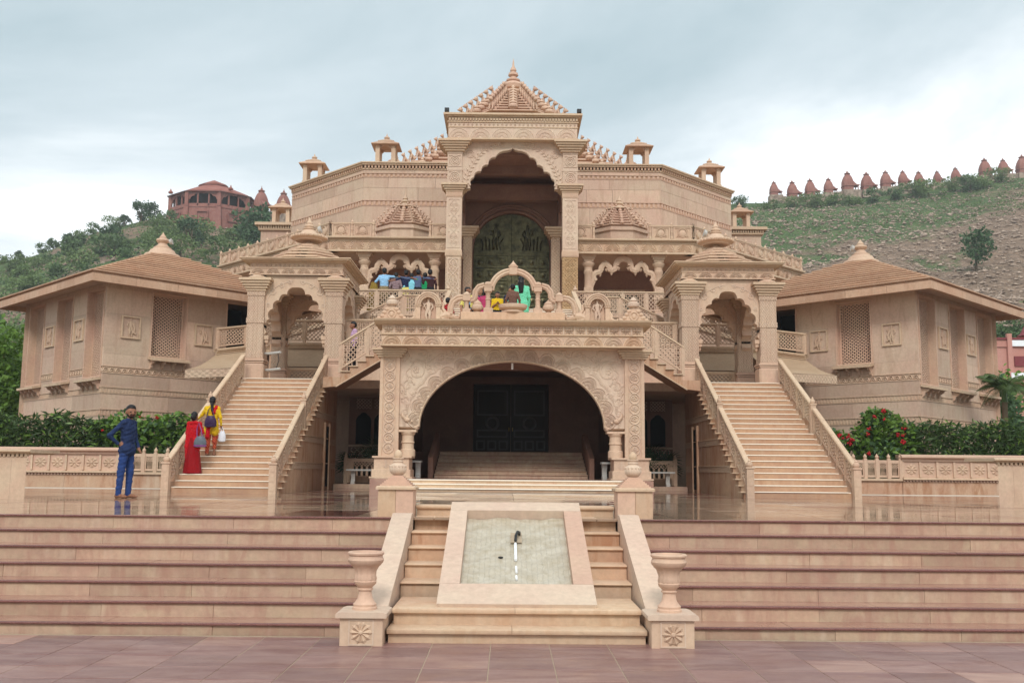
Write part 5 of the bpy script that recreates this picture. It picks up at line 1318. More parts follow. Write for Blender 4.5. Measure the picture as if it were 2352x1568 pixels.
for s, side in ((-1, 'left'), (1, 'right')):
    chhatri(s * 6.05, 46.7, HZ, 1.65, 'small kiosk on the hall roof just %s of the portal' % side)
    chhatri(s * 10.15, 49.9, HZ, 1.65, 'small kiosk at the outer %s shoulder of the hall roof' % side)
    wg = thing('wing_block', 'lower plain wing block with dentilled cornice %s of the hall' % side, 'building', (s * 13.4, 56, ZU), 'wing blocks')
    O('wall', MB(s).box(HX + HA + .01, 14.3, 56, 60, ZU, 15.1), M['stone_wall'], wg)
    O('carved_band', MB(s).box(HX + HA + .01, 14.32, 55.97, 56.0, 14.0, 14.35), M['carved'], wg)
    m = MB(s); m.box(HX + HA + .01, 14.6, 55.7, 60, 15.36, 15.52); m.box(HX + HA + .01, 14.42, 55.86, 60, 15.1, 15.18)
    for k in range(22): m.box(11.4 + .14 * k, 11.48 + .14 * k, 55.82, 56.1, 15.18, 15.36)
    O('cornice', m, M['stone_trim'], wg)
    chhatri(s * 13.3, 56.9, 15.52, 1.72, 'kiosk standing on the lower %s wing block' % side)
    chhatri(s * 13.7, 48.2, 11.1, .9, 'tiny kiosk peeping over the far %s end of the parapet' % side)

# ------------------------------------------------------------------ great portal
gp = thing('great_portal', 'tall carved portal with cusped arch, twin pillars and heavy entablature', 'portal', (0, 40, ZU))
YP = 39.5
def panel_relief(x, w, z0, z1, y, s, mat):
    """interlaced scrolls up a pillar face"""
    m = MB(s); n = max(1, round((z1 - z0) / (w * 1.25))); hh = (z1 - z0) / n
    for q in (-1, 1):
        m.tube([(x + q * w * .38 * math.sin(math.pi * k / 8), y, z0 + hh * k / 8) for k in range(8 * n + 1)], .022, 4)
    for k in range(n):
        zc = z0 + hh * (k + .5)
        for q in (-1, 1):
            m.tube([(x + q * p[0], y, zc + p[1]) for p in spiral(.09, .1, .085, 2, 1.2, 9)], .02, 4); m.tube([(x + q * p[0], y, zc - p[1]) for p in spiral(.09, .12, .085, 2, 1.2, 9)], .02, 4); m.ball((x + q * .19, y, zc + hh * .5), (.04, .025, .05), 6, 4)
        m.ball((x, y, zc), (.03, .02, .07), 6, 4)
    frame_bars(m, [(x - w / 2, z0 - .02), (x + w / 2, z0 - .02), (x + w / 2, z1 + .02), (x - w / 2, z1 + .02)], lambda a, b, d: (a, y - .015 + d, b), .035, .03)
    return m
for s in (-1, 1):
    xa, xb = 2.04, 2.66; xm = 2.35
    m = MB(s); m.box(xa - .04, xb + .04, YP - .04, YP + .6, ZU, ZU + .35); O('pillar_base', m, M['stone'], gp)
    m = MB(s); m.box(xa, xb, YP, YP + .58, ZU + .35, 10.15); o1 = O('pillar_shaft', m, M['carved_ochre' if s > 0 else 'carved'], gp)
    O('relief', panel_relief(xm, .5, ZU + .55, 10.05, YP - .005, s, None), M['carved_ochre' if s > 0 else 'stone_pale'], o1)
    m = MB(s); m.box(xa - .03, xb + .03, YP - .03, YP + .61, 10.151, 10.4)
    for k in range(9): m.box(xa + .0 + .07 * k, xa + .035 + .07 * k, YP - .05, YP, 10.2, 10.36)
    O('pillar_band', m, M['stone'], gp)
    m = MB(s); m.box(xa, xb, YP, YP + .58, 10.401, 12.58); o2 = O('pillar_shaft', m, M['stone_pale'], gp)
    O('relief', panel_relief(xm, .5, 10.5, 12.5, YP - .005, s, None), M['stone_pale'], o2)
    m = MB(s); m.box(xa - .02, xb + .02, YP - .02, YP + .6, 12.581, 12.8)
    for k in range(9): m.box(xa + .07 * k, xa + .035 + .07 * k, YP - .04, YP, 12.62, 12.76)
    O('pillar_band', m, M['stone'], gp)
    m = MB(s); stepped_cap(m, xa + .02, xb - .02, YP + .02, YP + .56, 12.801, 13.13, 4, .24); O('capital', m, M['stone_trim'], gp)
    m = MB(s); m.box(xa + .01, xb - .01, YP + .02, YP + .58, 13.131, 14.5)
    for z in (13.70, 14.40): m.box(xa - .005, xb + .005, YP, YP + .6, z, z + .13)
    bk = O('pillar_block', m, M['stone_pale'], gp)
    for z in (13.42, 14.1):
        m = MB(s)
        for r_ in (.2, .13, .06): m.tube([(xm + p[0], YP + .01, z + p[1]) for p in arc(0, 0, r_, 0, 2 * math.pi, 16)], .022, 5)
        frame_bars(m, [(xm - .27, z - .24), (xm + .27, z - .24), (xm + .27, z + .24), (xm - .27, z + .24)], lambda a, b, d: (a, YP - .005 + d, b), .03, .03); O('roundel', m, M['stone_pale'], bk)
    m = MB(s); stepped_cap(m, xa - .02, xb + .02, YP - .02, YP + .6, 14.501, 14.93, 5, .34); O('capital', m, M['stone_trim'], gp)
    # inner pillars and side beams
    m = MB(s); m.box(1.72, 2.1, 42.6, 43.1, ZU, 11.7); O('inner_pillar', m, M['carved'], gp)
    m = MB(s); stepped_cap(m, 1.72, 2.1, 42.6, 43.1, 11.701, 12.1, 4, .3); O('capital', m, M['stone_trim'], gp)
    O('side_wall', MB(s).box(2.1, 2.55, 40.12, 44.5, 12.9, 14.9), M['stone_shade'], gp)
    O('return_wall', MB(s).box(2.05, 2.35, 43.15, 46.0, ZU, 14.9), M['stone_shade'], gp)
cus = [(-1.72, 13.1), (-1.6, 13.45), (-1.3, 13.72), (-1.02, 14.0), (-.72, 14.32), (0, 14.72)]
lft = foil(cus[:5], .24, 6)[:-1] + [(-.72, 14.32), (-.66, 14.42), (-.55, 14.52), (-.4, 14.58), (-.25, 14.6), (-.12, 14.63), (-.04, 14.68)]
ap = lft + [(0, 14.75)] + [(-x, z) for x, z in reversed(lft)]
m = MB(); m.prism([(-2.06, 12.98), (-1.72, 12.98)] + ap + [(1.72, 12.98), (2.06, 12.98), (2.06, 14.94), (-2.06, 14.94)], YP + .12, YP + .45, 'y'); ar = O('arch_panel', m, M['stone_pale'], gp)
m = MB(); m.tube([(x, YP + .11, z) for x, z in ap], .045, 6); O('arch_moulding', m, M['stone_pale'], ar)
for s in (-1, 1):
    m = MB(s); stem = [(1.9, 13.15), (1.86, 13.5), (1.72, 13.85), (1.5, 14.2), (1.3, 14.5), (.95, 14.72), (.6, 14.82), (.3, 14.86)]
    m.tube([(x, YP + .12, z) for x, z in stem], .025, 5)
    for i in range(len(stem) - 1):
        x, z = stem[i]
        for q in (-1, 1):
            for tt in (0, .5):
                x_ = x + (stem[i + 1][0] - x) * tt; z_ = z + (stem[i + 1][1] - z) * tt
                a = math.atan2(stem[i + 1][1] - z, stem[i + 1][0] - x) + q * .9
                m.tube([(x_, YP + .12, z_), (x_ + .09 * math.cos(a), YP + .1, z_ + .09 * math.sin(a)), (x_ + .2 * math.cos(a), YP + .12, z_ + .2 * math.sin(a))], [.01, .035, .004], 5)
    for r_ in (.15, .09): m.tube([(1.72 + p[0], YP + .12, 14.42 + p[1]) for p in arc(0, 0, r_, 0, 2 * math.pi, 14)], .03, 5)
    O('vine_carving', m, M['stone_pale'], ar)
m = MB(); m.box(-2.62, 2.62, 39.3, 43.5, 14.941, 15.86); O('entablature', m, M['stone_pale'], gp)
for k in range(6): inst('fan_carving', FAN, gp, TRS((-2.19 + .876 * k, 39.302, 14.99), 0, (.43, .28, .42)))
for k in range(30): inst('lotus_carving', LOT, gp, TRS((-2.52 + .1738 * k, 39.3, 15.56), 0, (.07, .12, .09)))
m = MB()
for z0, z1, e_ in ((14.93, 14.985, .06), (15.44, 15.47, .03), (15.65, 15.69, .05), (15.861, 15.92, .1), (15.92, 16.0, .2)): m.box(-2.62 - e_, 2.62 + e_, 39.3 - e_, 43.5 + e_, z0, z1)
for k in range(44): m.box(-2.6 + .12 * k, -2.53 + .12 * k, 39.22, 39.3, 15.72, 15.82)
O('cornice', m, M['stone_trim'], gp)
O('ceiling', MB().box(-2.04, 2.04, 40.1, 44.6, 14.55, 14.94), M['stone_shade'], gp)
m = MB(); m.box(-2.04, 2.04, 41.6, 41.9, 14.2, 14.55); m.box(-2.04, 2.04, 43.2, 43.6, 13.5, 14.2); O('ceiling_beam', m, M['stone_shade'], gp)
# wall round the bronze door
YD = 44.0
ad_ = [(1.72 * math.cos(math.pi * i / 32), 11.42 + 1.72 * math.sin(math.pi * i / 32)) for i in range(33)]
m = MB(); m.prism([(2.3, ZU), (1.72, ZU)] + ad_ + [(-1.72, ZU), (-2.3, ZU), (-2.3, 14.56), (2.3, 14.56)], YD + .1, YD + .5, 'y'); O('door_wall', m, M['stone_shade'], gp)
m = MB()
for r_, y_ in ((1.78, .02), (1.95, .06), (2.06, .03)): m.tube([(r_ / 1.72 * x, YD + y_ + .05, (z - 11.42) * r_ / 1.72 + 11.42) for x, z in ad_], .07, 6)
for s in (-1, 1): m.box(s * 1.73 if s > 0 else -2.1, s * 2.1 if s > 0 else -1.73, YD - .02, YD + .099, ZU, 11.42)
O('door_surround', m, M['stone_shade'], gp)
def bronze():
    t = NT('aged_bronze'); p = t.pos()
    c = t.mix(t.ramp(t.noise(p, 4, 6, .65), (.35, 0), (.65, 1)), S(62, 58, 40, .82), S(114, 108, 76, .86))
    t.b.inputs['Metallic'].default_value = .75
    t.bump(t.noise(p, 16, 5, .6), .3, .02)
    return t.done(c, .42, .5)
M['bronze'] = bronze()
bd = thing('bronze_door', 'tall arched bronze double door with square relief panels', 'door', (0, YD + .3, ZU))
for s in (-1, 1):
    pl = [(.01, ZU), (1.71, ZU)] + [(1.71 * math.cos(math.pi / 2 * i / 16), 11.42 + 1.71 * math.sin(math.pi / 2 * i / 16)) for i in range(17)]
    pl[-1] = (.01, 13.13)
    dl = O('door_leaf', MB(s).prism(pl, YD + .3, YD + .4, 'y'), M['bronze'], bd)
    O('meeting_rail', MB(s).box(.012, .14, YD + .23, YD + .3, ZU, 13.1), M['bronze'], dl)
    O('transom', MB(s).box(.14, 1.7, YD + .25, YD + .3, 11.2, 11.4), M['bronze'], dl)
    for j in range(6):
        for i in range(3):
            a, z0 = .2 + .5 * i, ZU + .08 + .585 * j
            m = MB(s); frame_bars(m, [(a, z0), (a + .44, z0), (a + .44, z0 + .5), (a, z0 + .5)], lambda p, q, d: (p, YD + .3 - d, q), .06, .06)
            m.lathe([(.13, 0), (.13, .03), (.08, .04), (.02, .07)], n=10)
            for i_ in range(len(m.v) - 40, len(m.v)):
                x, y, z = m.v[i_]; m.v[i_] = (x + s * (a + .22), YD + .3 - z, y + z0 + .25)
            O('door_panel', m, M['bronze'], dl)
    m = MB(s); relief_figure(m, .72, YD + .28, 11.5, 1.15); 
    for k in range(6): m.tube([(.5 + .16 * k, YD + .28, 11.46), (.55 + .15 * k, YD + .26, 11.75), (.4 + .2 * k, YD + .28, 12.0 + .1 * math.sin(k * 2))], .035, 5)
    O('relief', m, M['bronze'], dl)
O('door_light_stop', MB().box(-2.2, 2.2, YD + .51, YD + .6, ZU, 14.5), M['dark'], gp)  # unseen black sheet added to stop light showing between the leaves
# portal roof: tiers with beasts and pots, finial
pr_ = thing('portal_roof', 'pyramid of stepped tiers with pots and beasts and a tall pot finial', 'roof', (0, 41.4, 16))
ym = 41.4
def octs(w): return [(w * 1.03 * math.cos(R(22.5 + 45 * q)), ym + w * 1.03 * math.sin(R(22.5 + 45 * q))) for q in range(8)]
tiers = []
for k in range(8):
    w = 2.3 - .235 * k; z0 = 16.001 + .19 * k
    m = MB(); m.prism(octs(w), z0 + .14, z0 + .19, 'z'); m.prism(octs(w * .88), z0, z0 + .14, 'z'); O('roof_tier', m, M['stone_pink'], pr_)
    tiers.append((w, z0 + .19))
deck(pr_, 1, 0, ym, tiers[:7], .54, .40)
m = MB(); m.lathe([(.55, 0), (.66, .05), (.66, .13), (.55, .2), (.34, .25), (.26, .3), (.42, .36), (.46, .5), (.4, .6), (.24, .68), (.3, .72), (.3, .78), (.18, .84), (.13, .92), (.22, .98), (.2, 1.08), (.1, 1.14), (.14, 1.2), (.12, 1.28), (.05, 1.4), (.03, 1.6), (.004, 1.75)], (0, ym, 16.0 + 8 * .19), 24); O('finial', m, M['stone_pink'], pr_)
for s, side in ((-1, 'left'), (1, 'right')):
    fl_ = thing('floodlight', 'small dark floodlight on the %s corner of the portal entablature' % side, 'floodlight', (s * 2.7, 39.2, 16), 'floodlights on the portal')
    O('lamp_housing', MB(s).box(2.6, 2.78, 39.12, 39.28, 16.06, 16.2), M['black'], fl_); O('bracket', MB(s).box(2.67, 2.71, 39.18, 39.22, 16.001, 16.06), M['black'], fl_)
# ------------------------------------------------------------------ corner buildings set at 45 degrees
q_ = 2 ** -.5
def corner_building(s, side):
    cb_ = thing('corner_building', '%s corner building with stepped hip roof, lattice windows and relief panels' % side, 'building', (s * 12.9, 36, ZP), 'corner buildings')
    C0 = Vector((12.9, 31.5, 0)); OU, IN = Vector((q_, q_, 0)), Vector((-q_, q_, 0))
    Lo, Li = 6.75, 6.75
    no, ni = Vector((q_, -q_, 0)), Vector((-q_, -q_, 0))
    def face(d_, nn): return lambda u, v, w: tuple(C0 + d_ * u + nn * w + Vector((0, 0, v)))
    fo_, fi_ = face(OU, no), face(IN, ni)
    # wall slabs tiled round the openings
    def wall(fx, Ln, opens, rows):
        for z0, z1 in rows:
            cuts = [(a, b) for a, b, c, d in opens if c < z1 - .01 and d > z0 + .01]
            xs = [0.0]
            for a, b in sorted(cuts): xs += [a, b]
            xs.append(Ln)
            for k in range(0, len(xs), 2):
                a, b = xs[k], xs[k + 1]
                n = max(1, round((b - a) / 2.2))
                for q in range(n):
                    u0_, u1_ = a + (b - a) * q / n, a + (b - a) * (q + 1) / n
                    if u1_ - u0_ < .02: continue
                    e0 = .0 if u0_ == 0 else .002
                    O('wall_slab', MB(s).mprism([(u0_ + e0, z0 + .0015), (u1_ - .0015, z0 + .0015), (u1_ - .0015, z1 - .0015), (u0_ + e0, z1 - .0015)], 1.0, lambda u, v, w: fx(u + (w * .3 if u == 0 else 0), v, -w * .3)), M['stone_wall'], cb_)
    def band(fx, Ln, z0, z1, opens, zig):
        cuts = [(a, b) for a, b, c, d in opens if c < z1 - .01 and d > z0 + .01]; xs = [0.0]
        for a, b in sorted(cuts): xs += [a, b]
        xs.append(Ln)
        for k in range(0, len(xs), 2):
            a, b = xs[k], xs[k + 1]
            if b - a < .05: continue
            O('carved_band', MB(s).mprism([(a, z0), (b, z0), (b, z1), (a, z1)], 1.0, lambda u, v, w: fx(u + (w * .28 if u == 0 else 0), v, -.012 - w * .28)), M['stone'], cb_)
            m = MB(s)
            for q0, q1 in ((z0, z0 + .025), (z1 - .025, z1)): m.mprism([(a, q0), (b, q0), (b, q1), (a, q1)], 1.0, lambda u, v, w: fx(u, v, .018 - w * .04))
            n = max(2, int((b - a) / (.2 if zig else .11)))
            for j in range(n):
                u = a + (b - a) * (j + .5) / n; w_ = (b - a) / n * .5
                if zig:
                    m.tube([fx(u - w_, z0 + .05, .0), fx(u - w_ * .5, z1 - .08, .005), fx(u + w_ * .3, z1 - .08, .005), fx(u + w_, z0 + .05, .0)], .018, 4)
                    m.tube([fx(u - w_ * .6, z0 + .05, .0), fx(u, z0 + .11, .005), fx(u + w_ * .6, z0 + .05, .0)], .014, 4)
                else:
                    m.mprism([(u - w_ * .55, z0 + .04), (u + w_ * .55, z0 + .04), (u + w_ * .3, z1 - .04), (u - w_ * .3, z1 - .04)], 1.0, lambda p, v, w: fx(p, v, .006 - w * .02))
            O('band_carving', m, M['stone'], cb_)
    io = [(1.55, 2.72, 5.2, 7.3), (4.24, 5.5, 5.4, 7.3)]
    oo = [(.16, 1.4, 4.44, 7.3), (2.63, 3.91, 4.44, 7.3), (5.11, 6.42, 4.44, 7.3)]
    rows = [(1.0, 3.21), (3.44, 3.93), (4.14, 4.57), (4.81, 5.2), (5.2, 6.5), (6.5, 7.3)]
    wall(fi_, Li, io, rows); wall(fo_, Lo, oo, [(1.0, 3.21), (3.44, 3.93), (4.14, 4.44), (4.81, 5.4), (5.4, 6.6), (6.6, 7.3)])
    wall(fo_, Lo, oo, [(4.44, 4.57)])
    for z0, z1, zg in ((3.21, 3.44, 0), (3.93, 4.14, 0), (4.57, 4.81, 1)):
        band(fi_, Li, z0, z1, io, zg); band(fo_, Lo, z0, z1, oo, zg)
    for fx, Ln in ((fi_, Li), (fo_, Lo)):
        O('wall_head', MB(s).mprism([(0, 7.30), (Ln, 7.30), (Ln, 7.5), (0, 7.5)], 1.0, lambda u, v, w: fx(u + (w * .3 if u == 0 else 0), v, -w * .3)), M['stone_wall'], cb_)
    far = Vector(C0 + OU * Lo + IN * Li)
    bk = MB(s); A, B = C0 + OU * Lo, C0 + IN * Li
    for P_, Q_ in ((A, far), (B, far)):
        d_ = (Q_ - P_); bk.obox((P_.x, P_.y, 1.0), d_, (0, 0, 6.5), ((C0 - far).normalized() * .2).to_tuple())
    O('rear_wall', bk, M['stone_wall'], cb_)
    O('inner_floor', MB(s).prism([tuple(p[:2]) for p in (C0 + (far - C0) * .06, A + (B - A) * .06, far + (C0 - far) * .06, B + (A - B) * .06)], 5.0, 5.35, 'z'), M['stone_wall'], cb_)
    def window(fx, a, b, z0, z1, deep, sp):
        w = thing if False else None
        m = MB(s)
        for pts in ([(a, z0), (a + .012, z0), (a + .012, z1), (a, z1)], [(b - .012, z0), (b, z0), (b, z1), (b - .012, z1)], [(a + .012, z1 - .012), (b - .012, z1 - .012), (b - .012, z1), (a + .012, z1)]):
            m.mprism(pts, 1.0, lambda u, v, w_: fx(u, v, .0 - w_ * deep))
        frame_bars(m, [(a - .05, z0), (b + .05, z0), (b + .05, z1 + .05), (a - .05, z1 + .05)], lambda u, v, w_: fx(u, v, .002 + w_), .045, .03)
        wn = O('window', m, M['stone_pink'], cb_)
        m = MB(s); rim = frame_bars(m, [(a + .014, z0 + .002), (b - .014, z0 + .002), (b - .014, z1 - .014), (a + .014, z1 - .014)], lambda u, v, w_: fx(u, v, -deep + w_), .05, .05)
        lattice(m, rim, lambda u, v, w_: fx(u, v, -deep + .01 + w_), sp, sp * .42, .03, 52)
        O('lattice_screen', m, M['stone_pink'], wn)
        m = MB(s); m.mprism([(a, z0), (b, z0), (b, z1), (a, z1)], 1.0, lambda u, v, w_: fx(u, v, -deep - .35 - w_ * .02)); O('window_dark', m, M['dark'], wn)  # black sheet; the darkness behind the lattice is its colour
        # bracketed sill
        m = MB(s); c = (a + b) / 2; hw_ = (b - a) / 2 + .1
        m.mprism([(c - hw_, z0 - .075), (c + hw_, z0 - .075), (c + hw_, z0 - .002), (c - hw_, z0 - .002)], 1.0, lambda u, v, w_: fx(u, v - (.06 * (1 - w_)), .3 - w_ * .29))
        n = 6
        for j in range(n):
            u = c - hw_ + 2 * hw_ * (j + .5) / n; m.mprism([(u - hw_ / n * .8, z0 - .15), (u + hw_ / n * .8, z0 - .15), (u + hw_ / n * .4, z0 - .09), (u - hw_ / n * .4, z0 - .09)], 1.0, lambda p, v, w_: fx(p, v, .28 - w_ * .03))
        sl_ = O('sill', m, M['stone_trim'], wn)
        for j in range(4):
            u = c - hw_ * .82 + hw_ * 1.64 * j / 3
            m = MB(s); m.mprism([(0, z0 - .09), (.24, z0 - .15), (.2, z0 - .22), (.1, z0 - .26), (.07, z0 - .36), (0, z0 - .4)], .07, lambda p, v, w_: fx(u - .035 + w_, v, p)); O('bracket', m, M['stone_pink'], sl_)
    window(fi_, 1.55, 2.72, 5.2, 7.3, .22, .085)
    for a, b, z0, z1 in oo: window(fo_, a, b, z0, z1, .26, .085)
    O('doorway_dark', MB(s).mprism([(4.24, 5.4), (5.5, 5.4), (5.5, 7.3), (4.24, 7.3)], 1.0, lambda u, v, w: fi_(u, v, -1.2 - w * .05)), M['dark'], cb_)
    O('door_frame', MB(s).mprism([(4.19, 5.4), (4.24, 5.4), (4.24, 7.3), (5.5, 7.3), (5.5, 7.35), (4.19, 7.35)], 1.0, lambda u, v, w: fi_(u, v, .03 - w * .25)), M['stone_pink'], cb_)
    # relief panels with dancing figures
    for fx, a, b, sg in ((fi_, .51, 1.15, 1), (fi_, 3.05, 3.7, -1), (fo_, 1.63, 2.39, 1), (fo_, 4.07, 4.86, -1)):
        m = MB(s); frame_bars(m, [(a, 5.73), (b, 5.73), (b, 6.46), (a, 6.46)], lambda u, v, w: fx(u, v, .002 + w), .045, .05); pn = O('relief_panel', m, M['stone_trim'], cb_)
        m2 = MB(); relief_figure(m2, 0, 0, 0, .62, sg); m2.tube([(.06, 0, .44), (.12, -.02, .3), (.1, -.02, .14), (.16, -.02, .1)], .04, 6)
        c = (a + b) / 2
        m = MB(s); m.add([fx(c + p[0] * 1.0, 5.79 + p[2], .004 - p[1] * .9) for p in m2.v], m2.f); O('relief_figure', m, M['stone'], pn)
    # eaves and stepped hip roof
    ctr = C0 + (far - C0) * .5; H = 6.75 / 2
    def sq(e_): return [tuple((ctr + (OU * a + IN * b) * (H + e_))[:2]) for a, b in ((-1, -1), (1, -1), (1, 1), (-1, 1))]
    for i, (a, b) in enumerate(((0, 1), (1, 2), (2, 3), (3, 0))):
        n = 6
        A_, B_ = sq(.83)[a], sq(.83)[b]; a2, b2 = sq(.69)[a], sq(.69)[b]
        if i in (1, 2): n = 2
        for k in range(n):
            l = lambda p, q, t: (p[0] + (q[0] - p[0]) * t, p[1] + (q[1] - p[1]) * t)
            g0 = .0004 if k else 0; g1 = .0004 if k < n - 1 else 0
            m = MB(s); m.prism([l(A_, B_, k / n + g0), l(A_, B_, (k + 1) / n - g1), l(a2, b2, (k + 1) / n - g1), l(a2, b2, k / n + g0)], 7.31, 7.55, 'z'); O('fascia_slab', m, M['stone_roof'], cb_)
    O('soffit', MB(s).prism(sq(.689), 7.47, 7.53, 'z'), M['stone_wall'], cb_)
    nT = 14
    for k in range(nT):
        t_ = k / nT; e_ = .86 - (H + .36) * t_ ; z0 = 7.552 + (9.25 - 7.552) * t_; z1 = 7.552 + (9.25 - 7.552) * (k + 1) / nT
        m = MB(s); m.prism(sq(e_), z1 - .042, z1, 'z'); m.prism(sq(e_ - .10), z0 + .0005, z1 - .0421, 'z'); O('roof_course', m, M['stone_roof'], cb_)
    m = MB(s); m.lathe([(.5, -.1), (.62, .0), (.66, .06), (.62, .13), (.5, .17), (.48, .2), (.42, .3), (.32, .36), (.32, .4), (.24, .44), (.18, .5), (.15, .56), (.2, .6), (.24, .66), (.22, .72), (.12, .76), (.13, .79), (.08, .86), (.03, .93), (.004, .99)], (ctr.x, ctr.y, 9.25), 26); O('roof_finial', m, M['stone'], cb_)
    fl_ = thing('floodlight', 'pale floodlight beside the finial of the %s corner building roof' % side, 'floodlight', (s * (ctr.x - .3), ctr.y - .2, 9.8), 'floodlights on corner roofs')
    o = O('lamp_housing', MB(s).lathe([(.02, 0), (.09, .02), (.12, .12)], (0, 0, 0), 12), M['marble'], fl_); o.matrix_basis = T((s * (ctr.x - .3), ctr.y - .2, 9.82)) @ Matrix.Rotation(s * R(-75), 4, 'Y')
    o = O('lamp_glass', MB(s).lathe([(.16, 0), (.16, .03)], (0, 0, .12), 4, a0=R(45)), M['glass'], fl_); o.matrix_basis = fl_.children[0].matrix_basis
corner_building(-1, 'left'); corner_building(1, 'right')
# ------------------------------------------------------------------ hills
def vnoise(x, y, seed=0):
    """cheap smooth noise"""
    r_ = np.random.default_rng(seed); o_ = np.zeros_like(x)
    for k in range(5):
        f = 2.0 ** k
        for _ in range(3):
            a = r_.uniform(0, 6.28); p = r_.uniform(0, 6.28)
            o_ += np.sin((x * math.cos(a) + y * math.sin(a)) * f + p) / f / 3
    return o_
LR = np.array([(-400, 30), (-200, 36), (-150, 44), (-124.1, 51.0), (-116.3, 52.7), (-108.5, 55.8), (-100.2, 59.2), (-92.9, 61.0), (-88.7, 62.2), (-83.5, 62.8), (-72, 61.5), (-64, 60.8), (-53.5, 60.2), (-30, 52), (10, 36), (60, 20)])
RR = np.array([(-60, 25), (-10, 50), (30, 68), (55.6, 73.0), (64.2, 73.2), (72.8, 73.7), (83.6, 74.8), (94.4, 76.1), (105.2, 77.6), (110.7, 78.5), (117.4, 80.1), (127.2, 81.2), (180, 84), (300, 80)])
def hill_z(x, y, tab, ry):
    u = x / np.maximum(y, 30) * ry
    h = np.interp(u, tab[:, 0] * (ry / (240 if tab is LR else 240)), tab[:, 1])
    t = np.clip((y - 58) / (ry - 58), 0, 1) ** 1.13
    back = np.clip(1 - (y - ry) / 260, 0, 1)
    amp = np.clip((y - 70) / 60, 0, 1) * np.clip(np.abs(y - ry) / 12, .12, 1)
    return h * t * back + amp * (1.3 * vnoise(x * .07, y * .07, 3) + .45 * vnoise(x * .35, y * .35, 4)) - .3
def grid_mesh(name, x0, x1, nx_, y0, y1, ny_, tab, ry, mat):
    us = np.linspace(x0, x1, nx_); ys = np.concatenate([np.linspace(y0, ry, ny_), np.linspace(ry + 4, y1, 14)])
    U, Y = np.meshgrid(us, ys)
    X = U * Y
    Z = hill_z(X, Y, tab, ry)
    v = np.stack([X, Y, Z], -1).reshape(-1, 3)
    n = nx_; f = []
    for j in range(len(ys) - 1):
        b = j * n
        f += [(b + i, b + i + 1, b + n + i + 1, b + n + i) for i in range(n - 1)]
    me = bpy.data.meshes.new(name); me.from_pydata(v.tolist(), [], f); me.materials.append(mat)
    me.polygons.foreach_set('use_smooth', [True] * len(me.polygons))
    o = bpy.data.objects.new(name, me); col.objects.link(o); return struct(o)
def hill_mat(name, scree):
    t = NT(name); p = t.pos()
    rock = t.mix(t.ramp(t.noise(p, .6, 6, .7), (.35, 0), (.65, 1)), S(122, 104, 88, .75), S(176, 150, 128, .75))
    rock = t.mix(t.ramp(t.noise(p, 2.2, 4, .7), (.55, 0), (.68, .8)), rock, S(96, 84, 76, .75))
    grass = t.mix(t.ramp(t.noise(p, .35, 5, .65), (.35, 0), (.65, 1)), S(72, 94, 56, .78), S(104, 124, 78, .8))
    g = t.n('ShaderNodeNewGeometry'); sp_ = t.n('ShaderNodeSeparateXYZ'); t.l(g.outputs['Position'], sp_.inputs[0])
    nz = t.noise(t.pos((.6, .6, 1)), .07, 6, .68, .6)
    if scree:   # grass cap above, broken rock fans below
        a = t.math('MULTIPLY_ADD', sp_.outputs[2], .05, -.12)
        b = t.math('MULTIPLY', sp_.outputs[0], -.0225)
        f = t.math('ADD', t.math('ADD', a, b), t.math('MULTIPLY_ADD', nz, 4.0, -2.0))
        low = t.math('LESS_THAN', sp_.outputs[2], 18.0)
        f = t.math('ADD', f, t.math('MULTIPLY', low, 1.2))
    else:
        f = t.math('MULTIPLY_ADD', nz, 6.0, -2.5)
    c = t.mix(t.ramp(f, (.3, 0), (.7, 1)), rock, grass)
    t.bump(t.noise(p, 1.2, 6, .75), .9, .6)
    return t.done(c, .95, .1)
grid_mesh('hill_left', -1.1, .12, 150, 58, 480, 60, LR, 240, hill_mat('scrub_hillside', False))
grid_mesh('hill_right', -.08, 1.0, 150, 58, 520, 60, RR, 260, hill_mat('scree_hillside', True))
def hzL(x, y): return float(hill_z(np.array([x]), np.array([y]), LR, 240)[0])
def hzR(x, y): return float(hill_z(np.array([x]), np.array([y]), RR, 260)[0])

# ------------------------------------------------------------------ foliage
def leaf_mat(name, c1, c2, rough=.5, trans=.25):
    t = NT(name); p = t.pos()
    f = t.noise(p, 3.0, 4, .6)
    c = t.mix(t.ramp(f, (.3, 0), (.7, 1)), c1, c2)
    c = t.mix(1.0, c, t.ramp(t.rand(), (0, .85), (1, 1.15)), 'MULTIPLY')
    t.done(c, rough, .3)
    tr = t.n('ShaderNodeBsdfTranslucent'); t.l(c, tr.inputs[0])
    ms = t.n('ShaderNodeMixShader'); ms.inputs[0].default_value = trans
    t.l(t.b.outputs[0], ms.inputs[1]); t.l(tr.outputs[0], ms.inputs[2]); t.l(ms.outputs[0], t.out.inputs[0])
    return t.m
M['leaf_dark'] = leaf_mat('dark_strap_leaf', S(56, 78, 42, .85), S(84, 110, 60, .85), .45)
M['leaf_mid'] = leaf_mat('garden_leaf', S(84, 120, 48, .88), S(130, 164, 74, .88), .4)
M['leaf_scrub'] = leaf_mat('scrub_leaf', S(82, 108, 70, .85), S(118, 142, 92, .85), .8)
M['leaf_olive'] = leaf_mat('olive_scrub_leaf', S(92, 116, 70, .85), S(132, 152, 94, .85), .8)
M['leaf_bright'] = leaf_mat('bright_tree_leaf', S(76, 112, 40, .85), S(120, 152, 62, .85), .5)
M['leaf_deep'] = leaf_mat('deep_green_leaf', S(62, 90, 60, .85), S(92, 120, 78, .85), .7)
M['palm'] = leaf_mat('palm_leaf', S(74, 102, 56, .8), S(116, 140, 84, .8), .4)
M['bark'] = plain('grey_bark', S(120, 104, 84, .7), .9, .1, .25, 8, bumps=.5)
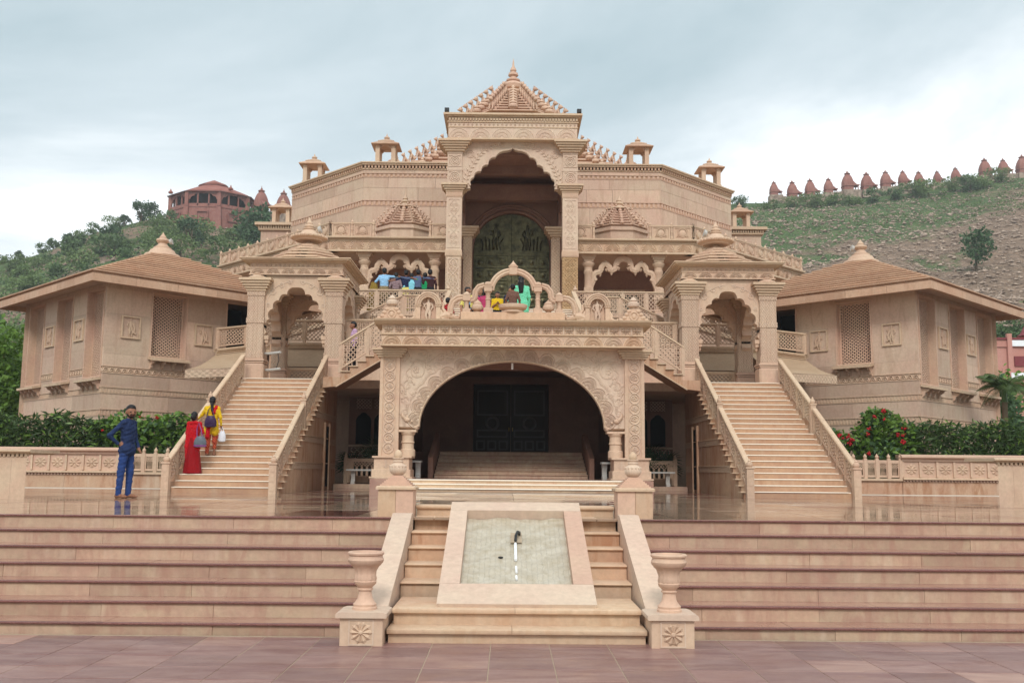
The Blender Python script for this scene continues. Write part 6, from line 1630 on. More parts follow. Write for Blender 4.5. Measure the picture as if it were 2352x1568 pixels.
M['red_flower'] = plain('red_blossom', S(176, 22, 32, .8), .6, .2, .25)
def leaf_mesh(name, P, size, mat, elong=1.8, droop=.0, upb=.0, seed=1):
    """diamond leaves at points P (N,3)"""
    r_ = np.random.default_rng(seed); n = len(P)
    d = r_.normal(size=(n, 3)); d[:, 2] = d[:, 2] * .7 + upb; d /= np.linalg.norm(d, axis=1)[:, None]
    w = np.cross(d, r_.normal(size=(n, 3))); w /= np.linalg.norm(w, axis=1)[:, None]
    s_ = (size * r_.uniform(.6, 1.3, n))[:, None]
    a = P; b = P + d * s_ * elong * .5 + w * s_ * .5; c = P + d * s_ * elong; e_ = P + d * s_ * elong * .5 - w * s_ * .5
    c = c - np.array([0, 0, 1]) * s_ * droop
    v = np.stack([a, b, c, e_], 1).reshape(-1, 3)
    me = bpy.data.meshes.new(name); me.vertices.add(len(v)); me.vertices.foreach_set('co', v.ravel())
    me.loops.add(n * 4); me.loops.foreach_set('vertex_index', np.arange(n * 4)); me.polygons.add(n)
    me.polygons.foreach_set('loop_start', np.arange(0, n * 4, 4)); me.polygons.foreach_set('loop_total', np.full(n, 4))
    me.materials.append(mat); me.update(); me.validate()
    return me
def clump_points(blobs, n, seed, shell=.55):
    r_ = np.random.default_rng(seed); P = []
    vol = np.array([b[3] * b[4] * b[5] for b in blobs]) ** .8; vol /= vol.sum()
    for b, k in zip(blobs, np.round(vol * n).astype(int)):
        d = r_.normal(size=(k, 3)); d /= np.linalg.norm(d, axis=1)[:, None]
        rad = r_.uniform(shell, 1.0, k) ** .7
        P.append(np.array(b[:3]) + d * rad[:, None] * np.array(b[3:6]))
    return np.concatenate(P)
def crown_blobs(rx, rz, cz, n, seed, flat=.6):
    r_ = np.random.default_rng(seed); o_ = []
    for k in range(n):
        a = r_.uniform(0, 6.28); q = r_.uniform(.1, .8) ** .6
        z = r_.uniform(-.75, .75)
        q *= math.sqrt(max(.1, 1 - z * z))
        k_ = r_.uniform(.25, .45)
        o_.append((q * rx * math.cos(a), q * rx * math.sin(a), cz + z * rz, rx * k_, rx * k_, rz * k_ * 1.1))
    return o_
TREES = []
for i in range(6):
    rx, rz, cz = [(2.6, 1.7, 2.4), (2.0, 1.9, 2.8), (3.4, 1.7, 2.3), (1.6, 1.5, 2.0), (2.4, 2.4, 3.2), (3.0, 1.5, 1.7)][i]
    bl = crown_blobs(rx, rz, cz, [16, 12, 20, 10, 14, 18][i], 20 + i)
    cr_ = leaf_mesh('crown', clump_points(bl, 900, 40 + i, .35), .30, M[['leaf_scrub', 'leaf_deep', 'leaf_olive', 'leaf_scrub', 'leaf_deep', 'leaf_olive'][i]], 1.5, seed=60 + i)
    m = MB(); m.tube([(0, 0, -.6), (.1, 0, .6), (.05, .1, cz * .6), (0, 0, cz)], [.22, .17, .13, .05], 6)
    for b in bl[:6]: m.tube([(.07, .05, cz * .45), (b[0] * .5, b[1] * .5, cz * .75), (b[0] * .9, b[1] * .9, b[2])], [.1, .06, .02], 5)
    TREES.append((cr_, m.mesh('trunk', M['bark'])))
def tree(i, loc, sc_, lbl, grp, rz=None):
    t = thing('hill_tree', lbl, 'tree', loc, grp, random.uniform(0, 6.28) if rz is None else rz)
    inst('crown', TREES[i][0], t, Matrix.Diagonal((sc_, sc_, sc_, 1)), local=True); inst('trunk', TREES[i][1], t, Matrix.Diagonal((sc_, sc_, sc_, 1)), local=True)
# trees placed by bearing (x per metre of distance) and distance
for u, y, i, k in [(-.516, 238, 0, .7), (-.498, 239, 3, .8), (-.474, 240, 0, .75), (-.464, 240, 3, .9), (-.450, 240, 1, .7), (-.436, 240, 5, .8), (-.424, 240, 0, .8), (-.405, 240, 2, .9), (-.393, 239, 1, .75), (-.377, 238, 4, 1.1), (-.368, 233, 4, 1.1), (-.352, 226, 0, 1.1)]:
    tree(i, (u * y, y, hzL(u * y, y) - .7), k, 'dark tree against the sky on the left ridge, %s' % ('at the far left edge' if u < -.49 else 'lower left stretch' if u < -.445 else 'middle stretch' if u < -.41 else 'beside the red pavilion'), 'trees on the left ridge')
for k in range(60):
    u = random.uniform(-.52, -.225); y = random.uniform(105, 226) if k > 20 else random.uniform(190, 228)
    zone = ('near the left edge', 'above the left corner roof', 'below the red pavilion', 'beside the hall')[min(3, int((u + .52) / .08))] + (', high up' if y > 185 else ', lower down')
    tree(random.choice((0, 0, 2, 3, 4, 5, 5)), (u * y, y, hzL(u * y, y) - .7), random.uniform(.55, 1.45), 'low green shrub on the left hillside ' + zone, 'shrubs on the left hillside')
tree(4, (-.262 * 190, 190, hzL(-.262 * 190, 190)), 1.9, 'broad dark tree below the red hill pavilion', 'big trees on the left hillside')
tree(2, (-.335 * 180, 180, hzL(-.335 * 180, 180)), 1.1, 'flat-topped tree just above the left corner roof', 'big trees on the left hillside')
for u, y, k in [(.268, 250, 1.1), (.292, 252, 1.0), (.31, 250, 1.2), (.335, 250, 1.3), (.352, 250, 1.1), (.375, 251, 1.3), (.395, 252, 1.2), (.415, 253, 1.3), (.43, 250, 1.4), (.458, 252, 1.2), (.474, 248, 1.5), (.482, 251, 1.4), (.50, 253, 1.2), (.235, 254, 1.1)]:
    tree(random.choice((0, 2, 5)), (u * (y - 4), y - 4, hzR(u * (y - 4), y - 4) - .5), k * .85, 'bushy shrub just below the %s of the right ridge shrines' % ('first' if u < .28 else 'leftmost few' if u < .34 else 'middle' if u < .42 else 'right-hand' if u < .48 else 'last'), 'shrubs under the right ridge')
tree(4, (.476 * 150, 150, hzR(.476 * 150, 150) - .2), 1.25, 'lone round dark tree on the bare scree of the right hill', 'lone trees')
for u, y, k in ((.318, 128, .8), (.328, 126, .9), (.34, 122, .7), (.375, 120, .7), (.30, 120, .8)):
    tree(random.choice((1, 4, 3)), (u * y, y, hzR(u * y, y) - .2), k, 'dark bush behind the right corner roof', 'bushes behind the right corner roof')
for k in range(16):
    u = random.uniform(.46, .56); y = random.uniform(86, 118)
    tree(random.choice((0, 2, 5)), (u * y, y, hzR(u * y, y) - .3), random.uniform(.7, 1.1), 'green bush at the foot of the right hill, %s' % (('nearer' if y < 100 else 'farther') + (' the palm' if u < .51 else ' the picture edge')), 'bushes at the foot of the right hill')
def rocks(name, hz, n, urange, yrange, smin, smax, mat, seed, zfilter=None):
    r_ = np.random.default_rng(seed); u = r_.uniform(*urange, n); y = yrange[0] + (yrange[1] - yrange[0]) * r_.uniform(0, 1, n) ** .8; x = u * y
    z = hill_z(x, y, LR if hz is hzL else RR, 240 if hz is hzL else 260)
    s_ = r_.uniform(smin, smax, n) * (r_.uniform(0, 1, n) ** 2 * 1.6 + .4)
    base = np.array([(1, 0, 0), (0, 1, 0), (-1, 0, 0), (0, -1, 0), (.2, .1, .9), (0, 0, -.8)])
    f0 = [(0, 1, 4), (1, 2, 4), (2, 3, 4), (3, 0, 4), (1, 0, 5), (2, 1, 5), (3, 2, 5), (0, 3, 5)]
    a = r_.uniform(0, 6.28, n); ca, sa = np.cos(a), np.sin(a)
    B = base[None] * r_.uniform(.55, 1.25, (n, 6, 3)) * s_[:, None, None]
    X = B[..., 0] * ca[:, None] - B[..., 1] * sa[:, None] + x[:, None]; Y = B[..., 0] * sa[:, None] + B[..., 1] * ca[:, None] + y[:, None]; Z = B[..., 2] * .75 + z[:, None] + s_[:, None] * .1
    v = np.stack([X, Y, Z], -1).reshape(-1, 3)
    f = (np.array(f0)[None] + (np.arange(n) * 6)[:, None, None]).reshape(-1, 3)
    me = bpy.data.meshes.new(name); me.from_pydata(v.tolist(), [], f.tolist()); me.materials.append(mat)
    o = bpy.data.objects.new(name, me); col.objects.link(o); o['kind'] = 'stuff'; return o
M['rock'] = stone('hill_rock', S(128, 108, 94, .75), S(198, 176, 156, .78), rough=.95, rnd=0, sc1=.9)
tag(rocks('scree_rocks', hzR, 24000, (.2, .6), (85, 250), .04, .38, M['rock'], 5), 'loose broken rocks scattered down the right hill', 'rocks')
tag(rocks('hillside_rocks', hzL, 2200, (-.54, -.2), (100, 236), .08, .42, M['rock'], 6), 'pale boulders scattered over the left hill', 'rocks')
def scrub(name, hz, n, ur, yr, sz, seed, lbl, mat):
    r_ = np.random.default_rng(seed); k = n // 14
    u = r_.uniform(*ur, k); y = r_.uniform(*yr, k); P = []
    for a, b in zip(u, y):
        h = (hzL if hz is hzL else hzR)(a * b, b); q = r_.uniform(.4, 1.1)
        P.append(np.array([a * b, b, h]) + r_.normal(size=(14, 3)) * np.array([q, q, q * .35]) + np.array([0, 0, q * .3]))
    o = bpy.data.objects.new(name, leaf_mesh(name, np.concatenate(P), sz, mat, 1.4, seed=seed)); col.objects.link(o); o['kind'] = 'stuff'; tag(o, lbl, 'scrub')
scrub('hill_scrub', hzL, 16000, (-.55, -.2), (90, 236), .42, 11, 'low scrub covering the left hillside', M['leaf_olive'])
scrub('dark_hill_scrub', hzL, 6000, (-.55, -.2), (100, 236), .4, 15, 'dark thorn scrub between the shrubs of the left hillside', M['leaf_deep'])
scrub('hill_scrub', hzR, 5000, (.22, .55), (205, 256), .34, 12, 'grass tufts and scrub on the upper right hillside', M['leaf_olive'])

# ------------------------------------------------------------------ red hill pavilion, shrines, ruined wall, pink house
M['redstone'] = stone('red_sandstone', S(150, 94, 84, .75), S(168, 112, 98, .75), rnd=.06, sc1=.4, stain=.2, stc=S(196, 160, 146, .8))
M['redroof'] = stone('red_roof', S(150, 88, 74, .8), S(166, 106, 90, .8), rnd=.05, sc1=.4)
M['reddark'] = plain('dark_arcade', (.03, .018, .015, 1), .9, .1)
fb = thing('hill_pavilion', 'red octagonal hilltop pavilion with arcaded gallery and hipped roof', 'pavilion', (-70, 234, 58))
FX, FY, FR = -71.4, 235.0, 9.9
def ocp(r_, rot=0): return [(FX + r_ * math.cos(R(22.5 + 45 * q + rot)) * 1.0, FY + r_ * math.sin(R(22.5 + 45 * q + rot)) * .85) for q in range(8)]
def ring(m, r0_, r1_, z0, z1):
    a, b = ocp(r0_), ocp(r1_); m.loft([[(x, y, z0) for x, y in a], [(x, y, z1) for x, y in b]])
m = MB(); ring(m, FR * 1.06, FR, 50, 61.7); O('battered_wall', m, M['redstone'], fb)
m = MB(); ring(m, FR * 1.02, FR * 1.02, 61.7, 61.95); O('string_course', m, M['redstone'], fb)
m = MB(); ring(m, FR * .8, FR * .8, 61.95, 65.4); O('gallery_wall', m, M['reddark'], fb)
m = MB(); ring(m, FR * 1.1, FR * .98, 65.35, 65.75); O('eave', m, M['redroof'], fb)
m = MB(); ring(m, FR * 1.0, FR * .3, 65.75, 68.7); O('roof', m, M['redroof'], fb)
m = MB(); ring(m, FR * .38, FR * .34, 68.6, 68.9); ring(m, FR * .36, .2, 68.9, 70.3); O('roof_cap', m, M['redroof'], fb)
oc = ocp(FR)
for q in range(8):
    x, y = oc[q]; x2, y2 = oc[(q + 1) % 8]
    m = MB(); m.box(x - .4, x + .4, y - .4, y + .4, 61.95, 65.4); O('corner_pillar', m, M['redstone'], fb)
    m = MB(); m.loft([[(x + a * 1.5 * 1.06 + (x - FX) * .06, y + b * 1.2 + (y - FY) * .06, 50) for a, b in ((-.6, -.6), (.6, -.6), (.6, .6), (-.6, .6))], [(x + a * .5, y + b * .5, 61.8) for a, b in ((-1, -1), (1, -1), (1, 1), (-1, 1))]]); O('buttress', m, M['redstone'], fb)
    if (y + y2) / 2 < FY + 3:
        d_ = Vector((x2 - x, y2 - y, 0)); Ln = d_.length; d_.normalize(); nn = Vector((d_.y, -d_.x, 0))
        fx = lambda u, v, w: tuple(Vector((x, y, 0)) + d_ * u + nn * w + Vector((0, 0, v)))
        c = Ln / 2
        for lo, hi in ((.4, Ln - .4),):
            cu = foil([(lo + .3, 63.6), (lo + 1.2, 64.4), (c, 64.9), (hi - 1.2, 64.4), (hi - .3, 63.6)], .2)
            m = MB(); m.mprism([(lo, 63.5)] + cu + [(hi, 63.5), (hi, 65.4), (lo, 65.4)], .3, lambda u, v, w: fx(u, v, -w)); O('arch_panel', m, M['redstone'], fb)
            O('parapet', MB().mprism([(lo, 61.95), (hi, 61.95), (hi, 62.6), (lo, 62.6)], .25, lambda u, v, w: fx(u, v, -w)), M['redstone'], fb)
        for u_ in (Ln * .33, Ln * .67): O('gallery_pillar', MB().mprism([(u_ - .16, 61.95), (u_ + .16, 61.95), (u_ + .16, 65.0), (u_ - .16, 65.0)], .35, lambda u, v, w: fx(u, v, -w)), M['redstone'], fb)
        m = MB(); frame_bars(m, [(c - 1.4, 58.6), (c + 1.4, 58.6), (c + 1.4, 60.8), (c - 1.4, 60.8)], lambda u, v, w: fx(u, v, .15 + w), .25, .3); O('blind_niche', m, M['redstone'], fb)
for a, b in ((-8.6, 65.6), (5.5, 66.6)):
    O('roof_knob', MB().lathe([(.5, 0), (.6, .3), (.25, .6), (.05, 1.2)], (FX + a, FY - 5, b), 8), M['redroof'], fb)
rwl = thing('ruined_wall', 'crumbling rubble wall along the ridge beside the red pavilion', 'wall', (-54, 232, 58))
O('wall_body', MB().prism([(-60, 56), (-60, 61.0), (-56, 60.3), (-52, 60.6), (-46, 59.4), (-40, 59), (-40, 54)], 231, 233, 'y'), M['rock'], rwl)
O('window_hole', MB().box(-56.4, -55.6, 230.9, 231.02, 58.4, 59.4), M['reddark'], rwl)
def shrine_mesh():
    parts = {}
    m = MB(); prof = [(.5, 0), (.5, .22), (.56, .23), (.56, .27), (.5, .28), (.51, .4), (.5, .52), (.45, .66), (.37, .8), (.27, .92), (.16, 1.0)]
    for (r_, z), (r2, z2) in zip(prof[:-1], prof[1:]):
        pass
    def sqr(r_, z): return [(x * r_, y * r_, z) for x, y in ((-1, -.45), (-.85, -.85), (-.45, -1), (.45, -1), (.85, -.85), (1, -.45), (1, .45), (.85, .85), (.45, 1), (-.45, 1), (-.85, .85), (-1, .45))]
    m.loft([sqr(r_, z) for r_, z in prof]); parts['tower'] = m
    m = MB(); m.lathe([(.26, 0), (.3, .04), (.2, .08), (.08, .1), (.1, .14), (.03, .2), (.01, .3)], (0, 0, 1.0), 10); parts['finial'] = m
    m = MB(); m.prism([(.3, .62), (.72, .36), (1.0, .33), (1.0, .29), (.3, .29)], -.42, .42, 'y'); parts['porch_roof'] = m
    m = MB()
    for y in (-.34, .34):
        m.box(.82, .9, y - .04, y + .04, 0, .29)
    parts['porch_pillar'] = m
    m = MB(); m.box(-.6, 1.0, -.6, .6, -.5, 0); parts['plinth'] = m
    return {k: v.mesh(k, M['redstone'] if k != 'plinth' else M['rock']) for k, v in parts.items()}
SH = shrine_mesh()
def shrine(loc, h, lbl, grp, rz=0, wd=1.0):
    t = thing('hill_shrine', lbl, 'shrine', loc, grp, rz)
    D_ = Matrix.Diagonal((h / 1.3 * .66 * wd, h / 1.3 * .66 * wd, h / 1.25, 1))
    for k, me in SH.items(): inst(k, me, t, D_, local=True)
SP = [(69.94, 74.33, 3.23), (74.81, 73.79, 3.81), (79.55, 74.36, 3.82), (84.47, 75.10, 3.47), (89.56, 75.84, 4.35), (94.63, 75.89, 4.17), (99.73, 76.81, 3.83), (104.32, 77.55, 3.31), (108.54, 77.42, 3.31), (113.48, 78.10, 2.86), (118.41, 78.67, 3.21), (126.27, 80.10, 4.12), (131.22, 80.71, 3.56), (136.31, 80.94, 4.26)]
OR = ['first', 'second', 'third', 'fourth', 'fifth', 'sixth', 'seventh', 'eighth', 'ninth', 'tenth', 'eleventh', 'twelfth', 'thirteenth', 'fourteenth']
for (x, z, h), w_ in zip(SP, OR): shrine((x, 258, z), h * 1.3, 'red stone spire shrine, %s from the left along the right ridge' % w_, 'shrines along the right ridge')
shrine((-58.1, 228, 60.6), 6.3, 'red stone spire shrine nearest the hill pavilion', 'shrines beside the hill pavilion', -.6, .86)
shrine((-52.9, 228, 60.0), 6.3, 'red stone spire shrine behind the left rooftop kiosk', 'shrines beside the hill pavilion', -.6, .86)
rg = thing('ridge_wall', 'grey retaining wall carrying the shrines along the right ridge', 'wall', (100, 258, 72))
m = MB(); pts = [(66, 69)] + [(x, z - .05) for x, z, h in SP] + [(142, 81.3), (142, 74)]
m.prism(pts, 257.0, 259.5, 'y'); O('wall_body', m, M['rock'], rg)
M['pink'] = stone('pink_painted_wall', S(204, 140, 126, .82), S(212, 158, 144, .82), rnd=.04, sc1=.3, lichen=.2)
M['maroon'] = plain('maroon_paint', S(142, 66, 70, .75), .6, .3, .1)
ph = thing('pink_house', 'pink painted house with white balustrades beyond the right corner building', 'house', (42, 76, 5))
O('wall', MB().box(35.5, 56, 75, 84, 3, 11.2), M['pink'], ph)
O('parapet', MB().box(35.4, 56.1, 74.9, 75.3, 11.2, 11.75), M['pink'], ph)
O('roof_edge', MB().box(35.3, 56.2, 74.8, 75.35, 11.751, 11.9), M['maroon'], ph)
for k in range(8):
    x = 38.1 + 2.2 * k
    O('window', MB().box(x, x + 1.05, 74.9, 75.0, 9.75, 10.5), M['maroon'], ph)
    O('pier', MB().box(x - .55, x - .2, 74.75, 74.99, 3, 12.2), M['pink'], ph)
    O('balustrade', MB().box(x - .18, x + 1.6, 74.82, 74.9, 11.25, 11.7), M['white'], ph)
    O('balcony_rail', MB().box(x - .55, x + 1.6, 74.4, 74.5, 8.75, 9.2), M['white'], ph)
O('balcony_slab', MB().box(35.5, 56, 74.35, 75, 8.45, 8.7), M['pink'], ph)
O('window', MB().box(36.35, 36.8, 74.9, 75.0, 11.25, 11.7), M['maroon'], ph)
tr = O('turret', MB().box(39.6, 40.8, 75.4, 76.6, 11.2, 12.2), M['pink'], ph)
O('turret_roof', MB().lathe([(1.25, 0), (1.0, .15), (.6, .9), (.25, 1.6), (.05, 1.9)], (40.2, 76.0, 12.2), 8), M['maroon'], ph)

# ------------------------------------------------------------------ garden planting
for s, side in ((-1, 'left'), (1, 'right')):
    struct(O('planter_soil_%s' % side, MB(s).box(8.1, 25, 29.9, 32.0, ZP, 1.85), M['earth']))
    r_ = np.random.default_rng(5 + s)
    n = 9500   # strap-leaved hedge
    P = np.stack([s * r_.uniform(12.25, 23, n), r_.uniform(30.0, 31.4, n), r_.uniform(1.9, 3.08, n)], 1)
    P[:, 1] = np.where(r_.uniform(0, 1, n) < .5, 30.0 + .25 * r_.uniform(0, 1, n), P[:, 1])
    P[:, 2] += .09 * np.sin(P[:, 0] * 3.1) + .07 * np.sin(P[:, 0] * 7.7)
    hd = thing('hedge', 'dense dark strap-leaved hedge along the %s garden wall' % side, 'hedge', (s * 17, 30.7, 1.85), 'strap-leaved hedges')
    inst('foliage', leaf_mesh('foliage', P, .06, M['leaf_dark'], 4.6, .5, .35, 31 + s), hd)
    P2 = P[:1900] + np.array([0, -.06, .05]); inst('young_leaves', leaf_mesh('young_leaves', P2, .05, M['leaf_mid'], 4.4, .5, .5, 35 + s), hd)
    m = MB(s)
    for k in range(60): x = 12.3 + .178 * k; m.tube([(x, 30.6 + .2 * math.sin(k * 7), 1.8), (x + .05, 30.6, 3.0)], .018, 4)
    O('stems', m, M['bark'], hd)
    # flowering bush
    fbk = thing('flowering_bush', 'leafy bush with red blossom heads beside the %s staircase' % side, 'bush', (s * 11.0, 30.6, 1.85), 'flowering bushes')
    if s < 0: bl = [(-11.2 + .45 * k, 30.6, 2.45 + .25 * math.sin(k * 2.1), .5, .5, .55) for k in range(-3, 5)] + [(-11.6, 30.5, 2.95, .6, .5, .35), (-10.2, 30.5, 2.9, .6, .5, .4), (-12.3, 30.5, 2.6, .5, .5, .5), (-9.6, 30.5, 2.6, .4, .5, .6)]
    else: bl = [(11.3, 30.6, 2.9, .75, .6, .7), (10.8, 30.5, 2.5, .6, .5, .6), (11.9, 30.5, 2.4, .5, .5, .6), (11.2, 30.5, 3.25, .5, .4, .35), (12.1, 30.5, 2.85, .35, .4, .3), (9.9, 30.5, 2.5, .45, .45, .45), (9.6, 30.5, 2.2, .4, .4, .5), (11.3, 30.4, 2.1, .9, .5, .4)]
    inst('foliage', leaf_mesh('foliage', clump_points(bl, 3600, 71 + s, .45), .095, M['leaf_mid'], 1.9, .3, .25, 73 + s), fbk)
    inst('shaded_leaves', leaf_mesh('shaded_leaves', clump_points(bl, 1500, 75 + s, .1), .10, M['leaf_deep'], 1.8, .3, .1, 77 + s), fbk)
    m = MB(s)
    for k in range(9): m.tube([(9.8 + .28 * k, 30.6, 1.8), (9.9 + .26 * k, 30.55, 2.3), (9.8 + .3 * k, 30.5, 2.7)], .02, 4)
    O('stems', m, M['bark'], fbk)
    rr_ = random.Random(9 + s)
    for k in range(7 if s < 0 else 22):
        b = rr_.choice(bl)
        a = rr_.uniform(-1.2, 1.2); e2 = rr_.uniform(-.3, 1.1)
        x, y, z = b[0] + b[3] * math.sin(a) * math.cos(e2), b[1] - b[4] * math.cos(a) * math.cos(e2) - .04, b[2] + b[5] * math.sin(e2)
        m = MB(); rad = rr_.uniform(.035, .075) * (1.0 if s > 0 else .7)
        for j in range(9): m.ball((x + rr_.gauss(0, rad * .5), y + rr_.gauss(0, rad * .35), z + rr_.gauss(0, rad * .4)), rad * .5, 5, 4)
        O('blossom', m, M['red_flower'], fbk)
    # fan palms in the planter in front of the bush, and in the shaded recess
    def fan_palm(px, py, pz, nf, ln, lbl, grp, mat, seed):
        t = thing('fan_palm', lbl, 'palm', (px, py, pz), grp)
        q = random.Random(seed)
        for k in range(nf):
            az = q.uniform(0, 6.28); el = q.uniform(.5, 1.25); L0 = ln * q.uniform(.7, 1.0)
            b = Vector((math.cos(az) * math.cos(el), math.sin(az) * math.cos(el), math.sin(el))) * L0
            m = MB(); m.tube([(0, 0, 0), tuple(b * .6), tuple(b)], .012, 4)
            d_ = b.normalized(); w = d_.cross(Vector((0, 0, 1))).normalized(); u_ = w.cross(d_)
            for j in range(15):
                a = R(-100 + 200 * j / 14); dr_ = (d_ * math.cos(a) + w * math.sin(a)).normalized(); l2 = L0 * .75
                tip = b + dr_ * l2 - Vector((0, 0, 1)) * l2 * .2; mid = b + dr_ * l2 * .55; sw = dr_.cross(u_).normalized() * .022
                m.add([tuple(b), tuple(mid + sw), tuple(tip), tuple(mid - sw)], [(0, 1, 2, 3)])
            O('frond', m, mat, t, local=True, smooth=0)
    fan_palm(s * 10.9, 30.1, 1.75, 7, .5, 'small fan palm behind the pierced balustrade, %s garden' % side, 'small fan palms', M['palm'], 3 + s)
    fan_palm(s * 10.45, 30.15, 1.75, 6, .42, 'spiky young palm next to the %s stair newel' % side, 'small fan palms', M['palm'], 13 + s)
    for k, (dx_, sc_) in enumerate(((3.95, 1.15), (4.75, .9))):
        fan_palm(s * dx_, 32.3, ZP + .15, 11, sc_, 'fan palm in the dim recess %s of the porch, %s' % (side, ('next to the porch pillar', 'next to the stair wall')[k]), 'recess palms', M['leaf_deep'], 23 + s + k)

# feather palm beside the right corner building
fp = thing('feather_palm', 'slender feather palm rising behind the right hedge', 'palm', (16.3, 33, 1.0))
O('trunk', MB().tube([(16.3, 33, .8), (16.27, 33, 2.5), (16.31, 33, 4.0)], [.13, .1, .09], 10), M['bark'], fp)
O('crownshaft', MB().tube([(16.31, 33, 4.0), (16.31, 33, 4.5)], [.1, .05], 10), M['palm'], fp)
for k in range(17):
    az = 2 * math.pi * k / 17 + .3; L0 = random.uniform(1.25, 1.75); el = random.uniform(.5, 1.2); m = MB(); pts = []
    for j in range(11):
        t_ = j / 10; r_ = L0 * t_ * math.cos(el) * (1 + .2 * t_); z = 4.4 + L0 * t_ * math.sin(el) - 1.5 * t_ * t_ * (1.3 - el * .6)
        pts.append(Vector((16.31 + r_ * math.cos(az), 33 + r_ * math.sin(az), z)))
    m.tube(pts, [.025 * (1 - .08 * j) for j in range(11)], 4)
    for j in range(1, 40):
        t_ = j / 40 * 10; i = min(9, int(t_)); p = pts[i].lerp(pts[i + 1], t_ - i); d_ = (pts[i + 1] - pts[i]).normalized(); w = d_.cross(Vector((0, 0, 1))).normalized()
        for q in (-1, 1):
            l2 = .42 * math.sin(math.pi * min(1, .15 + j / 44)); tip = p + (w * q + d_ * .6).normalized() * l2 - Vector((0, 0, 1)) * l2 * .55
            mid = p.lerp(tip, .5) + Vector((0, 0, .03)); sw = d_ * .013
            m.add([tuple(p), tuple(mid + sw), tuple(tip), tuple(mid - sw)], [(0, 1, 2, 3)])
    O('frond', m, M['palm'], fp, smooth=0)
# garden trees at the two edges of the picture
def big_tree(x, y, z, h, rx, lbl, mat, seed, n=5200, sz=.16):
    t = thing('garden_tree', lbl, 'tree', (x, y, z), 'garden trees')
    bl = crown_blobs(rx, h * .42, h * .56, 26, seed)
    inst('crown', leaf_mesh('crown', clump_points(bl, n, seed + 1, .4), sz, mat, 1.7, .2, .1, seed + 2), t, local=True)
    m = MB(); m.tube([(0, 0, 0), (.1, 0, h * .3), (0, .1, h * .6)], [.25, .18, .08], 8)
    for b in bl[:8]: m.tube([(.05, 0, h * .3), (b[0] * .6, b[1] * .6, h * .45), (b[0], b[1], b[2])], [.1, .06, .02], 5)
    O('trunk', m, M['bark'], t, local=True)
big_tree(-21.6, 41, 1, 6.2, 2.4, 'bright green leafy tree at the left edge of the garden', M['leaf_bright'], 90)
big_tree(-23.5, 46, 1, 7.5, 3.0, 'second leafy tree behind the left edge of the corner building', M['leaf_bright'], 94)
big_tree(20.2, 43, 1, 5.0, 2.3, 'dark shrubby tree behind the feather palm', M['leaf_deep'], 97)
big_tree(23.2, 46, 1, 6.0, 2.8, 'tall dark tree at the right edge of the garden', M['leaf_mid'], 99)

# ------------------------------------------------------------------ thin summer haze over the valley
hm = bpy.data.materials.new('summer_haze'); hm.use_nodes = True; hn = hm.node_tree; hn.nodes.clear()
ho = hn.nodes.new('ShaderNodeOutputMaterial'); hv = hn.nodes.new('ShaderNodeVolumePrincipled'); hn.links.new(hv.outputs[0], ho.inputs['Volume'])
hv.inputs['Density'].default_value = .00042; hv.inputs['Color'].default_value = (.86, .92, .96, 1)
hz_ = bpy.data.objects.new('haze', MB().box(-560, 560, -40, 540, -1.5, 95).mesh('haze', hm, 0)); col.objects.link(hz_); hz_['kind'] = 'stuff'; tag(hz_, 'thin pale haze hanging over the hills', 'haze')
# ------------------------------------------------------------------ people
def surface_nets(f, org, h):
    s_ = f < 0
    cnt = sum(s_[a:s_.shape[0] - 1 + a, b:s_.shape[1] - 1 + b, c:s_.shape[2] - 1 + c].astype(np.int8) for a in (0, 1) for b in (0, 1) for c in (0, 1))
    act = (cnt > 0) & (cnt < 8)
    idx = -np.ones(act.shape, int); ii = np.argwhere(act); idx[act] = np.arange(len(ii))
    acc = np.zeros((len(ii), 3)); n = np.zeros(len(ii))
    cor = [(a, b, c) for a in (0, 1) for b in (0, 1) for c in (0, 1)]
    for a in cor:
        for b in cor:
            if sum(b) - sum(a) == 1 and all(y >= x for x, y in zip(a, b)):
                fa = f[ii[:, 0] + a[0], ii[:, 1] + a[1], ii[:, 2] + a[2]]; fb_ = f[ii[:, 0] + b[0], ii[:, 1] + b[1], ii[:, 2] + b[2]]
                cr_ = (fa < 0) != (fb_ < 0); t = np.where(cr_, fa / np.where(fa == fb_, 1, fa - fb_), 0)
                acc += cr_[:, None] * (np.array(a) + (np.array(b) - np.array(a)) * t[:, None]); n += cr_
    V = (ii + acc / n[:, None]) * h + org
    F_ = []
    for ax in range(3):
        o1, o2 = [(1, 2), (2, 0), (0, 1)][ax]
        sl = [slice(None)] * 3; sl2 = [slice(None)] * 3; sl[ax] = slice(0, -1); sl2[ax] = slice(1, None)
        for flip in (False, True):
            e_ = (s_[tuple(sl)] & ~s_[tuple(sl2)]) if not flip else (~s_[tuple(sl)] & s_[tuple(sl2)])
            p = np.argwhere(e_); p = p[(p[:, o1] > 0) & (p[:, o2] > 0)]
            if not len(p): continue
            d1 = np.eye(3, dtype=int)[o1]; d2 = np.eye(3, dtype=int)[o2]
            q = [p - d1 - d2, p - d2, p, p - d1]
            q = np.stack([idx[tuple(x.T)] for x in q], 1)
            F_.append(q[:, ::-1] if flip else q)
    return V, np.concatenate(F_)
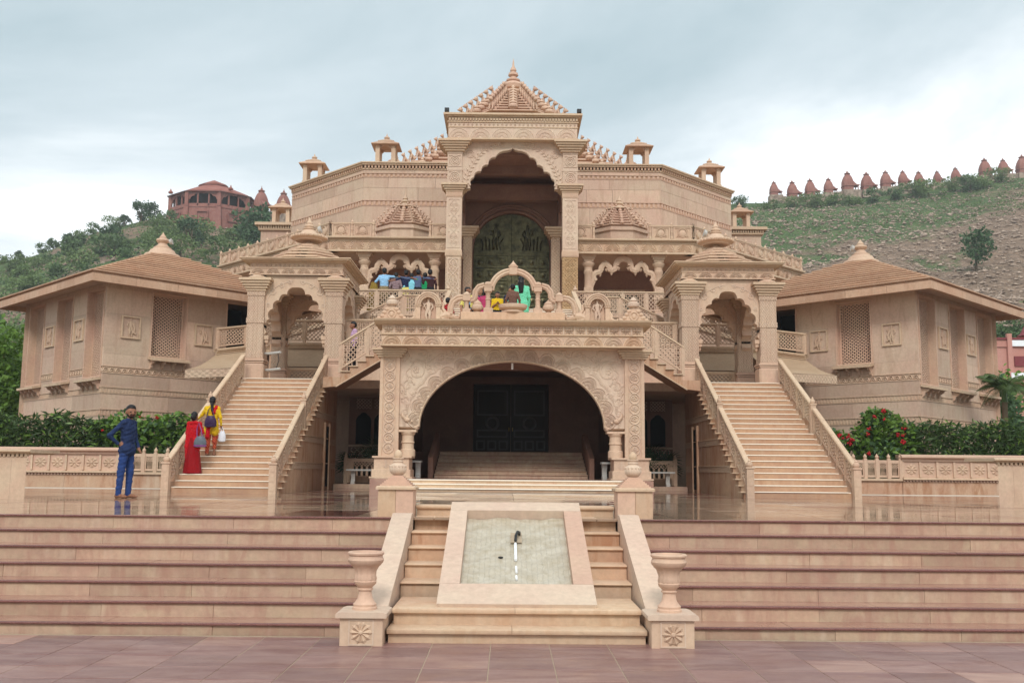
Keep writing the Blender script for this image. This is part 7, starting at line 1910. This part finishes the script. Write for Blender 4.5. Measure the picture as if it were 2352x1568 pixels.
def sdf_body(caps, h, k=.028):
    """one continuous smooth surface round tapered limbs; returns verts, faces and the nearest limb's label for each face"""
    A = np.array([c[0] for c in caps], float); B = np.array([c[1] for c in caps], float); RA = np.array([c[2] for c in caps]); RB = np.array([c[3] for c in caps])
    mr = max(RA.max(), RB.max()) + .05
    lo = np.minimum(A, B).min(0) - mr; hi = np.maximum(A, B).max(0) + mr
    n = np.ceil((hi - lo) / h).astype(int) + 1
    g_ = np.stack(np.meshgrid(*[lo[i] + np.arange(n[i]) * h for i in range(3)], indexing='ij'), -1).astype(np.float32)
    f = np.full(g_.shape[:3], 9.0, np.float32)
    def dist(P, i):
        d_ = (B[i] - A[i]).astype(np.float32); L2 = max(1e-9, float(d_ @ d_)); pa = P - A[i].astype(np.float32)
        t = np.clip((pa @ d_) / L2, 0, 1)
        return np.linalg.norm(pa - t[..., None] * d_, axis=-1) - (RA[i] + (RB[i] - RA[i]) * t)
    for i in range(len(caps)):
        l0 = np.maximum(0, np.floor((np.minimum(A[i], B[i]) - max(RA[i], RB[i]) - .07 - lo) / h).astype(int)); l1 = np.minimum(n, np.ceil((np.maximum(A[i], B[i]) + max(RA[i], RB[i]) + .07 - lo) / h).astype(int) + 1)
        sl = tuple(slice(a, b) for a, b in zip(l0, l1))
        d_ = dist(g_[sl], i); kk = caps[i][5] if len(caps[i]) > 5 else k
        hh = np.clip(.5 + .5 * (f[sl] - d_) / kk, 0, 1); f[sl] = f[sl] * (1 - hh) + d_ * hh - kk * hh * (1 - hh)
    V, F_ = surface_nets(f, lo, h)
    C_ = V[F_].mean(1).astype(np.float32)
    D_ = np.stack([dist(C_, i) for i in range(len(caps))], 1)
    lab = [caps[i][4] for i in D_.argmin(1)]
    return V, F_, lab
MC = {}
def cmat(key, c, rough=.85, stripes=None):
    if key in MC: return MC[key]
    t = NT(key); p = t.pos(); f = t.ramp(t.noise(p, 30, 4, .6), (.3, .85), (.7, 1.12)); cc = t.mix(1.0, c, f, 'MULTIPLY')
    if stripes:
        w = t.n('ShaderNodeTexWave'); t.l(t.pos(), w.inputs[0]); w.inputs['Scale'].default_value = stripes[1]; w.bands_direction = 'DIAGONAL'; w.inputs['Distortion'].default_value = 1.0
        cc = t.mix(t.ramp(w.outputs[0], (.55, 0), (.65, 1)), cc, stripes[0])
    t.bump(t.noise(t.pos(), 16, 4, .6), .35, .02)
    MC[key] = t.done(cc, rough, .2); return MC[key]
SKIN = cmat('brown_skin', S(172, 124, 96, .8), .55); SKIN2 = cmat('dark_brown_skin', S(150, 104, 80, .8), .55); HAIR = cmat('black_hair', (.012, .010, .010, 1), .4)
def person(label, loc, rz, H, top, bottom, skin=SKIN, J=None, sleeve=1, hair='short', res=.016, grp='visitors', scarf=None, face=False, tunic=False, feet=None, build=1.0, extra=None, skirt=None, tuck=True):
    t = thing('person', label, 'person', loc, grp, rz)
    j = dict(shR=(-.165, 0, 1.385), shL=(.165, 0, 1.385), elR=(-.225, .02, 1.11), elL=(.225, .02, 1.11), wrR=(-.235, -.06, .87), wrL=(.235, -.06, .87),
             hpR=(-.085, 0, .92), hpL=(.085, 0, .92), knR=(-.095, -.015, .5), knL=(.095, -.015, .5), anR=(-.095, .02, .085), anL=(.095, .02, .085), lean=(0, 0), head=(0, 0, 0))
    j.update(J or {})
    b = build; lx, ly = j['lean']; hx, hy, hyaw = j['head']
    up_ = lambda p, q=1.0: (p[0] + lx * q, p[1] + ly * q, p[2])
    caps = []
    ad_ = lambda a, c, r0_, r1_, l, kk=.028: caps.append((a, c, r0_, r1_, l, kk))
    bt = 'top' if tunic or not tuck else 'bottom'
    ad_((-.065, .005, .93), (.065, .005, .93), .112 * b, .112 * b, bt, .05); ad_((-.055 + lx * .3, ly * .3, 1.06), (.055 + lx * .3, ly * .3, 1.06), .1 * b, .1 * b, 'top', .07)
    ad_(up_((-.06, 0, 1.16), .5), up_((.06, 0, 1.16), .5), .103 * b, .103 * b, 'top', .07); ad_(up_((-.085, 0, 1.28), .8), up_((.085, 0, 1.28), .8), .11 * b, .11 * b, 'top', .07)
    ad_(up_(j['shR']), up_(j['shL']), .06, .06, 'top', .06); ad_(up_((-.05, 0, 1.40)), up_((.05, 0, 1.40)), .07, .07, 'top')
    ad_(up_((0, .005, 1.42)), up_((hx * .5, hy * .5 - .01, 1.52)), .05, .047, 'skin')
    if tunic:
        for q in (-1, 1): ad_((q * .07, .01, .92), (q * .10, .01, .70), .12 * b, .11 * b, 'top')
    ca, sa = math.cos(hyaw), math.sin(hyaw)
    def hd(x, y, z): return (lx + hx + x * ca - y * sa, ly + hy + x * sa + y * ca, z)
    ad_(hd(0, .015, 1.615), hd(0, -.005, 1.60), .09, .088, 'skin'); ad_(hd(0, -.03, 1.575), hd(0, -.04, 1.545), .068, .058, 'skin'); ad_(hd(0, -.045, 1.525), hd(0, -.06, 1.515), .045, .034, 'beard' if face else 'skin')
    ad_(hd(0, -.092, 1.585), hd(0, -.108, 1.555), .012, .017, 'skin', .012)
    for q in (-1, 1): ad_(hd(q * .085, .01, 1.585), hd(q * .088, .015, 1.56), .02, .016, 'skin', .012)
    if face:
        for q in (-1, 1):
            ad_(hd(q * .034, -.088, 1.588), hd(q * .036, -.088, 1.588), .007, .007, 'eye', .004)
        [ad_(hd(0, -.104, 1.545), hd(q * .034, -.088, 1.534), .012, .01, 'beard', .008) for q in (-1, 1)]; ad_(hd(-.018, -.093, 1.525), hd(.018, -.093, 1.525), .008, .008, 'lip', .006)
        for q in (-1, 1): ad_(hd(q * .06, -.02, 1.53), hd(q * .02, -.055, 1.505), .024, .024, 'beard', .02)
    for q in 'RL':
        sh, el, wr = up_(j['sh' + q]), up_(j['el' + q], .7), up_(j['wr' + q], .5)
        ad_(sh, el, .056 * b, .045 * b, 'top'); ad_(el, wr, .044 * b, .030, 'top' if sleeve else 'skin')
        d_ = Vector(j.get('hd' + q, (Vector(wr) - Vector(el)).to_tuple())).normalized(); w0 = Vector(wr)
        pm = w0 + d_ * .075
        ad_(tuple(w0 + d_ * .01), tuple(pm), .026, .03, 'skin', .015)
        sd_ = d_.cross(Vector((0, 1, 0)));  sd_ = sd_.normalized() if sd_.length > .1 else Vector((1, 0, 0)); nrm = d_.cross(sd_).normalized()
        for i_, (o_, ln) in enumerate(((-.024, .062), (-.008, .074), (.008, .07), (.024, .054))):
            p0 = pm + sd_ * o_; p1 = p0 + d_ * ln * .6 + nrm * .006; p2 = p1 + d_ * ln * .35 + nrm * .018
            ad_(tuple(p0), tuple(p1), .0105, .0095, 'skin', .006); ad_(tuple(p1), tuple(p2), .0095, .008, 'skin', .006)
        p0 = w0 + d_ * .03 + sd_ * .022; ad_(tuple(p0), tuple(p0 + sd_ * .03 + d_ * .035), .012, .01, 'skin', .008)
        if not skirt:
            hp, kn, an = j['hp' + q], j['kn' + q], j['an' + q]
            ad_(hp, kn, .092 * b, .068, 'bottom'); ad_(kn, an, .066, .052, 'bottom')
            fd = Vector(j.get('ft' + q, (0, -1, 0))).normalized(); a0 = Vector(an)
            hl = Vector((a0.x, a0.y, .038)) - fd * .035; toe = Vector((a0.x, a0.y, .026)) + fd * .16
            ad_(tuple(a0 - Vector((0, 0, .02))), tuple(hl), .038, .034, 'feet', .015); ad_(tuple(hl), tuple(toe - fd * .06 + Vector((0, 0, .012))), .036, .034, 'feet', .02); ad_(tuple(toe - fd * .06), tuple(toe), .03, .022, 'feet', .02)
    for e_ in (extra or []): caps.append(e_)
    V, F_, lab = sdf_body(caps, res)
    V0 = V.copy(); zz = V0[:, 2]; wr = (.0045 * np.sin(46 * zz + 14 * V0[:, 0] + 5 * np.sin(17 * V0[:, 0] + 9 * V0[:, 1])) + .0035 * np.sin(83 * zz - 31 * V0[:, 0] + 11 * V0[:, 1])) * ((zz > .12) & (zz < 1.40))
    rd = V0[:, :2] - np.array([lx * .5, ly * .5]); rd /= np.maximum(1e-3, np.linalg.norm(rd, axis=1))[:, None]; V = V0.copy(); V[:, :2] += rd * wr[:, None]
    k = H / 1.705
    names = ['skin', 'top', 'bottom', 'feet', 'beard', 'eye', 'lip', 'scarf']
    mats = [skin, top, bottom, feet or skin, HAIR, HAIR, cmat('lip', S(120, 66, 56, .8)), scarf or top]
    me = bpy.data.meshes.new('body'); me.from_pydata((V * k).tolist(), [], F_.tolist())
    for m_ in mats: me.materials.append(m_)
    me.polygons.foreach_set('material_index', [names.index(l) for l in lab]); me.polygons.foreach_set('use_smooth', [True] * len(F_))
    inst('body', me, t, local=True)
    hc = [(hd(0, .028, 1.634), hd(0, .045, 1.59), .094, .08, 'h'), (hd(0, .0, 1.662), hd(.01, -.02, 1.668), .066, .058, 'h')]
    if hair in ('long', 'braid', 'bun'):
        hc.append((hd(0, .05, 1.56), hd(0, .055, 1.52), .07, .055, 'h'))
    if hair == 'long': hc += [(hd(-.03, .08, 1.52), hd(-.03, .11, 1.25), .065, .04, 'h'), (hd(.03, .08, 1.52), hd(.03, .11, 1.22), .065, .035, 'h')]
    if hair == 'braid': hc += [(hd(0, .09, 1.5), hd(-.02, .125, 1.33), .045, .035, 'h'), (hd(-.02, .125, 1.33), hd(-.04, .13, 1.2), .035, .015, 'h')]
    if hair == 'bun': hc += [(hd(0, .12, 1.57), hd(0, .12, 1.55), .055, .055, 'h')]
    V, F_, lab = sdf_body(hc, max(.012, res * .9), .03)
    me = bpy.data.meshes.new('hair'); me.from_pydata((V * k).tolist(), [], F_.tolist()); me.materials.append(HAIR); me.polygons.foreach_set('use_smooth', [True] * len(F_)); inst('hair', me, t, local=True)
    if skirt:
        rings = []
        for i_ in range(13):
            u = i_ / 12; z = 1.0 - u * .985; rx = .125 + .13 * u ** .8; ry = .115 + .10 * u ** .8
            rings.append([(rx * (1 + .055 * u * math.sin(11 * a + 2 * math.sin(3 * a)) + .03 * u * math.sin(5 * a + 1)) * math.cos(a) * k, (ry * (1 + .06 * u * math.sin(9 * a)) * math.sin(a) + .01) * k, z * k) for a in [2 * math.pi * q / 56 for q in range(56)]])
        o = O('skirt', MB().loft(rings), skirt, t, local=True, smooth=60)
    return t
blue = cmat('dark_blue_shirt', S(38, 54, 92, .75)); jean = cmat('blue_denim', S(46, 70, 126, .78)); yellow = cmat('yellow_cloth', S(230, 188, 34, .8)); red = cmat('red_cloth', S(186, 20, 30, .85)); redp = cmat('red_printed_cloth', S(160, 18, 26, .85), .85, (S(120, 10, 18, .85), 26))
stripe = cmat('striped_cloth', S(150, 26, 44, .85), .85, (S(200, 110, 60, .85), 9)); lblue = cmat('light_blue_shirt', S(150, 196, 232, .85)); navy = cmat('navy_cloth', S(34, 42, 76, .8)); mauve = cmat('mauve_cloth', S(150, 126, 130, .8)); cyan = cmat('aqua_cloth', S(140, 212, 228, .85)); slate = cmat('slate_cloth', S(92, 106, 136, .8))
green = cmat('green_cloth', S(30, 150, 92, .85)); maroon = cmat('maroon_knit', S(64, 34, 38, .8)); khaki = cmat('khaki_cloth', S(150, 132, 100, .8)); black = cmat('black_cloth', S(30, 30, 36, .8)); mint = cmat('mint_cloth', S(120, 220, 176, .85)); pinkc = cmat('pink_cloth', S(198, 70, 112, .8)); white_c = cmat('white_cloth', S(226, 226, 232, .85)); check = cmat('checked_shirt', S(150, 110, 90, .8), .85, (S(60, 44, 50, .8), 24)); redT = cmat('red_tshirt', S(190, 40, 40, .85), .85, (S(70, 24, 28, .8), 9)); lilac = cmat('lilac_shirt', S(196, 160, 190, .85)); gold = cmat('gold_brocade', S(170, 140, 50, .85), .6, (S(90, 70, 26, .8), 18)); lime = cmat('pale_yellow_cloth', S(226, 214, 120, .85))
# man with his hand on his hip
person('man in dark blue shirt and jeans standing barefoot with hand on hip', (-7.36, 19.26, ZP), R(80), 1.745, blue, jean, SKIN2, dict(elR=(-.30, .20, 1.14), wrR=(-.19, .08, .99), hdR=(.5, -.5, -.1), elL=(.20, -.03, 1.12), wrL=(.17, -.12, .94), head=(0, -.035, R(-42)), lean=(0, .0),
       hpR=(-.085, 0, .92), knR=(-.10, .045, .5), anR=(-.10, .075, .085), hpL=(.08, 0, .92), knL=(.10, -.015, .49), anL=(.10, -.0, .085), ftR=(-.1, -1, 0), ftL=(.2, -1, 0)), 1, 'short', .0105, 'people on the platform', face=True, build=.93,
       tuck=False, extra=[((-.055, .005, .88), (.055, .005, .88), .128, .128, 'top', .028)])
rw_ = person('woman in long red sari with a grey handbag on the left stair', (-7.62, 24.12, 1.482), R(168), 1.46, red, redp, SKIN2, dict(elR=(-.25, -.03, 1.14), wrR=(-.12, -.14, 1.36), hdR=(.2, -.2, 1), elL=(.23, -.03, 1.12), wrL=(.22, -.12, .93)), 0, 'bun', .012, 'women on the left stair', scarf=red, tunic=True, skirt=redp,
       extra=[((.12, .08, 1.40), (.13, .12, .75), .05, .06, 'scarf', .03), ((-.1, .06, 1.42), (.12, .08, 1.40), .045, .05, 'scarf', .03), ((.13, .12, .75), (.14, .11, .42), .06, .035, 'scarf', .03)])
yw_ = person('woman in yellow kurta and striped red trousers climbing the left stair', (-7.46, 24.98, 1.92), R(186), 1.45, yellow, stripe, SKIN2, dict(elR=(-.25, .05, 1.12), wrR=(-.27, -.02, .9), elL=(.30, -.06, 1.18), wrL=(.40, -.16, 1.10), knR=(-.1, -.16, .56), anR=(-.1, -.02, .24), ftR=(0, -1, -.1), knL=(.09, -.02, .48), anL=(.09, .06, .085)), 1, 'braid', .012, 'women on the left stair', scarf=red, tunic=True, build=1.05,
       extra=[((-.12, .02, 1.42), (-.06, .12, 1.25), .05, .045, 'scarf', .03), ((.06, .09, 1.0), (.08, .13, .55), .045, .06, 'scarf', .03), ((-.09, -.08, .62), (-.1, -.02, .4), .075, .07, 'bottom', .03), ((.09, 0, .62), (.09, .05, .3), .085, .075, 'bottom', .03)])
def bag(label, loc, s_, c, c2, strap=None):
    b = thing('handbag', label, 'bag', loc, 'bags carried by the women')
    w, d_, h = s_
    rings = []
    for i_ in range(9):
        u = i_ / 8; q = math.sin(math.pi * (.16 + .72 * u)) ** .5; rings.append([(w / 2 * q * (1 - .25 * u) * math.cos(a) , d_ / 2 * q * math.sin(a), h * (u - .5)) for a in [2 * math.pi * k / 18 for k in range(18)]])
    O('bag_body', MB().loft(rings), c, b, local=True)
    O('bag_base', MB().lathe([(w * .3, 0), (w * .44, .02), (w * .45, h * .2)], (0, 0, -h * .5), 18, sy=d_ / w), c2, b, local=True)
    if strap:
        O('strap', MB().tube(strap, .012, 5), c2, b, local=True)
purple = cmat('purple_leather', S(62, 40, 74, .8), .4); greyb = cmat('grey_leather', S(104, 112, 120, .8), .4); violet = cmat('violet_leather', S(140, 80, 140, .8), .4)
bag('grey and violet shoulder bag carried by the woman in red', (-7.42, 23.98, 2.24), (.34, .16, .26), greyb, violet, [(-.08, 0, .1), (-.09, .0, .3), (-.07, .06, .46), (-.0, .02, .3), (.05, 0, .1)])
bag('dark purple shoulder bag on the back of the woman in yellow', (-7.44, 24.80, 2.76), (.34, .15, .28), purple, purple, [(-.1, 0, .1), (-.08, .04, .28), (-.02, .08, .38), (.04, .03, .25), (.1, 0, .08)])
bag('white plastic carrier bag held by the woman in yellow', (-7.17, 24.92, 2.40), (.20, .12, .26), white_c, white_c, [(-.04, 0, .1), (0, .0, .24), (.04, 0, .1)])
# row of friends leaning on the verandah rail, backs to us
AR = lambda x, z, y=.1: (x, y, z)
grpn = 'friends with arms round each other at the verandah rail'
ZUU = ZU + .003
def back(label, x, H, top, bottom, el, hair='short', **kw):
    # facing +Y: local right (-x) appears on the right of the picture
    return person(label, (x, 38.42, ZUU), math.pi, H, top, bottom, SKIN2, el, kw.get('sleeve', 1), hair, .017, grpn)
back('man in light blue shirt, tallest at the left of the rail group', -4.96, 1.74, lblue, khaki, dict(elR=(-.42, .03, 1.38), wrR=(-.62, .02, 1.34), hdR=(-1, 0, -.1), elL=(.32, .05, 1.18), wrL=(.38, -.1, .98)))
back('person in mauve shirt between the light blue and navy shirts', -4.50, 1.56, mauve, black, dict(elR=(-.24, .06, 1.12), elL=(.26, .06, 1.12)))
back('man in navy and white top leaning at the rail', -4.11, 1.66, navy, lime, dict(elL=(.40, .06, 1.32), wrL=(.62, .06, 1.27), hdL=(1, 0, 0), elR=(-.28, .0, 1.15)), sleeve=0)
back('boy in aqua shirt with his elbow out on the rail', -3.90, 1.54, cyan, black, dict(elL=(.30, .08, 1.12), wrL=(.44, .0, 1.0), hdL=(1, 0, -.2), elR=(-.22, .02, 1.12)))
back('man in slate blue shirt with both arms spread over his friends', -3.64, 1.69, slate, black, dict(elR=(-.40, .06, 1.36), wrR=(-.62, .06, 1.33), hdR=(-1, 0, 0), elL=(.42, .08, 1.34), wrL=(.68, .08, 1.40), hdL=(1, 0, .2)))
back('boy in bright green shirt near the pillar', -3.37, 1.57, green, black, dict(elL=(.34, .08, 1.40), wrL=(.5, .1, 1.46), hdL=(1, 0, .3), elR=(-.24, .04, 1.12)), sleeve=0)
back('man in maroon jumper at the right end of the rail group', -3.18, 1.70, maroon, black, dict(elL=(.26, .10, 1.16), wrL=(.30, .14, 1.36), hdL=(.4, 0, 1), elR=(-.24, .04, 1.12)))
cl = MB(); rings = []
for i_ in range(7):
    u = i_ / 6; rings.append([(-5.36 + (.1 + .16 * u ** .6) * (1 + .08 * math.sin(7 * a)) * math.cos(a), 38.42 + (.08 + .06 * u) * math.sin(a), 8.84 - 1.18 * u) for a in [2 * math.pi * q / 30 for q in range(30)]])
cl.loft(rings); tag(O('draped_cloth', cl, gold), 'gold brocade cloth hanging beside the man in light blue shirt', 'cloth')
# visitors on the porch terrace
ZQ = 5.288
gt_ = 'visitors on the porch terrace'
person('boy in red printed T-shirt pointing with raised arm', (-1.87, 28.8, ZQ), R(150), 1.3, redT, black, SKIN2, dict(elL=(.25, -.1, 1.42), wrL=(.36, -.1, 1.64), hdL=(.5, 0, 1), elR=(-.24, .0, 1.12)), 0, 'short', .017, gt_)
person('small child in plain red behind the guardian niche', (-2.18, 29.4, ZQ), R(170), 1.12, red, black, SKIN2, None, 0, 'short', .02, gt_)
person('boy in pale yellow shirt in front of the bronze door', (-1.25, 27.8, ZQ), R(10), 1.43, lime, black, SKIN, None, 0, 'short', .017, gt_)
person('woman in dark blue and pink top left of the bronze door', (-.96, 28.85, ZQ), R(20), 1.62, navy, black, SKIN, None, 0, 'bun', .017, gt_, scarf=pinkc, extra=[((-.12, -.06, 1.4), (.1, -.09, 1.1), .05, .06, 'scarf', .03)])
person('man in light blue shirt seen through the left arch bay', (-1.2, 26.1, ZQ), R(75), 1.12, lblue, black, SKIN2, None, 1, 'short', .018, gt_)
person('woman in pink dress under the left arch shoulder', (-.74, 26.3, ZQ), R(160), 1.1, pinkc, pinkc, SKIN, None, 0, 'bun', .018, gt_, tunic=True)
person('girl in bright yellow T-shirt beside the arch column', (-.42, 27.4, ZQ), R(5), 1.24, yellow, black, SKIN2, dict(elR=(-.2, -.05, 1.12), wrR=(-.05, -.18, 1.22), elL=(.2, -.05, 1.12), wrL=(.05, -.18, 1.22)), 0, 'long', .017, gt_)
person('boy in checked shirt at the fluted basin, back to us', (-.0, 26.15, ZQ), R(180), 1.22, check, navy, SKIN2, dict(elR=(-.25, .02, 1.14), wrR=(-.27, -.1, .95), elL=(.25, .02, 1.14), wrL=(.27, -.1, .95)), 0, 'short', .017, gt_)
person('woman in navy and yellow dress in front of the door', (-.02, 28.9, ZQ), R(15), 1.68, navy, navy, SKIN, None, 0, 'bun', .017, gt_, tunic=True, scarf=yellow, extra=[((-.1, -.07, 1.42), (.1, -.07, 1.42), .05, .05, 'scarf', .03), ((.1, -.09, 1.38), (.05, -.1, 1.0), .04, .05, 'scarf', .03)])
person('woman in mint green tunic with long black hair', (.25, 26.95, ZQ), R(195), 1.58, mint, mint, SKIN, dict(elL=(.28, -.05, 1.16), wrL=(.36, -.14, .98), hdL=(.6, -.4, -.6), elR=(-.22, .02, 1.12), head=(.02, 0, R(-20))), 1, 'long', .016, gt_, tunic=True)
person('man in lilac shirt walking down the left cross flight', (-4.62, 29.1, ZG + .149), R(-70), 1.5, lilac, black, SKIN2, dict(knR=(-.1, -.12, .52), anR=(-.1, -.1, .1), head=(0, -.05, 0)), 1, 'short', .016, 'people on the cross flights')
